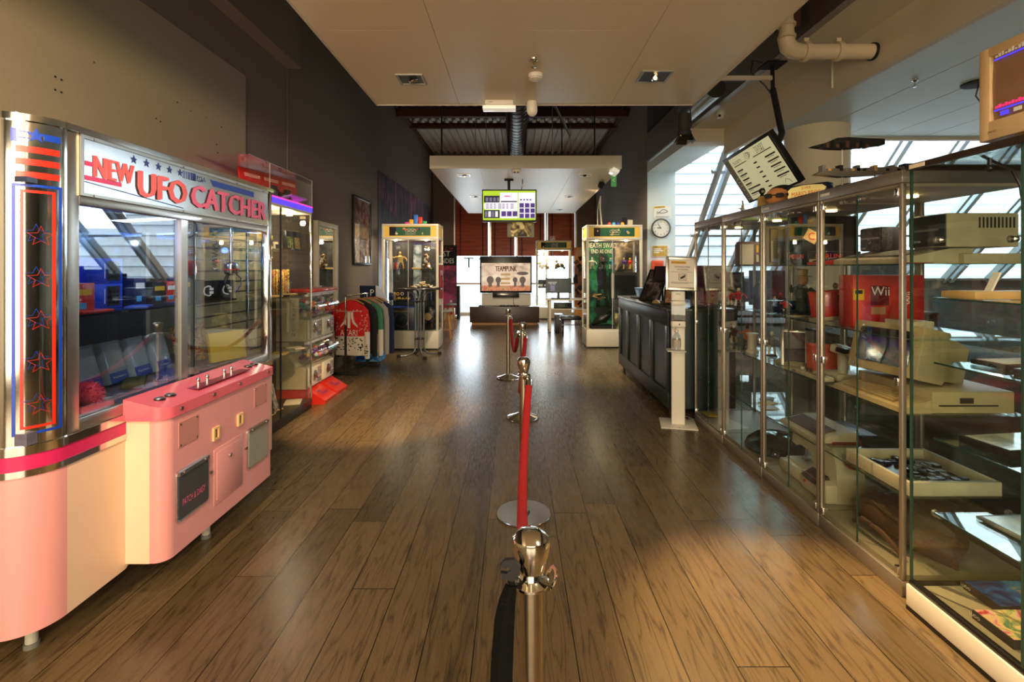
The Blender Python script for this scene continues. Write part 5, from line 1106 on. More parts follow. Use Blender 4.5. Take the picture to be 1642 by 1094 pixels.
simple_box('game_console', 'black box shaped console with green lettering on the lower level of the white desk', 'game console', (1.12, 11.6, .65), (.42, .18, .13), M('dark_green_case', (30, 44, 38), .4), deco=deco_front('CODE 3:', M('mint', (120, 180, 150)), face='-Y', th=.05, tw=.2))
t = thing('computer_tower', 'black computer tower on the floor under the white desk', 'computer', (1.03, 11.5, 0)); B().box(.93, 1.13, 11.4, 11.85, .0, .44, black_m, .008).ob('case', t); B().cyl((1.08, 11.4, .12), (1.08, 11.398, .12), .02, steel_m, 10).ob('button', t)
t = thing('padded_stool', 'low stool with black padded seat and chrome legs before the white desk', 'stool', (1.2, 10.75, 0))
B().box(.98, 1.44, 10.6, 11.0, .4, .47, black_m, .02).ob('seat', t)
for x in (1.0, 1.42): B().tube([(x, 10.62, 0), (x, 10.62, .39), (x, 10.98, .39), (x, 10.98, 0)], .012, chrome_m, 8).ob('leg_frame', t)
B().cyl((1.0, 10.62, .3), (1.42, 10.62, .3), .01, chrome_m, 8).ob('cross_bar', t)
# orange banner
t = thing('standee_banner', 'orange roll-up banner with dark figure left of the right tower cabinet', 'banner', (1.8, 13.2, 0)); x0, x1 = (921 - 827) / 780 * 13.2, (921 - 827) / 780 * 13.2 + .8
b = B().box(x0, x1, 13.2, 13.21, .2, 2.1, ramp_mat('orange_poster', [(.35, (120, 62, 24)), (.5, (196, 120, 50)), (.65, (230, 170, 90))], 2)); s_ = b.ob('sheet', t)
b = B()
for k in range(14): b.rbox((x0 + Q(.03, .22), 13.195, .5 + k * .1), (Q(.06, .16), .004, Q(.08, .16)), (0, Q(0, 3), 0), (blackr_m, brown_m)[k % 3 == 0])
b.ball((x0 + .14, 13.195, 1.95), (.1, .004, .1), M('skin_print', (190, 140, 110)), 12); b.ob('figure_print', s_); B().box(x0, x1, 13.1, 13.3, 0, .2, alud_m, .03).ob('base', t)

# ---- queue posts and ropes
def post(x, y, lab, h=.97, flat=False):
    t = thing('queue_post', lab, 'queue post', (x, y, 0), 'chrome queue posts')
    B().lathe([(0, 0), (.168, 0), (.17, .004), (.17, .01), (.167, .013), (.04, .0145), (.032, .03), (.0, .03)] if flat else [(0, 0), (.165, 0), (.168, .006), (.164, .012), (.15, .017), (.08, .04), (.045, .055), (.03, .06), (.0, .06)], (x, y, 0), M('mirror_steel', (196, 190, 182), .22, 1, var=.02), 48).ob('base', t)
    B().lathe([(.0, .03), (.0255, .03), (.0255, h - .1), (.0, h - .1)], (x, y, 0), M('post_steel', (186, 172, 148), .3, 1, var=.03, scale=30), 28).ob('pole', t)
    B().lathe([(.0, h - .108), (.029, h - .108), (.04, h - .102), (.04, h - .097), (.03, h - .092), (.024, h - .088), (.028, h - .08), (.039, h - .035), (.043, h - .014), (.04, h), (.028, h + .01), (.014, h + .014), (.0, h + .015)], (x, y, 0), chrome_m, 36).ob('finial', t)
    return t
def ring(root, x, y, h, dirs):
    b = B()
    for dx, dy in dirs:
        c = Vector((x + dx * .05, y + dy * .05, h - .1)); side = Vector((-dy, dx, 0)); up = Vector((dx * .5, dy * .5, .85)).normalized()
        b.lathe([(.017, -.002), (.024, -.002), (.026, 0), (.024, .002), (.017, .002), (.017, -.002)], c, chrome_m, 20, axis=side.cross(up)); b.cyl((x + dx * .02, y + dy * .02, h - .1), (x + dx * .04, y + dy * .04, h - .1), .006, chrome_m, 8)
    b.ob('hook_ring', root)
pp = [(.033, 1.066), (.05, 3.04), (.07, 5.0), (-.105, 6.8)]
labs = ['nearest chrome queue post with a rounded knob, cut off by the photo edge', 'second chrome queue post, its whole flat base seen on the floor', 'third chrome queue post along the floor', 'farthest chrome queue post standing toward the dark bench']
pr = []
for (x, y), lab in zip(pp, labs): pr.append(post(x, y, lab, .952 if y < 2 else .97, y < 4))
ring(pr[0], *pp[0], .955, [(.9, .2)]); ring(pr[1], *pp[1], .97, [(.35, -.9), (-.2, .9)]); ring(pr[2], *pp[2], .97, [(.9, -.3), (-.8, .4)]); ring(pr[3], *pp[3], .97, [(.8, -.4)])
def rope(name, lab, a, c, sag, m, r=.02, n=24, dx=0, flat=False):
    a, c = Vector(a), Vector(c); t = thing(name, lab, 'rope', ((a.x + c.x) / 2, (a.y + c.y) / 2, 0), None); P = []
    for i in range(n + 1):
        f = i / n; p = a.lerp(c, f); p.z -= sag * 4 * f * (1 - f); p.x += dx * 4 * f * (1 - f); P.append(p)
    B().tube(P, r, m, 14).ob('cord', t)
    for q, e in ((P[0], P[1]), (P[-1], P[-2])):
        d = (e - q).normalized(); B().tube([q - d * .035, q, q + d * .05], [.008, r * 1.12, r * 1.15], chrome_m, 12).ob('end_cap', t)
    return t
rope('barrier_rope', 'red velvet rope from the second queue post toward the camera', (.08, 2.96, .85), (.045, 1.16, .84), .3, redv_m, .021, dx=-.035)
rope('barrier_rope', 'red velvet rope between the second and third queue posts', (.045, 3.1, .85), (.1, 4.93, .85), .28, redv_m, .021, dx=-.03)
rope('barrier_rope', 'red velvet rope between the third and farthest queue posts', (.02, 5.06, .85), (-.07, 6.74, .85), .3, redv_m, .021)
t = thing('barrier_belt', 'black fabric belt hooked on the nearest queue post and hanging down', 'belt', (-.0, 1.02, .0))
b = B(); R = []
P = [(-.01, 1.03, .868), (-.018, 1.02, .84), (-.024, 1.015, .8), (-.029, 1.0, .72), (-.031, .975, .6), (-.026, .93, .46), (-.018, .86, .36), (-.01, .76, .3), (0, .62, .27)]
for i, p_ in enumerate(P):
    w = (.012, .018, .022, .024, .025, .025, .025, .025, .025)[i]; d = Vector((.9, -.3, 0)).normalized()
    R.append([Vector(p_) + d * a * w + YA * e for a, e in ((-1, -.004), (-.3, -.009 - .006 * (i % 2)), (.4, -.004), (1, -.007), (1, .004), (.4, .006), (-.3, .0), (-1, .004))])
b.rings(R, M('black_webbing', (7, 7, 8), .95, bump=.3, scale=150, spec=.15)); b.ob('webbing', t)
b = B().prism([(-.016, -.012), (.006, -.018), (.02, -.004), (.022, .014), (.008, .028), (-.012, .026), (-.022, .014), (-.01, .008), (-.004, .012), (.004, .006), (-.006, -.002), (-.02, .0)], (-.012, 1.03, .9), XA, ZA, .01, M('black_hook', (20, 20, 22), .45)); b.ob('hook', t)
B().tube([(-.006, 1.03, .893), (-.008, 1.035, .875), (-.002, 1.045, .87)], .011, black_m, 8).ob('knot', t)
# ================================================================ COUNTER AND COLUMN
t = thing('reception_counter', 'dark grey-green panelled reception counter on short turned legs', 'counter', (1.9, 6.2, 0))
slate = M('slate_green_paint', (36, 46, 48), .3, var=.05); x0, x1, y0, y1 = 1.56, 2.25, 4.98, 7.37
B().box(x0 + .02, x1, y0, y1, .1, 1.09, slate).ob('body', t)
b = B()
b.box(x0, x0 + .02, y0, y1, .1, .26, slate, .003).box(x0, x0 + .02, y0, y1, .94, 1.09, slate, .003)
pw = (y1 - y0) / 4
for k in range(5): yy = min(y0 + k * pw, y1 - .11); b.box(x0, x0 + .02, yy, yy + .11, .26, .94, slate, .003)
b.ob('panel_frame', t)
B().box(x0 - .02, x1 + .02, y0 - .02, y1 + .02, 1.09, 1.124, M('counter_top_dark', (58, 60, 58), .22), .004).ob('countertop', t)
for x, y in ((1.62, 7.25), (1.62, 5.1), (2.15, 7.25), (2.15, 5.1)): B().lathe([(.014, 0), (.02, .02), (.018, .05), (.03, .08), (.03, .1), (0, .1)], (x, y, 0), brown_m, 14).ob('leg', t)
for k, (lab, off) in enumerate((('thin black cable trailing on the floor under the reception counter', 0), ('pale cable looping on the floor behind the sanitiser stand', 1))):
    P = [(1.7 + .1 * math.sin(i * .7 + off), 6.6 - i * .13 - off * .3, .008) for i in range(14)] if k == 0 else [(1.62 + .06 * i, 5.0 + .12 * math.sin(i * 1.3), .008) for i in range(9)]
    tag(B().tube(P, .006, (black_m, grey_m)[k], 6).ob('floor_cable'), lab, 'cable')
# things on the counter
b = B(); t = thing('plastic_tub', 'pale blue plastic tub on the far end of the counter', 'tub', (1.85, 7.1, 1.124)); R = []
for z, s_ in ((0, .8), (.12, 1.0), (.125, 1.06), (.12, .97), (.01, .76)): R.append([Vector((1.9 + u * .14 * s_, 7.1 + v * .1 * s_, 1.126 + z)) for u, v in ((-1, -1), (1, -1), (1, 1), (-1, 1))])
b.rings(R, M('pale_blue_plastic', (150, 190, 226), .4)); b.ob('tub', t)
def leaning(name, lab, c, w, h, rot, mf, mp, cat='frame', th=.02):
    T = Matrix.Translation(c) @ Euler(rot).to_matrix().to_4x4(); t = thing(name, lab, cat, c)
    b = B(T)
    for a in ((-w / 2, w / 2, h - .02, h), (-w / 2, w / 2, 0, .02), (-w / 2, -w / 2 + .02, 0, h), (w / 2 - .02, w / 2, 0, h)): b.box(a[0], a[1], -th / 2, th / 2, a[2], a[3], mf, .002)
    b.ob('frame', t); B(T).box(-w / 2 + .018, w / 2 - .018, -th / 2 + .004, th / 2, .018, h - .018, mp).ob('front', t); return t
dark_pr = ramp_mat('dark_glossy_print', [(.35, (14, 14, 16)), (.5, (60, 56, 60)), (.62, (140, 130, 130))], 7, rough=.15)
leaning('leaning_display', 'large black framed display leaning back on the counter', (1.68, 6.15, 1.126), .3, .46, (-.55, 0, -.9), black_m, dark_pr, 'display')
leaning('tablet', 'black tablet on a stand above the leaning display', (1.75, 5.85, 1.37), .26, .2, (-.3, 0, -.9), black_m, M('tablet_glass', (60, 52, 62), .08), 'tablet')
tag(B().cyl((1.8, 5.95, 1.126), (1.77, 5.88, 1.38), .012, black_m, 10).lathe([(.08, 0), (.08, .012), (0, .016)], (1.8, 5.95, 1.126), black_m, 20).ob('tablet_stand'), 'black stand holding the tablet above the counter', 'stand')
leaning('card_holder', 'black leaflet holder with coloured cards on the counter', (1.78, 5.5, 1.126), .22, .2, (-.25, 0, -.6), black_m, art_multi, 'holder')
t = thing('service_bell', 'small brass service bell on the counter before the leaning display', 'bell', (1.66, 5.75, 1.126)); B().lathe([(.045, 0), (.047, .006), (.04, .02), (.025, .035), (0, .04)], (1.66, 5.75, 1.126), gold_m, 20).ob('dome', t); B().cyl((1.66, 5.75, 1.165), (1.66, 5.75, 1.18), .005, chrome_m, 8).ob('plunger', t)
for k in range(2): leaning('card_holder', ('dark leaflet holder behind the sanitiser sign', 'second dark leaflet holder nearer the glass cases')[k], (1.95 + k * .13, 5.2 - k * .05, 1.126), .16, .22, (-.25, 0, -.3), black_m, (dark_pr, art_multi)[k], 'holder')
t = thing('point_of_sale_screen', 'black upright screen at the rear of the counter', 'screen', (2.12, 5.35, 1.126)); B().rbox((2.12, 5.4, 1.42), (.4, .03, .3), (.1, 0, -.5), black_m, .008).ob('screen', t); B().cyl((2.12, 5.42, 1.126), (2.12, 5.42, 1.35), .02, black_m, 10).lathe([(.1, 0), (.1, .012), (0, .02)], (2.12, 5.42, 1.126), black_m, 20).ob('stand', t)
simple_box('paper_stack', 'grey paper pad lying on the counter beside the blue tub', 'paper', (1.72, 6.75, 1.132), (.2, .28, .012), blackr_m)
# clock
cx, cz, cy = (1060 - 827) / 780 * 9.58, 1.54 + (430 - 366) / 780 * 9.58, 9.6
t = thing('wall_clock', 'round white wall clock with black rim on the pale column', 'clock', (cx, cy, cz))
B().lathe([(.0, .0), (.19, .0), (.19, .035), (.175, .04), (.168, .03), (.168, .0)], (cx, cy, cz), M('clock_rim', (60, 58, 54), .3), 40, axis=(0, -1, 0)).ob('rim', t)
B().lathe([(0, .012), (.17, .012), (.17, .0), (0, 0)], (cx, cy - .005, cz), white_m, 40, axis=(0, -1, 0)).ob('face', t)
b = B()
for k in range(12): a = k * PI / 6; b.text(str(k or 12), (cx + .128 * math.sin(a), cy - .0185, cz + .128 * math.cos(a)), XA, ZA, .03, ink_m)
for k in range(60): a = k * PI / 30; b.rbox((cx + .158 * math.sin(a), cy - .0185, cz + .158 * math.cos(a)), (.002, .001, .008), (0, a, 0), ink_m)
b.ob('numerals', t)
for a, L_, w in ((D(-35), .11, .01), (D(-84), .08, .012)): B().rbox((cx + L_ / 2 * math.sin(a), cy - .023, cz + L_ / 2 * math.cos(a)), (w, .002, L_), (0, a, 0), ink_m).ob('hand', t)
# paper signs
def colp(px, py): return pt(px, py, Y=9.6)
def sign_on_col(name, lab, px0, py0, px1, py1, m_, deco):
    a, c = colp(px0, py1), colp(px1, py0); t = thing(name, lab, 'sign', (a.x, 9.6, a.z))
    B().box(a.x, c.x, 9.59, 9.6, a.z, c.z, m_).ob('sheet', t); b = B(); deco(b, a, c, c.x - a.x, c.z - a.z); b.ob('print', t)
def d1(b, a, c, w, h):
    b.rbox((a.x + w * .33, 9.588, c.z - h * .12), (w * .64, .002, h * .14), (0, -.08, 0), yel_m).text('HUISREGELS', (a.x + w * .33, 9.5855, c.z - h * .12), XA, ZA, h * .07, ink_m, w=w * .5)
    P = [(a.x + w * (.3 + .5 * f), 9.588, a.z + h * (.42 + .22 * math.sin(f * PI) + .1 * f)) for f in [i / 8 for i in range(9)]]; b.tube(P, .005, ink_m, 5); P = [(a.x + w * (.3 + .5 * f), 9.588, a.z + h * (.42 - .06 * math.sin(f * PI) + .1 * f)) for f in [i / 8 for i in range(9)]]; b.tube(P, .005, ink_m, 5)
    b.tube([(a.x + w * .3, 9.588, a.z + h * .42), (a.x + w * .2, 9.588, a.z + h * .3), (a.x + w * .22, 9.588, a.z + h * .55), (a.x + w * .3, 9.588, a.z + h * .42)], .004, ink_m, 5)
    b.box(a.x + w * .1, c.x - w * .1, 9.588, 9.589, a.z + h * .12, a.z + h * .14, ink_m).box(a.x + w * .15, c.x - w * .15, 9.588, 9.589, a.z + h * .05, a.z + h * .065, ink_m)
sign_on_col('fish_sign', 'white sheet with yellow strip and fish drawing above the clock', 1048, 330, 1076, 350, white_m, d1)
def d2(b, a, c, w, h):
    b.box(a.x + w * .04, a.x + w * .85, 9.586, 9.59, a.z + h * .06, c.z - h * .08, M('mustard_print', (196, 156, 60), .5)).lathe([(h * .2, 0), (h * .24, 0), (h * .24, .003), (h * .2, .003)], (a.x + w * .82, 9.585, a.z + h * .5), offw_m, 24, axis=(0, -1, 0))
    for k in range(3): b.box(a.x + w * .1, a.x + w * (.5, .62, .4)[k], 9.584, 9.587, a.z + h * (.62 - k * .15), a.z + h * (.7 - k * .15), whiteink_m)
    b.text('GREEN', (a.x + w * .25, 9.584, c.z - h * .16), XA, ZA, h * .07, ink_m)
sign_on_col('mustard_sign', 'mustard yellow certificate card below the clock', 1045, 393, 1074, 412, white_m, d2)
a = colp(1044, 441); c = colp(1062, 418)
t = thing('red_wall_box', 'orange-red box mounted on the pale column behind the tablet', 'wall box', (a.x, 9.55, a.z)); B().box(a.x, c.x, 9.48, 9.6, a.z, c.z, M('orange_red', (214, 78, 34), .4), .02).ob('housing', t); B().box(a.x + .03, c.x - .03, 9.475, 9.482, a.z + .05, c.z - .05, M('orange_dark', (190, 64, 28), .35), .005).ob('door', t)
# sanitiser stand
t = thing('sanitiser_stand', 'white hand sanitiser stand with framed notice beside the counter', 'sanitiser stand', (1.6, 4.78, 0))
T = Matrix.Translation((1.6, 4.8, 0)) @ Matrix.Rotation(-.22, 4, 'Z')
B(T).box(-.17, .17, -.17, .17, 0, .008, white_m, .003).cyl((0, -.14, .008), (0, -.14, .011), .008, steel_m, 10).ob('base_plate', t)
B(T).box(-.062, .062, -.035, .035, .008, 1.31, white_m, .004).ob('column', t)
b = B(T); b.box(-.07, .055, -.13, -.035, 1.0, 1.2, glass('grey_tank', (.7, .72, .74, 1), .06)); b.ob('tank', t)
B(T).box(-.072, .057, -.135, -.035, 1.18, 1.225, white_m, .012).box(-.072, .057, -.14, -.035, .97, 1.03, white_m, .01).cyl((0, -.141, 1.0), (0, -.143, 1.0), .008, black_m, 12).box(-.05, .04, -.12, -.05, 1.04, 1.17, M('ribbed_grey', (150, 150, 152), .3)).ob('dispenser', t)
B(T).box(-.11, .062, -.15, .035, .735, .742, white_m, .002).ob('drip_shelf', t)
B(T).box(-.03, .03, -.037, -.0355, 1.25, 1.3, white_m).text('MINI', (0, -.037, 1.285), XA, ZA, .015, ink_m).ob('small_label', t)
TS = Matrix.Translation((1.625, 4.78, 1.32)) @ Matrix.Rotation(-.1, 4, 'Z') @ Matrix.Rotation(.035, 4, 'Y') @ Matrix.Rotation(-.12, 4, 'X')
b = B(TS); w, h = .3, .335
for a in ((-w / 2, w / 2, h - .03, h), (-w / 2, w / 2, 0, .03), (-w / 2, -w / 2 + .03, 0, h), (w / 2 - .03, w / 2, 0, h)): b.box(a[0], a[1], -.012, .008, a[2], a[3], alu_m, .004)
fr = b.ob('notice_frame', t)
b = B(TS).box(-w / 2 + .02, w / 2 - .02, -.006, .002, .02, h - .02, M('paper', (240, 234, 220), .7)); pap = b.ob('notice', fr)
b = B(TS); b.box(-.1, .045, -.0075, -.006, .262, .29, yel_m).text('NATIONAALVIDEO', (-.03, -.008, .276), XA, ZA, .014, ink_m, w=.13)
b.text('DESINFECTEER', (.01, -.007, .232), XA, ZA, .016, ink_m, w=.15).text('UW HANDEN', (.01, -.007, .206), XA, ZA, .015, ink_m, w=.11).box(-.1, .11, -.0075, -.006, .18, .182, ink_m)
b.box(-.025, .05, -.0075, -.006, .1, .165, offw_m)
for a in ((-.025, .05, .163, .165), (-.025, .05, .1, .102), (-.025, -.023, .1, .165), (.048, .05, .1, .165)): b.box(a[0], a[1], -.008, -.006, a[2], a[3], ink_m)
b.rbox((.012, -.0085, .13), (.045, .002, .02), (0, -.5, 0), ink_m).rbox((.03, -.0085, .145), (.02, .002, .012), (0, -.9, 0), ink_m).box(-.1, .11, -.0075, -.006, .078, .08, ink_m).box(-.1, .06, -.0075, -.006, .068, .07, ink_m); b.ob('print', fr)
# gel bottle
t = thing('gel_bottle', 'clear pump bottle of hand gel on the shelf of the sanitiser stand', 'bottle', tuple(T @ Vector((-.02, -.09, .742))))
q = T @ Vector((-.02, -.09, .742)); B().lathe([(.0, 0), (.036, 0), (.038, .01), (.038, .12), (.032, .15), (.014, .17), (.014, .18), (0, .18)], q, glass('gel_clear', (.86, .9, .94, 1), .08), 24).ob('bottle', t)
B().lathe([(.0391, .03), (.0391, .11)], q, white_m, 24).ob('label', t); B().cyl(q + ZA * .18, q + ZA * .2, .016, white_m, 14).cyl(q + ZA * .2, q + ZA * .225, .005, white_m, 8).tube([q + ZA * .225, q + Vector((-.03, -.02, .228)), q + Vector((-.042, -.028, .215))], .006, white_m, 8).ob('pump', t)

# ================================================================ HUNG MENU SCREEN
t = thing('menu_screen', 'tilted hanging screen with pale TICKETS price list above the glass cases', 'screen', (2.22, 4.47, 2.434))
yaw, tl, rl, w, h = -1.465, .541, .1, .804, .506
U = Vector((math.cos(yaw), math.sin(yaw), 0)); N_ = Vector((math.sin(yaw), -math.cos(yaw), 0)); V2 = ZA * math.cos(tl) + N_ * math.sin(tl)
Ur = U * math.cos(rl) + V2 * math.sin(rl); Vr = -U * math.sin(rl) + V2 * math.cos(rl); Nn = Ur.cross(Vr)
TM = Matrix((( Ur.x, Vr.x, Nn.x, 2.222), (Ur.y, Vr.y, Nn.y, 4.471), (Ur.z, Vr.z, Nn.z, 2.434), (0, 0, 0, 1)))
B(TM).box(-w / 2, w / 2, -h / 2, h / 2, -.06, .0, black_m, .006).box(-w / 2 + .08, w / 2 - .08, -h / 2 + .08, h / 2 - .08, -.09, -.06, black_m).ob('housing', t)
s_ = B(TM).box(-w / 2 + .1, w / 2 - .02, -h / 2 + .02, h / 2 - .03, 0, .003, mat('pale_menu_screen', (222, 222, 176), .4, emit=.42)).ob('screen', t)
B(TM).box(-w / 2 + .02, -w / 2 + .1, -h / 2 + .02, h / 2 - .03, 0, .002, mat('dim_menu_edge', (120, 116, 96), .3, emit=.1)).ob('screen_margin', t)
b = B(TM); mk = M('menu_ink', (50, 50, 36), .6); XX, YY = Vector((1, 0, 0)), Vector((0, 1, 0))
b.text('TICKETS', (-w / 2 + .065, -.1, .003), YY, -XX, .045, whiteink_m, w=.26)
b.text('TICKET', (.2, .19, .004), XX, YY, .03, mk).text('STORE', (.2, .155, .004), XX, YY, .03, mk).text('TICKETS', (-.19, .165, .004), XX, YY, .028, mk).box(-.27, -.06, .128, .136, .003, .004, mk).box(.06, .34, .125, .133, .003, .004, mk)
for k in range(3): b.lathe([(.03 - k * .008, 0), (.033 - k * .008, 0), (.033 - k * .008, .001), (.03 - k * .008, .001)], (-.01 + k * .02, .17 + k * .004, .004), mk, 16)
for k in range(6):
    y = .07 - k * .05; b.box(-.27, -.27 + (.1, .12, .11, .1, .2, .22)[k], y, y + .014, .003, .004, mk).box(-.27, -.2 + .02 * (k % 2), y - .014, y - .01, .003, .004, mk).box(.02, .07, y, y + .013, .003, .004, mk)
    if k < 5: b.box(.2, .2 + (.15, .16, .15, .16, .17)[k], y, y + .013, .003, .004, mk).box(.22, .32, y - .014, y - .01, .003, .004, mk)
b.tube([(.25, -.2, .004), (.28, -.17, .004), (.32, -.19, .004), (.33, -.22, .004)], .002, mk, 4); b.ob('price_list', s_)
b = B(TM); b.box(-.06, .06, -.06, .06, -.12, -.09, blackr_m, .004); b.ob('bracket', t)
c0 = TM @ Vector((0, 0, -.12)); pm = Vector((2.62, 4.97, 3.66)); pole = [pm, Vector((2.6, 4.9, 3.3)), Vector((2.56, 4.7, 2.95)), c0]
B().tube([pm, Vector((2.6, 4.92, 3.35))], .02, blackr_m, 10).tube([Vector((2.6, 4.92, 3.35)), Vector((2.6, 4.75, 2.85)), c0], .03, blackr_m, 10).box(2.52, 2.72, 4.87, 5.07, 3.605, 3.62, blackr_m).ob('ceiling_arm', t)
B().tube([pm + Vector((-.1, 0, -.02)), pm + Vector((-.2, .0, .0)), pm + Vector((-.22, 0, -.12)), pm + Vector((-.08, 0, -.25)), pm + Vector((0, -.05, -.4))], .008, black_m, 6).ob('cable', t)

# ================================================================ GLASS CASES ON THE RIGHT
XC0, XC1 = 1.805, 2.42
YB = [2.27, 2.9, 3.57, 4.25, 4.92]
pos = ['nearest aluminium glass case of the row, holding the beige computers', 'second aluminium glass case, holding the sewing machine', 'third aluminium glass case, holding the framed certificate', 'farthest aluminium glass case of the row, nearly empty beside the sanitiser stand']
SH = (.46, .85, 1.205, 1.56)
prof_m = M('satin_aluminium_profile', (176, 166, 150), .32, .75, var=.03)
for k in range(4):
    y0, y1 = YB[k], YB[k + 1]; t = thing('aluminium_glass_case', pos[k], 'display case', ((XC0 + XC1) / 2, (y0 + y1) / 2, 0), 'aluminium glass cases')
    B().box(XC0, XC1, y0 + .004, y1 - .004, .0, .075, prof_m, .004).ob('base', t); B().box(XC0 + .02, XC1 - .02, y0 + .01, y1 - .01, .075, .1, M('cream_case_floor', (160, 148, 120), .5)).ob('case_floor', t)
    b = B()
    for x in (XC0, XC1 - .026):
        for y in (y0 + .003, y1 - .025): b.box(x, x + .024, y, y + .022, .075, 1.94, prof_m, .006)
    b.ob('corner_posts', t)
    B().box(XC0, XC1, y0 + .003, y1 - .003, 1.94, 2.0, alud_m, .004).box(XC0 + .015, XC1 - .015, y0 + .02, y1 - .02, 1.925, 1.94, M('case_ceiling', (176, 164, 146), .4)).ob('top', t)
    ym = (y0 + y1) / 2
    B().box(XC0 + .008, XC0 + .013, y0 + .028, ym - .002, .085, 1.93, G_case).ob('glass_door', t); B().box(XC0 + .008, XC0 + .013, ym + .002, y1 - .028, .085, 1.93, G_case).ob('glass_door', t)
    B().box(XC0 + .006, XC0 + .014, ym - .0015, ym + .0015, .085, 1.93, edge_m).ob('door_edge', t)
    B().box(XC1 - .014, XC1 - .009, y0 + .028, y1 - .028, .085, 1.93, G_case).ob('back_glass', t)
    for z in SH: B().box(XC0 + .03, XC1 - .03, y0 + .012, y1 - .012, z - .007, z, G_shelf).box(XC0 + .03, XC0 + .032, y0 + .012, y1 - .012, z - .0065, z - .0005, edge_m).ob('shelf', t)
    for y in (y0 + .035, y1 - .035):
        for z in (.11, 1.0, 1.9): B().box(XC0 - .004, XC0 + .016, y - .012, y + .012, z - .02, z + .02, chrome_m, .003).ob('hinge', t)
    b = B()
    for y in (ym - .07, ym + .07): b.lathe([(.0, 0), (.014, 0), (.014, .012), (.008, .016), (.008, .024), (.013, .026), (.0, .03)], (XC0 - .002, y, 1.9), steel_m, 12, axis=(-1, 0, 0))
    b.ob('door_locks', t)
    B().cyl((2.1, ym, 1.915), (2.1, ym, 1.927), .032, lumw_m, 16).ob('case_light', t)
    if k < 3: lamp('case_light', 'SPOT', (2.1, ym, 1.9), (2.08, ym, 0), 6, WARMW, .03, 130, .9)
    B().box(XC0 - .001, XC0 + .001, y1 - .1, y1 - .02, 1.96, 1.975, white_m).ob('number_label', t)
# nearest wide glass case with white plinth
t = thing('wide_glass_case', 'frameless glass showcase on a white plinth at the right edge', 'display case', (2.2, 1.75, 0))
NY0, NY1, NX0, NX1 = 1.3, 2.2, 1.765, 2.75
B().box(NX0, NX1, NY0, NY1, 0, .02, black_m).box(NX0, NX1, NY0, NY1, .02, .115, white_m, .003).ob('plinth', t)
b = B().box(NX0 + .008, NX0 + .03, NY0, NY1 - .01, .115, .14, black_m, .002).box(NX0 + .01, NX1, NY1 - .02, NY1 - .005, .115, .13, black_m); b.box(NX0 + .03, NX1, NY0, NY1 - .03, .115, .12, M('cream_case_floor', (214, 200, 168))); b.ob('rail', t)
B().box(NX0 + .012, NX0 + .018, NY0, NY1 - .02, .14, 1.985, G_case).ob('front_glass', t)
B().box(NX0 + .02, NX1, NY1 - .014, NY1 - .008, .13, 1.985, G_case).box(NX0 + .012, NX0 + .02, NY1 - .016, NY1 - .006, .14, 1.985, edge_m).ob('end_glass', t)
b = B().box(NX0 + .009, NX0 + .02, 1.70, 1.708, .14, 1.985, edge_m); b.ob('glass_joint', t)
B().box(NX0, NX1, NY0, NY1, 1.99, 2.0, glass('roof_glass', (.6, .64, .62, 1), .08)).box(NX0, NX0 + .02, NY0, NY1, 1.98, 2.005, M('bronze_edge', (60, 48, 36), .4, .6)).box(NX0, NX1, NY1 - .02, NY1, 1.98, 2.005, MATS['bronze_edge']).box(NX0 + .001, NX0 - .002, NY1 - .1, NY1 - .02, 1.983, 2.0, cream_m).ob('top', t)
for z in (.46, .79, 1.125, 1.41):
    B().box(NX0 + .085, NX1, NY0, NY1 - .05, z - .007, z, G_shelf).box(NX0 + .083, NX0 + .085, NY0, NY1 - .05, z - .007, z, edge_m).ob('shelf', t)
b = B()
for x, z in ((1.88, .44), (2.21, .44), (1.89, 1.665), (2.22, 1.67)): b.lathe([(0, 0), (.016, 0), (.016, .012), (.009, .014), (.009, .03), (.014, .032), (.0, .04)], (x, NY1 - .014, z), steel_m, 14, axis=(0, -1, 0))
b.ob('glass_bolts', t)
b = B()
for x in (1.9, 2.3): b.cyl((x, 1.95, 1.98), (x, 1.95, 1.95), .008, black_m, 8).ball((x, 1.95, 1.94), .014, black_m, 10)
b.ob('small_spots', t)

# --- nearest aluminium case contents (y 2.27-2.9)
def keyboard_block(b, T, w, d, nx, ny, m_keys, z=0.0):
    b.T = T
    kw, kd = w / nx, d / ny
    for i in range(nx):
        for j in range(ny): b.box(-w / 2 + i * kw + .0015, -w / 2 + (i + 1) * kw - .0015, -d / 2 + j * kd + .0015, -d / 2 + (j + 1) * kd - .0015, z, z + .008, m_keys)
    b.T = Matrix()
def computer_with_keys(name, lab, c, w, d, h, m_, mk, rotz, nx=14, ny=5, cat='computer', slope=.12, tall=None):
    """wedge-shaped keyboard computer; local x = along the keys, local -y = front edge"""
    T = Matrix.Translation(c) @ Matrix.Rotation(rotz, 4, 'Z'); t = thing(name, lab, cat, c)
    P = [(-d / 2, 0), (d / 2, 0), (d / 2, h), (d / 2 - d * .3, h), (-d / 2 + .01, h * .38), (-d / 2, h * .3)]
    B(T).prism(P, (w / 2, 0, 0), YA, ZA, -w if False else w, m_) if False else None
    b = B(T); V = [Vector((sx * w / 2, y, z)) for sx in (-1, 1) for y, z in P]; n_ = len(P)
    b.add(V, [tuple(range(n_)), tuple(range(n_, 2 * n_))[::-1]] + [(i, (i + 1) % n_, (i + 1) % n_ + n_, i + n_) for i in range(n_)], m_, False); b.ob('case', t)
    a = math.atan2(h * .62, d * .7 - .01); b = B(); TK = T @ Matrix.Translation((-w * .03, -d * .14, h * .38 + h * .62 * (.36 * d - .01) / (d * .7 - .01))) @ Matrix.Rotation(a, 4, 'X')
    keyboard_block(b, TK, w * .82, d * .48, nx, ny, mk); b.ob('keys', t); return t
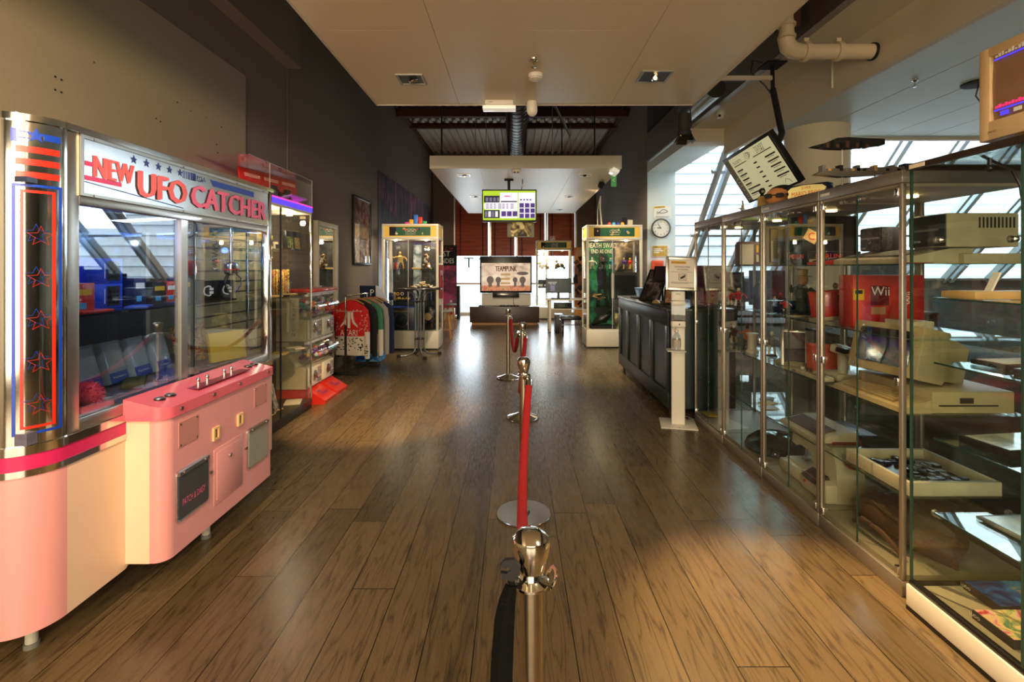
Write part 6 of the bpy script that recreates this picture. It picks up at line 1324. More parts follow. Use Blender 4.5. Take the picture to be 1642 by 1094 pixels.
# shelf 1.56: keyboard computer and stacked drives
computer_with_keys('home_computer', 'beige keyboard computer on the top shelf of the nearest aluminium case', (2.02, 2.58, 1.561), .5, .34, .075, beiged_m, M('dark_keys', (90, 84, 70), .6), -PI / 2, 16, 5)
for k, (c, s_, lab) in enumerate((((2.26, 2.44, 1.585), (.28, .28, .05), 'flat beige lower unit at the back of the top shelf in the nearest aluminium case'), ((2.2, 2.4, 1.72), (.34, .22, .16), 'beige box drive with black front and side vents on the top shelf'), ((2.05, 2.72, 1.7), (.13, .16, .13), 'small black drive unit on the top shelf of the nearest aluminium case'))):
    t = thing('disk_drive', lab, 'drive', (c[0], c[1], 1.56)); B().box(c[0] - s_[0] / 2, c[0] + s_[0] / 2, c[1] - s_[1] / 2, c[1] + s_[1] / 2, c[2] - s_[2] / 2, c[2] + s_[2] / 2, (beiged_m, beiged_m, blackr_m)[k], .006).ob('case', t)
    if k: B().box(c[0] - s_[0] / 2 - .006, c[0] - s_[0] / 2, c[1] - s_[1] / 2 + .005, c[1] + s_[1] / 2 - .005, c[2] - s_[2] / 2 + .005, c[2] + s_[2] / 2 - .005, black_m, .002).box(c[0] - s_[0] / 2 - .008, c[0] - s_[0] / 2 - .005, c[1] - .07, c[1] + .07, c[2], c[2] + .01, grey_m).text('ATARI', (c[0] - s_[0] / 2 - .007, c[1] + .05, c[2] - .05), -YA, ZA, .01, whiteink_m).ob('front', t)
    if k == 1:
        b = B()
        for q in range(10): b.box(c[0] - .02 + q * .018, c[0] - .012 + q * .018, c[1] - s_[1] / 2 - .001, c[1] - s_[1] / 2, c[2] + .01, c[2] + .06, blackr_m)
        b.ob('vents', t)
tag(B().box(1.86, 1.98, 2.3, 2.6, 1.561, 1.566, M('dark_red_card', (120, 40, 34), .5)).ob('red_folder'), 'thin dark red folder lying under the beige keyboard computer', 'folder')
# shelf 1.205: red Wii box and small beige box
t = thing('console_box', 'large red Wii console box on the second shelf of the nearest aluminium case', 'box', (2.08, 2.83, 1.205))
B().box(1.9, 2.3, 2.74, 2.86, 1.206, 1.5, ramp_mat('red_box_print', [(.35, (130, 20, 18)), (.5, (196, 36, 28)), (.66, (226, 90, 60))], 3), .002).ob('carton', t)
b = B().box(1.9, 1.96, 2.737, 2.74, 1.36, 1.42, yel_m).box(1.91, 1.95, 2.735, 2.738, 1.395, 1.415, ink_m).text('Wii', (2.05, 2.736, 1.41), XA, ZA, .05, whiteink_m).text('Wii', (2.21, 2.736, 1.37), ZA, -XA, .035, whiteink_m).box(2.0, 2.1, 2.737, 2.74, 1.33, 1.44, M('dark_red_print', (110, 16, 16), .4)).box(2.0, 2.08, 2.736, 2.739, 1.28, 1.32, M('tan_print', (190, 140, 100), .5)); b.ob('print', t)
simple_box('peripheral_box', 'small cream box standing before the red Wii box', 'box', (2.02, 2.5, 1.24), (.12, .16, .065), beige_m, (0, 0, .1))
tag(B().box(1.99, 1.993, 2.48, 2.486, 1.27, 1.42, white_m).ob('antenna'), 'thin white upright rod on the cream box beside the red Wii box', 'rod')
# shelf .85: terminal with tilted screen, keyboard body
t = thing('terminal_computer', 'cream computer terminal with dark tilted screen in the nearest aluminium case', 'computer', (2.1, 2.55, .85))
TT = Matrix.Translation((2.0, 2.56, .975)) @ Matrix.Rotation(.2, 4, 'Z') @ Matrix.Rotation(.22, 4, 'Y')
b = B(TT); b.rings([[Vector((x, y * s_, z * s_ + dz)) for y, z in ((-.19, 0), (.19, 0), (.19, .26), (-.19, .26))] for x, s_, dz in ((-.1, 1, 0), (.05, 1, 0), (.1, .86, .02), (.26, .7, .03))], M('terminal_cream', (188, 166, 122), .5, var=.05)); b.ob('monitor', t)
b = B(TT).rbox((-.1, 0, .13), (.02, .38, .26), (0, 0, 0), MATS['terminal_cream'], .006)
b.ob('bezel', t); B(TT).prism([(u, v) for u, v in rrect(.29, .185, .02)], (-.109, 0, .137), -YA, ZA, .006, M('dark_crt', (34, 42, 38), .08, spec=.8)).ob('screen', t)
B(TT).cyl((-.112, .15, .02), (-.118, .15, .02), .008, steel_m, 10).ob('dial', t)
tb = thing('keyboard_console', 'wide cream keyboard console below the tilted terminal screen', 'computer', (2.1, 2.52, .85))
B().box(1.97, 2.36, 2.3, 2.8, .851, .955, MATS['terminal_cream'], .006).ob('body', tb)
B().add([(1.83, 2.3, .851), (1.83, 2.8, .851), (1.97, 2.8, .851), (1.97, 2.3, .851), (1.83, 2.3, .875), (1.83, 2.8, .875), (1.97, 2.8, .915), (1.97, 2.3, .915)], [(0, 1, 2, 3), (4, 5, 6, 7), (0, 1, 5, 4), (2, 3, 7, 6), (0, 3, 7, 4), (1, 2, 6, 5)], MATS['terminal_cream'], False).ob('key_deck', tb)
b = B(); keyboard_block(b, Matrix.Translation((1.9, 2.57, .897)) @ Matrix.Rotation(-PI / 2, 4, 'Z') @ Matrix.Rotation(.28, 4, 'X'), .36, .1, 14, 5, M('tan_keys', (176, 150, 104), .6)); b.ob('keys', tb)
B().box(2.0, 2.28, 2.297, 2.3, .885, .892, blackr_m).box(2.1, 2.16, 2.294, 2.3, .9, .925, blackr_m).ob('drive_slot', tb)
# shelf .46: tray with circuit board
t = thing('open_tray', 'cream open tray holding a black circuit board on the lower shelf of the nearest case', 'tray', (2.08, 2.52, .46))
b = B(); x0, x1, y0, y1 = 1.86, 2.3, 2.3, 2.74
b.box(x0, x1, y0, y1, .461, .468, beige_m)
for a in ((x0, x0 + .02, y0, y1), (x1 - .02, x1, y0, y1), (x0, x1, y0, y0 + .02), (x0, x1, y1 - .02, y1)): b.box(*a, .461, .525, beige_m, .003)
b.ob('tray', t)
t = thing('circuit_board', 'black circuit board crowded with components inside the cream tray', 'circuit board', (2.08, 2.52, .47)); B().box(1.9, 2.26, 2.34, 2.7, .472, .478, M('black_green_board', (14, 22, 20), .35)).ob('board', t)
b = B()
for k in range(70): x, y = Q(1.92, 2.22), Q(2.36, 2.66); b.box(x, x + Q(.01, .04), y, y + Q(.008, .04), .478, .478 + Q(.006, .022), (blackr_m, grey_m, black_m, navy_m)[k % 4])
b.ob('components', t)
# floor: brown leather bag
t = thing('leather_bag', 'large slumped brown leather bag on the floor of the nearest aluminium case', 'bag', (2.1, 2.58, .1))
b = B(); R = []
for i in range(15):
    f = i / 14; y = 2.82 - f * .5; w_ = .2 * math.sin(PI * min(1, f * .9 + .12)) ** .6 + .02; hh = (.05 + .21 * math.sin(PI * (f * .7 + .08))) * 1.0
    R.append([Vector((2.1 + w_ * math.copysign(abs(math.cos(a)) ** .8, math.cos(a)), y + .012 * math.sin(5 * a), .1 + max(0, hh * (.5 + .5 * math.sin(a)) * (1 + .05 * math.sin(7 * a + i))))) for a in [2 * PI * k / 28 for k in range(28)]])
b.rings(R, brown_m); b.ob('body', t)
b = B(); b.tube([(1.88, 2.7, .14), (1.855, 2.6, .2), (1.87, 2.48, .19), (1.9, 2.4, .13)], .014, brown_m, 8).tube([(1.93, 2.74, .2), (1.9, 2.6, .29), (1.93, 2.44, .26)], .012, brown_m, 8); b.ob('strap', t)

# --- second case contents (y 2.9-3.57)
z = 1.561
t = thing('black_console_box', 'large black MERLIN game box on the top shelf of the second aluminium case', 'box', (2.12, 3.35, z))
B().box(1.98, 2.36, 3.36, 3.5, z, 1.9, black_m, .003).ob('carton', t); b = B().rbox((2.04, 3.357, 1.76), (.09, .003, .08), (0, .5, 0), gold_m).text('C', (2.04, 3.354, 1.76), XA, ZA, .05, red_m); b.ob('print', t)
t = thing('merlin_game', 'low black box with red MERLIN lettering on the top shelf of the second aluminium case', 'box', (1.95, 3.15, z)); B().box(1.86, 2.2, 3.1, 3.34, z, z + .085, black_m, .003).ob('carton', t)
B().text('MERLIN', (1.99, 3.098, z + .055), XA, ZA, .028, M('red_glow_ink', (230, 60, 40), .4, emit=.2), w=.16).text('MERLIN', (1.858, 3.22, z + .055), -YA, ZA, .028, MATS['red_glow_ink'], w=.16).box(1.87, 1.93, 3.096, 3.1, z + .01, z + .035, offw_m).ob('print', t)
computer_with_keys('red_handheld', 'flat red and black game console on the top shelf of the second aluminium case', (1.95, 2.99, z), .1, .26, .04, red_m, blackr_m, -PI / 2, 3, 4, 'game console')
simple_box('gaming_case', 'dark green translucent carton beside the framed certificate', 'box', (1.95, 3.46, z + .13), (.1, .14, .26), M('dark_green_gloss', (22, 34, 30), .15))
z = 1.206
for k, (c, lab, m_) in enumerate((((2.0, 3.12, z), 'glossy red console standing upright, nearer of two on the second shelf', red_m), ((2.12, 3.0, z), 'dull red console standing upright, farther back on the second shelf', M('dull_red', (150, 40, 34), .3)))):
    T = Matrix.Translation(c) @ Matrix.Rotation(-.5, 4, 'Z') @ Matrix.Rotation(-.12, 4, 'Y'); t = thing('upright_console', lab, 'game console', c)
    B(T).box(-.09, .09, -.04, .04, .02, .19, m_, .012).ob('body', t); B(T).box(-.094, -.086, -.035, .035, .04, .18, blackr_m).ob('front_slot', t); B(T).box(-.1, .1, -.06, .06, 0, .025, (beiged_m, blackr_m)[k], .004).ob('stand', t)
t = thing('statuette_group', 'tall painted figurine with a hat on the second shelf beside the red consoles', 'figurine', (2.05, 3.5, z))
B().lathe([(.07, 0), (.075, .02), (.06, .03), (0, .03)], (2.05, 3.48, z), blackr_m, 18).ob('base', t); b = B().tube([(2.05, 3.48, z + .02), (2.05, 3.48, z + .1), (2.045, 3.48, z + .16), (2.05, 3.48, z + .2), (2.05, 3.48, z + .225)], [.045, .038, .05, .04, .015], M('moss_coat', (64, 66, 44), .6), 12)
b.ball((2.05, 3.47, z + .25), (.035, .035, .04), M('tan_face', (196, 150, 96), .5), 12).tube([(2.0, 3.48, z + .19), (1.96, 3.46, z + .17), (1.94, 3.44, z + .21)], .014, MATS['moss_coat'], 8).tube([(2.1, 3.48, z + .19), (2.14, 3.46, z + .15), (2.13, 3.43, z + .12)], .014, MATS['moss_coat'], 8); b.ob('figure', t)
B().lathe([(.06, 0), (.06, .006), (.032, .01), (.034, .05), (.04, .055), (0, .06)], (2.05, 3.475, z + .27), gold_m, 16).ob('hat', t)
figurine('figurine', 'cream robed figurine behind the red consoles on the second shelf', (2.2, 3.35, z), .24, cream_m, gold_m, w=1.5)
figurine('figurine', 'small red and black figurine left of the hatted figurine', (1.95, 3.52, z), .12, red_m, blackr_m, w=1.3)
for k in range(3): simple_box('card', ['pale', 'tan', 'grey'][k] + ' card lying on the second shelf of the second aluminium case', 'card', (1.93 + .05 * k, 3.36 - .04 * k, z + .003 + .004 * k), (.07, .1, .003), (offw_m, gold_m, grey_m)[k], (0, 0, .4 * k))
z = .851
leaning('tilted_frame', 'silver framed glass tablet leaning on the third shelf of the second case', (1.96, 3.42, z), .17, .26, (-.35, 0, -.5), alu_m, M('tablet_glass', (60, 52, 62), .08), 'tablet')
leaning('red_folder', 'red folder leaning on the third shelf of the second case', (2.02, 3.2, z), .18, .2, (-.5, 0, -.5), M('dull_red_card', (206, 80, 60), .5), MATS['dull_red_card'], 'folder')
t = thing('flat_controller', 'flat cream oval device under a clear cover on the third shelf', 'game device', (1.95, 3.46, z)); B().lathe([(0, 0), (.13, 0), (.135, .015), (.11, .03), (0, .034)], (2.02, 3.5, z), beiged_m, 28).ob('body', t)
for k, y in enumerate((3.3, 3.2)): simple_box('cassette', ('cream', 'grey')[k] + ' small cartridge lying on the third shelf edge of the second case', 'cartridge', (1.87, y, z + .01), (.06, .07, .018), (beige_m, grey_m)[k], (0, 0, .2))
t = thing('robot_toy', 'small cream robot arm toy on the third shelf between the cases', 'robot', (2.02, 2.98, z))
B().box(1.95, 2.12, 2.95, 3.12, z, z + .04, beige_m, .008).ob('base', t); B().cyl((2.03, 3.02, z + .04), (2.03, 3.02, z + .16), .028, offw_m, 14).rbox((2.03, 3.0, z + .18), (.07, .15, .05), (.15, 0, .4), offw_m, .012).rbox((1.98, 2.95, z + .19), (.04, .06, .03), (.15, 0, .4), black_m, .006).ob('arm', t)
t = thing('light_gun_console', 'long cream game unit with raised dials at the front of the third shelf', 'game console', (1.88, 3.05, z)); B().box(1.84, 1.92, 2.93, 3.25, z, z + .028, beige_m, .006).ob('body', t)
b = B()
for k in range(4): b.cyl((1.88, 2.98 + k * .07, z + .028), (1.88, 2.98 + k * .07, z + .045), .014, (brown_m, offw_m)[k % 2], 12)
b.ob('dials', t)
z = .461
computer_with_keys('keyboard_computer', 'cream keyboard computer with dark brown keys on the lower shelf of the second case', (1.98, 3.2, z), .42, .25, .065, beige_m, keys_m, -PI / 2, 15, 5)
simple_box('manual', 'dark booklet lying beside the cream keyboard computer', 'booklet', (2.25, 3.25, z + .006), (.12, .3, .01), navy_m)
# sewing machine
t = thing('sewing_machine', 'large cream sewing machine with red-brown top on the floor of the second case', 'sewing machine', (2.05, 3.15, .1))
z = .1; cm = M('sewing_cream', (214, 200, 164), .35, var=.03); rb = M('red_brown_top', (120, 44, 22), .2, coat=.4)
b = B()
def lo(pts, x, wd, m_): b.prism(pts, (x + wd, 0, 0), -YA, ZA, -wd, m_)
SP = [(-3.52, 0), (-2.96, 0), (-2.94, .06), (-2.96, .22), (-2.99, .33), (-3.06, .36), (-3.38, .345), (-3.42, .32), (-3.43, .22), (-3.38, .21), (-3.34, .235), (-3.22, .225), (-3.19, .17), (-3.22, .1), (-3.5, .09)]
V = [Vector((x, -y, z + h_)) for x in (1.95, 2.12) for y, h_ in SP]; n_ = len(SP)
b.add(V, [tuple(range(n_)), tuple(range(n_, 2 * n_))[::-1]] + [(i, (i + 1) % n_, (i + 1) % n_ + n_, i + n_) for i in range(n_)], cm, False); b.box(1.88, 2.2, 2.95, 3.22, z, z + .12, cm, .02).box(1.9, 2.16, 3.22, 3.52, z, z + .08, cm, .02); b.ob('body', t)
b = B(); TP = [(-3.43, .33), (-3.0, .33), (-2.98, .36), (-3.02, .4), (-3.2, .4), (-3.38, .385), (-3.42, .36)]; V = [Vector((x, -y, z + h_)) for x in (1.945, 2.125) for y, h_ in TP]; n_ = len(TP)
b.add(V, [tuple(range(n_)), tuple(range(n_, 2 * n_))[::-1]] + [(i, (i + 1) % n_, (i + 1) % n_ + n_, i + n_) for i in range(n_)], rb, False); b.ob('top_cover', t)
B().lathe([(0, 0), (.055, 0), (.06, .01), (.055, .028), (0, .03)], (2.04, 2.945, z + .28), rb, 24, axis=(0, -1, 0)).ob('hand_wheel', t)
B().cyl((2.03, 3.4, z + .22), (2.03, 3.4, z + .12), .008, chrome_m, 8).box(2.01, 2.05, 3.38, 3.42, z + .1, z + .115, steel_m).box(1.96, 2.1, 3.3, 3.46, z + .08, z + .083, steel_m).ob('needle_bar', t)
B().rbox((1.91, 3.1, z + .11), (.09, .16, .03), (0, -.5, 0), M('dark_brown_panel', (60, 40, 28), .3), .004).cyl((1.878, 3.16, z + .06), (1.872, 3.16, z + .06), .01, red_m, 12).ob('control_panel', t)

# --- third case contents (3.57-4.25)
z = 1.561
t = thing('framed_certificate', 'cream matted certificate in thin black frame on the top shelf of the third case', 'framed picture', (2.05, 3.75, z))
B().box(1.87, 2.22, 3.72, 3.745, z, z + .3, M('cream_mat', (206, 184, 140), .6), .002).ob('mount', t); b = B()
for a in ((1.94, 2.17, z + .275, z + .281), (1.94, 2.17, z + .02, z + .026), (1.94, 1.946, z + .02, z + .281), (2.164, 2.17, z + .02, z + .281)): b.box(a[0], a[1], 3.712, 3.72, a[2], a[3], black_m)
b.ob('inner_frame', t); b = B().box(2.12, 2.155, 3.716, 3.72, z + .23, z + .265, brown_m).box(2.0, 2.03, 3.716, 3.72, z + .04, z + .06, redv_m)
for k in range(7): b.box(1.99, 2.11, 3.717, 3.72, z + .1 + k * .02, z + .104 + k * .02, grey_m)
b.ob('print', t)
simple_box('picture_box', 'brown box with pale picture squares on the top shelf of the third case', 'box', (2.02, 4.1, z + .1), (.3, .06, .2), M('brown_photo_box', (110, 86, 70), .5), deco=deco_front(None, band=[(-.95, -.9, -.2, .8, offw_m), (-.05, .1, .35, .7, yel_m), (.45, .1, .9, .7, offw_m), (-.05, -.7, .35, -.1, offw_m), (.45, -.7, .9, -.1, gold_m)], face='-Y'))
z = 1.206
b = B().lathe([(.04, 0), (.045, .01), (.045, .17), (.03, .2), (.012, .22), (.012, .26), (0, .26)], (2.0, 4.0, z), M('dark_green_glass', (20, 44, 36), .15), 18)
tag(b.ob('green_bottle'), 'dark green bottle on the second shelf of the third case', 'bottle')
for k, (x, y, h_, m1, m2, lab) in enumerate(((1.9, 4.15, .17, red_m, offw_m, 'red and white figurine at the far side of the third case'), (2.12, 3.9, .14, blackr_m, red_m, 'black figurine with red head on the second shelf of the third case'), (1.98, 3.72, .12, grey_m, gold_m, 'grey figurine near the post on the second shelf of the third case'))): figurine('figurine', lab, (x, y, z), h_, m1, m2, w=1.5)
tag(B().box(1.86, 2.14, 3.62, 3.7, z, z + .09, M('dark_blue_case', (24, 36, 60), .25), .004).ob('dark_blue_case'), 'long dark blue case on the second shelf of the third case', 'case')
z = .851
figurine('figurine', 'orange and black figurine in the middle of the third shelf of the third case', (1.95, 4.1, z), .22, M('orange_p', (200, 110, 40), .4), blackr_m, w=1.3)
figurine('figurine', 'silver figurine on the third shelf of the third case', (2.0, 3.8, z), .2, grey_m, offw_m, w=1.2)
tag(B().lathe([(0, 0), (.05, 0), (.05, .02), (.035, .03), (.035, .13), (.05, .16), (0, .16)], (1.92, 3.95, z), offw_m, 16).ob('white_goblet'), 'small white goblet-shaped object on the third shelf of the third case', 'goblet')
z = .461
for k in range(3): simple_box('card', ['white', 'yellow', 'grey'][k] + ' leaflet lying on the lower shelf of the third case', 'leaflet', (1.95 + .06 * k, 3.75 + .13 * k, z + .004), (.12, .1, .005), (offw_m, yel_m, grey_m)[k], (0, 0, .5 * k))
t = thing('dark_dome', 'dark green glossy dome on the floor of the third case', 'dome', (2.06, 3.85, .1)); B().lathe([(0, 0), (.21, 0), (.22, .02), (.2, .07), (.13, .12), (.05, .14), (0, .142)], (2.06, 3.87, .1), M('dark_green_dome', (12, 30, 24), .06, spec=.8), 36).ob('shell', t)
# --- farthest case
z = 1.561; simple_box('red_book', 'pink-red box standing on the top shelf of the farthest case', 'box', (2.1, 4.45, z + .1), (.17, .05, .2), M('pink_red_card', (206, 90, 84), .5))
z = 1.206
figurine('figurine', 'white and gold figurine on the second shelf of the farthest case', (1.95, 4.5, z), .17, offw_m, gold_m, w=1.5); leaning('tilted_frame', 'dark frame leaning at the back of the second shelf of the farthest case', (2.1, 4.7, z), .22, .3, (-.2, 0, -.2), black_m, dark_pr, 'frame')
figurine('figurine', 'small red figurine on the second shelf of the farthest case', (1.92, 4.36, z), .12, red_m, offw_m, w=1.3)
figurine('figurine', 'dark figurine with round base on the third shelf of the farthest case', (1.98, 4.42, .851), .18, brown_m, gold_m, w=1.3)
simple_box('yellow_card', 'small yellow card on the floor of the farthest case', 'card', (1.9, 4.75, .112), (.1, .14, .01), yel_m)

# --- near wide case contents
def media(lab, c, s_, m1, m2, rot, name='framed_print', cat='framed picture'):
    T = Matrix.Translation(c) @ Matrix.Rotation(rot, 4, 'Z'); t = thing(name, lab, cat, c); a, d, e = s_[0] / 2, s_[1] / 2, s_[2]
    B(T).box(-a, a, -d, d, 0, e, m1, .003).ob('case', t); B(T).box(-a + .015, a - .015, -d + .015, d - .015, e, e + .002, m2).ob('front', t)
pale_pr = ramp_mat('pale_glossy_print', [(.35, (110, 130, 124)), (.5, (170, 186, 178)), (.65, (214, 218, 206))], 5, rough=.12)
media('wooden tray edge piece lying on the top shelf of the wide glass case', (2.12, 2.06, 1.411), (.5, .16, .03), M('tan_board', (206, 164, 100), .5), M('tan_board_top', (220, 184, 124), .5), 0, 'wooden_tray', 'tray')
tag(B().rbox((2.02, 2.06, 1.48), (.008, .03, .09), (0, .45, 0), white_m).ob('white_pen'), 'white pen standing in the wooden tray of the wide glass case', 'pen')
media('pale open booklet lying on the lowest glass shelf of the wide glass case', (2.2, 2.0, .461), (.42, .22, .012), grey_m, pale_pr, .05, 'open_booklet', 'booklet')
media('dark framed disc with wooden edge lying on the third shelf, rear', (2.15, 2.06, 1.126), (.34, .14, .02), blackr_m, M('tan_board_top', (220, 184, 124), .5), .1)
media('black framed picture lying on the third shelf, front', (2.12, 1.86, 1.126), (.3, .16, .02), black_m, pale_pr, .15)
media('black cased pale picture lying on the fourth shelf of the wide glass case', (2.1, 2.02, .791), (.36, .2, .03), black_m, pale_pr, .12)
media('black framed print lying beside the pale picture on the fourth shelf', (2.12, 1.79, .791), (.26, .14, .02), black_m, art_gold, .1)
for k, (x, y, lab) in enumerate(((2.18, 2.07, 'blue board game box on the floor of the wide glass case'), (2.05, 1.89, 'pink and yellow board game box on the floor of the wide glass case'))):
    t = thing('board_game', lab, 'board game', (x, y, .12)); T = Matrix.Translation((x, y, .12)) @ Matrix.Rotation(.0, 4, 'Z')
    B(T).box(-.2, .2, -.083, .083, 0, .035, blackr_m, .002).ob('box', t)
    art = (ramp_mat('blue_game_art', [(.35, (10, 30, 80)), (.5, (20, 90, 160)), (.62, (60, 160, 200)), (.72, (220, 200, 150))], 8), ramp_mat('pink_game_art', [(.35, (90, 130, 90)), (.46, (230, 200, 120)), (.55, (236, 180, 170)), (.66, (200, 60, 60))], 14))[k]
    B(T).box(-.195, .195, -.079, .079, .035, .037, art).ob('lid_art', t); B(T).rbox((0, 0, .0385), (.07, .03, .002), (0, 0, 0), offw_m).text('LUDO', (0, 0, .0398), XA, YA, .018, ink_m).text('LUDO', (-.2005, .07, .018), -YA, ZA, .012, whiteink_m).ob('title', t)

# --- on top of the cases
t = thing('old_monitor', 'beige tube monitor with scrolling blue text on top of the wide glass case', 'monitor', (2.1, 1.76, 2.005))
x0 = 1.89; yb0, yb1, zb0, zb1 = 1.53, 1.985, 2.05, 2.42
b = B(); b.rings([[Vector((x, (yb0 + yb1) / 2 + y * s_, z_)) for y, z_ in ((-.2275, zb0 + dz), (.2275, zb0 + dz), (.2275, zb1 - dz), (-.2275, zb1 - dz))] for x, s_, dz in ((x0 + .02, 1, 0), (x0 + .12, 1, 0), (x0 + .16, .93, .02), (x0 + .4, .7, .07))], M('monitor_beige', (214, 182, 134), .5, var=.03)); b.ob('housing', t)
b = B(); e = .045
for a in ((yb0, yb1, zb1 - .04, zb1), (yb0, yb1, zb0, zb0 + .075), (yb0, yb0 + e, zb0, zb1), (yb1 - e, yb1, zb0, zb1)): b.box(x0, x0 + .03, *a, MATS['monitor_beige'], .005)
bz = b.ob('bezel', t)
B().text('JVC', (x0 - .0005, 1.93, zb0 + .03), -YA, ZA, .01, ink_m, w=.035).ob('badge', bz)
yc, zc = (yb0 + yb1) / 2, (zb0 + zb1) / 2 + .018
def crt(u, v): y = (u - .5) * .37; z_ = (v - .5) * .265; return Vector((x0 + .018 - .014 * (1 - (2 * u - 1) ** 2 * .5 - (2 * v - 1) ** 2 * .5), yc + y, zc + z_))
s_ = B().sheet(crt, 12, 10, mat('amber_brown_crt', (120, 84, 56), .15, emit=.3)).ob('screen', t)
b = B(); bc = mat('blue_crt_text', (70, 60, 255), .3, emit=1.2)
for j, z_ in enumerate((.11, -.09)): b.box(x0 + .0005, x0 + .0015, yc - .17, yc + .165, zc + z_ - .006, zc + z_, bc)
for k in range(26): b.box(x0 + .0005, x0 + .0015, yc + .16 - k * .0125, yc + .152 - k * .0125, zc + .115, zc + .123 + .004 * (k % 3), whiteink_m).box(x0 + .0005, x0 + .0015, yc + .16 - k * .0125, yc + .151 - k * .0125, zc - .085 , zc - .076 + .004 * (k % 2), MATS['pink_screen'])
for k in range(6): b.box(x0 + .0005, x0 + .0015, yc + .14 - k * .05, yc + .11 - k * .05, zc - .118, zc - .103, (bc, whiteink_m, MATS['lime_screen'])[k % 3])
b.ob('screen_text', s_); B().box(x0 + .06, x0 + .3, yb0 + .08, yb1 - .08, 2.005, zb0 + .005, MATS['monitor_beige'], .01).ob('foot', t)
tag(B().tube([(1.9, 2.0, 2.012), (1.97, 2.0, 1.975), (2.04, 2.0, 1.945), (2.075, 2.0, 1.88), (2.09, 2.0, 1.78), (2.1, 2.0, 1.6)], .006, black_m, 6).ob('monitor_cable'), 'black cable trailing beside the old monitor over the wide glass case', 'cable')
# marquee sign box
t = thing('game_sign', 'small SUPER MARIO BROS sign box on top of the second glass case', 'sign', (1.9, 3.15, 2.0))
TG = Matrix.Translation((1.96, 3.28, 2.0)) @ Matrix.Rotation(-1.0, 4, 'Z')
B(TG).box(-.13, .13, 0, .08, 0, .105, M('sign_navy', (20, 30, 66), .5), .003).ob('box', t)
B(TG).prism([(u, v + .052) for u, v in ((-.115, -.04), (.115, -.04), (.125, -.02), (.115, 0), (.125, .02), (.1, .04), (.03, .048), (-.03, .048), (-.1, .04), (-.125, .02), (-.115, 0), (-.125, -.02))], (0, 0, 0), XA, ZA, .003, M('sign_cream', (250, 226, 140), .5, emit=.25)).ob('plate', t)
B(TG).text('SUPER', (0, -.004, .082), XA, ZA, .016, M('sign_orange', (226, 90, 30), .5), w=.06).text('MARIO BROS.', (0, -.004, .045), XA, ZA, .03, MATS['sign_orange'], w=.19).ob('lettering', t)
# cartoon head cushion
t = thing('head_cushion', 'cushion shaped as a dark haired head with sunglasses on the third glass case', 'cushion', (1.98, 3.62, 2.0))
TH = Matrix.Translation((1.98, 3.65, 2.0)) @ Matrix.Rotation(-.75, 4, 'Z'); skin = M('cushion_skin', (222, 150, 90), .7)
B(TH).ball((0, 0, .075), (.1, .06, .075), skin, 20).ob('face', t)
B(TH).ball((.015, .014, .095), (.105, .06, .07), M('cushion_hair', (18, 16, 16), .8), 20).ball((.085, -.01, .06), (.02, .05, .05), MATS['cushion_hair'], 10).ob('hair', t)
b = B(TH)
for s_ in (-1, 1): b.prism([(u + s_ * .04 - .02, v + .078) for u, v in rrect(.055, .034, .012)], (0, -.068, 0), XA, ZA, .005, black_m)
b.box(-.03, -.01, -.073, -.068, .08, .086, black_m).rbox((.08, -.045, .085), (.06, .004, .006), (0, 0, .5), black_m); b.ob('sunglasses', t)
t = thing('duck_toy', 'small black and orange cartoon bird toy beside the head cushion', 'toy', (1.96, 3.9, 2.0))
B().tube([(1.97, 3.88, 2.0), (1.97, 3.88, 2.06), (1.965, 3.88, 2.1), (1.96, 3.87, 2.13)], [.03, .032, .02, .012], blackr_m, 10).ob('body', t); B().ball((1.955, 3.86, 2.15), (.024, .024, .026), blackr_m, 12).ob('head', t)
B().tube([(1.95, 3.84, 2.145), (1.925, 3.8, 2.135)], .012, gold_m, 8, .004).rbox((1.95, 3.85, 2.01), (.06, .05, .02), (0, 0, .3), gold_m, .008).ob('beak', t)
simple_box('open_box', 'small gold card box leaning between the bird toy and the head cushion', 'box', (1.93, 3.78, 2.05), (.02, .1, .1), gold_m, (0, .1, .5)); 
# model spacecraft on clear rods
b = B(); yy = 3.0
b.prism([(-.2, 0), (-.12, .02), (-.05, .05), (.02, .055), (.1, .05), (.24, .045), (.24, .01), (.1, -.005), (.0, -.015), (-.1, -.012)], (2.0, yy, 2.28), XA, ZA, .05, blackr_m)
for k in range(10): b.box(1.85 + k * .03, 1.868 + k * .03, yy - .055, yy - .02, 2.27, 2.29 + .01 * (k % 3), (black_m, brown_m)[k % 2])
t = thing('model_craft', 'black model craft raised on a clear rod above the glass cases', 'model', (2.0, 3.0, 2.0)); b.ob('hull', t); B().cyl((2.0, 2.98, 2.0), (2.0, 2.98, 2.27), .004, M('clear_edge', (200, 200, 190)), 8).lathe([(.05, 0), (.05, .006), (0, .008)], (2.0, 2.98, 2.0), black_m, 16).ob('stand', t)
t = thing('model_craft', 'long grey and yellow model vessel lying low on the second glass case', 'model', (2.05, 3.1, 2.0)); b = B()
b.prism([(-.26, 0), (-.1, -.015), (.2, .0), (.32, .03), (.36, .05), (.2, .045), (-.2, .03)], (2.08, 3.0, 2.11), XA, ZA, .05, alud_m)
for k in range(14): b.box(1.86 + k * .035, 1.88 + k * .035, 2.95, 2.99, 2.13, 2.145 + .02 * (k % 3 == 0), (grey_m, gold_m, alud_m, blackr_m)[k % 4])
b.box(2.36, 2.43, 2.95, 3.0, 2.14, 2.175, navy_m); b.ob('hull', t); B().cyl((2.0, 2.98, 2.0), (2.0, 2.98, 2.11), .004, MATS['clear_edge'], 8).cyl((2.2, 2.98, 2.0), (2.2, 2.98, 2.12), .004, MATS['clear_edge'], 8).ob('rods', t)
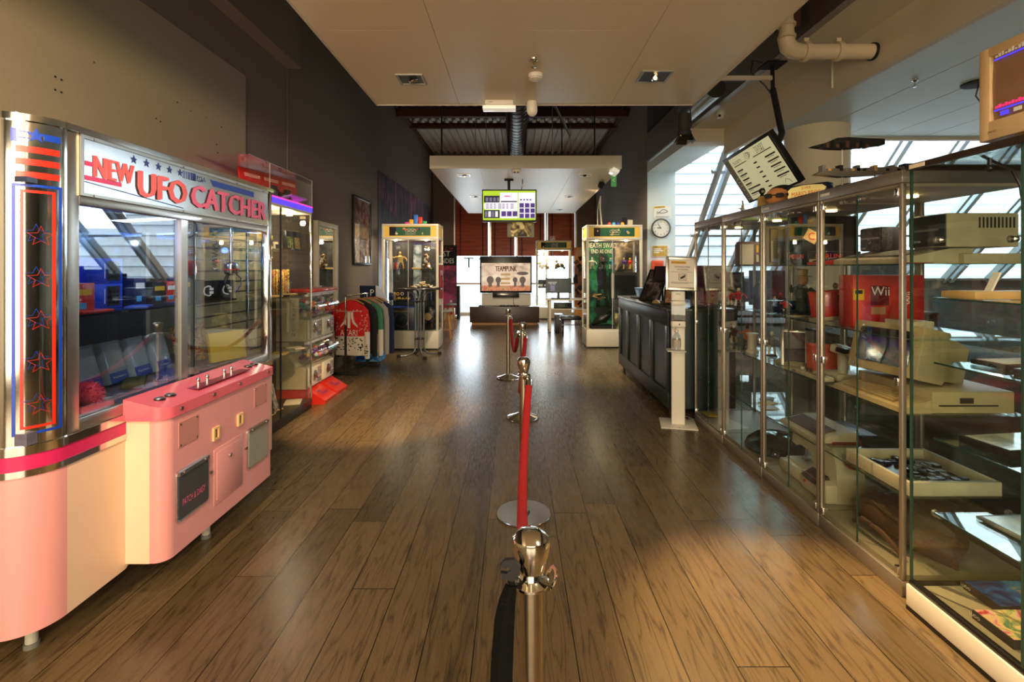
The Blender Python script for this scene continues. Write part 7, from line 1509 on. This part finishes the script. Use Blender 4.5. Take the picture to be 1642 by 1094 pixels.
simple_box('blue_carton', 'blue and orange carton on top of the second glass case behind the sign', 'box', (2.2, 3.2, 2.045), (.12, .12, .09), navy_m, deco=deco_front(None, band=[(-.6, -.9, .6, -.2, M('orange_p', (200, 110, 40)))], face='-Y'))
figurine('figurine', 'little pale figurine on the corner of the farthest glass case', (2.0, 4.3, 2.0), .1, offw_m, gold_m, w=1.2)
tag(B().lathe([(.0, 0), (.02, 0), (.02, .05), (.0, .05)], (2.08, 4.45, 2.0), M('tan_pot', (206, 160, 110), .5), 12).tube([(2.08, 4.45, 2.05), (2.08, 4.45, 2.12), (2.06, 4.42, 2.15)], .008, offw_m, 8).ob('small_lamp'), 'tiny pale desk ornament with bent neck on the farthest glass case', 'ornament')

# ================================================================ WINDOW BAY, SEEN THROUGH THE CASES
blk = M('dark_teal_panel', (30, 42, 48), .4)
simple = [((3.3, 1.4, .45), (.6, 2.2, .9), 'long dark low cabinet behind the nearest glass cases', blk), ((3.3, 3.9, .45), (.6, 2.2, .9), 'long dark low cabinet behind the farther glass cases', blk)]
for c, s_, lab, m_ in simple:
    t = thing('low_cabinet', lab, 'cabinet', (c[0], c[1], 0), 'low dark cabinets in the window bay'); B().rbox(c, s_, (0, 0, 0), m_, .01).ob('body', t); B().rbox((c[0], c[1], .91), (s_[0] + .04, s_[1] + .02, .03), (0, 0, 0), blackr_m, .004).ob('worktop', t)
    for k in range(3): B().box(c[0] - .305, c[0] - .3, c[1] - 1.05 + k * .72, c[1] - 1.05 + k * .72 + .68, .08, .86, blk, .003).ob('door', t)
for k, (x, y, w, h, lab) in enumerate(((3.2, 7.9, .9, .45, 'dark screen bank on a desk in the window bay, left'), (4.6, 8.3, 1.2, .5, 'wide dark screen on a desk in the window bay, middle'), (6.4, 8.6, 1.0, .7, 'tall dark cabinet top in the window bay, right'), (3.1, 6.9, .5, .35, 'small black monitor beyond the counter'))):
    t = thing('dark_screen', lab, 'screen', (x, y, .9)); B().box(x - w / 2, x + w / 2, y, y + .06, 1.0, 1.0 + h, blackr_m, .01).ob('housing', t); B().box(x - w / 2 + .03, x + w / 2 - .03, y - .004, y, 1.03, .97 + h, M('dim_screen', (46, 54, 60), .2)).ob('screen', t); B().box(x - .05, x + .05, y + .01, y + .05, .8, 1.0, blackr_m).ob('stand', t)
for k, (x, y, lab) in enumerate(((3.6, 8.0, 'dark desk in the window bay beyond the round column'), (6.0, 8.5, 'dark desk at the far right of the window bay'), (3.9, 6.9, 'dark desk just beyond the counter in the window bay'))):
    t = thing('bay_desk', lab, 'desk', (x, y, 0)); B().box(x - 1.1, x + 1.1, y - .35, y + .35, .76, .8, blackr_m, .004).ob('desktop', t)
    for dx in (-1.05, 1.05): B().box(x + dx - .03, x + dx + .03, y - .33, y + .33, 0, .76, blackr_m).ob('leg', t)
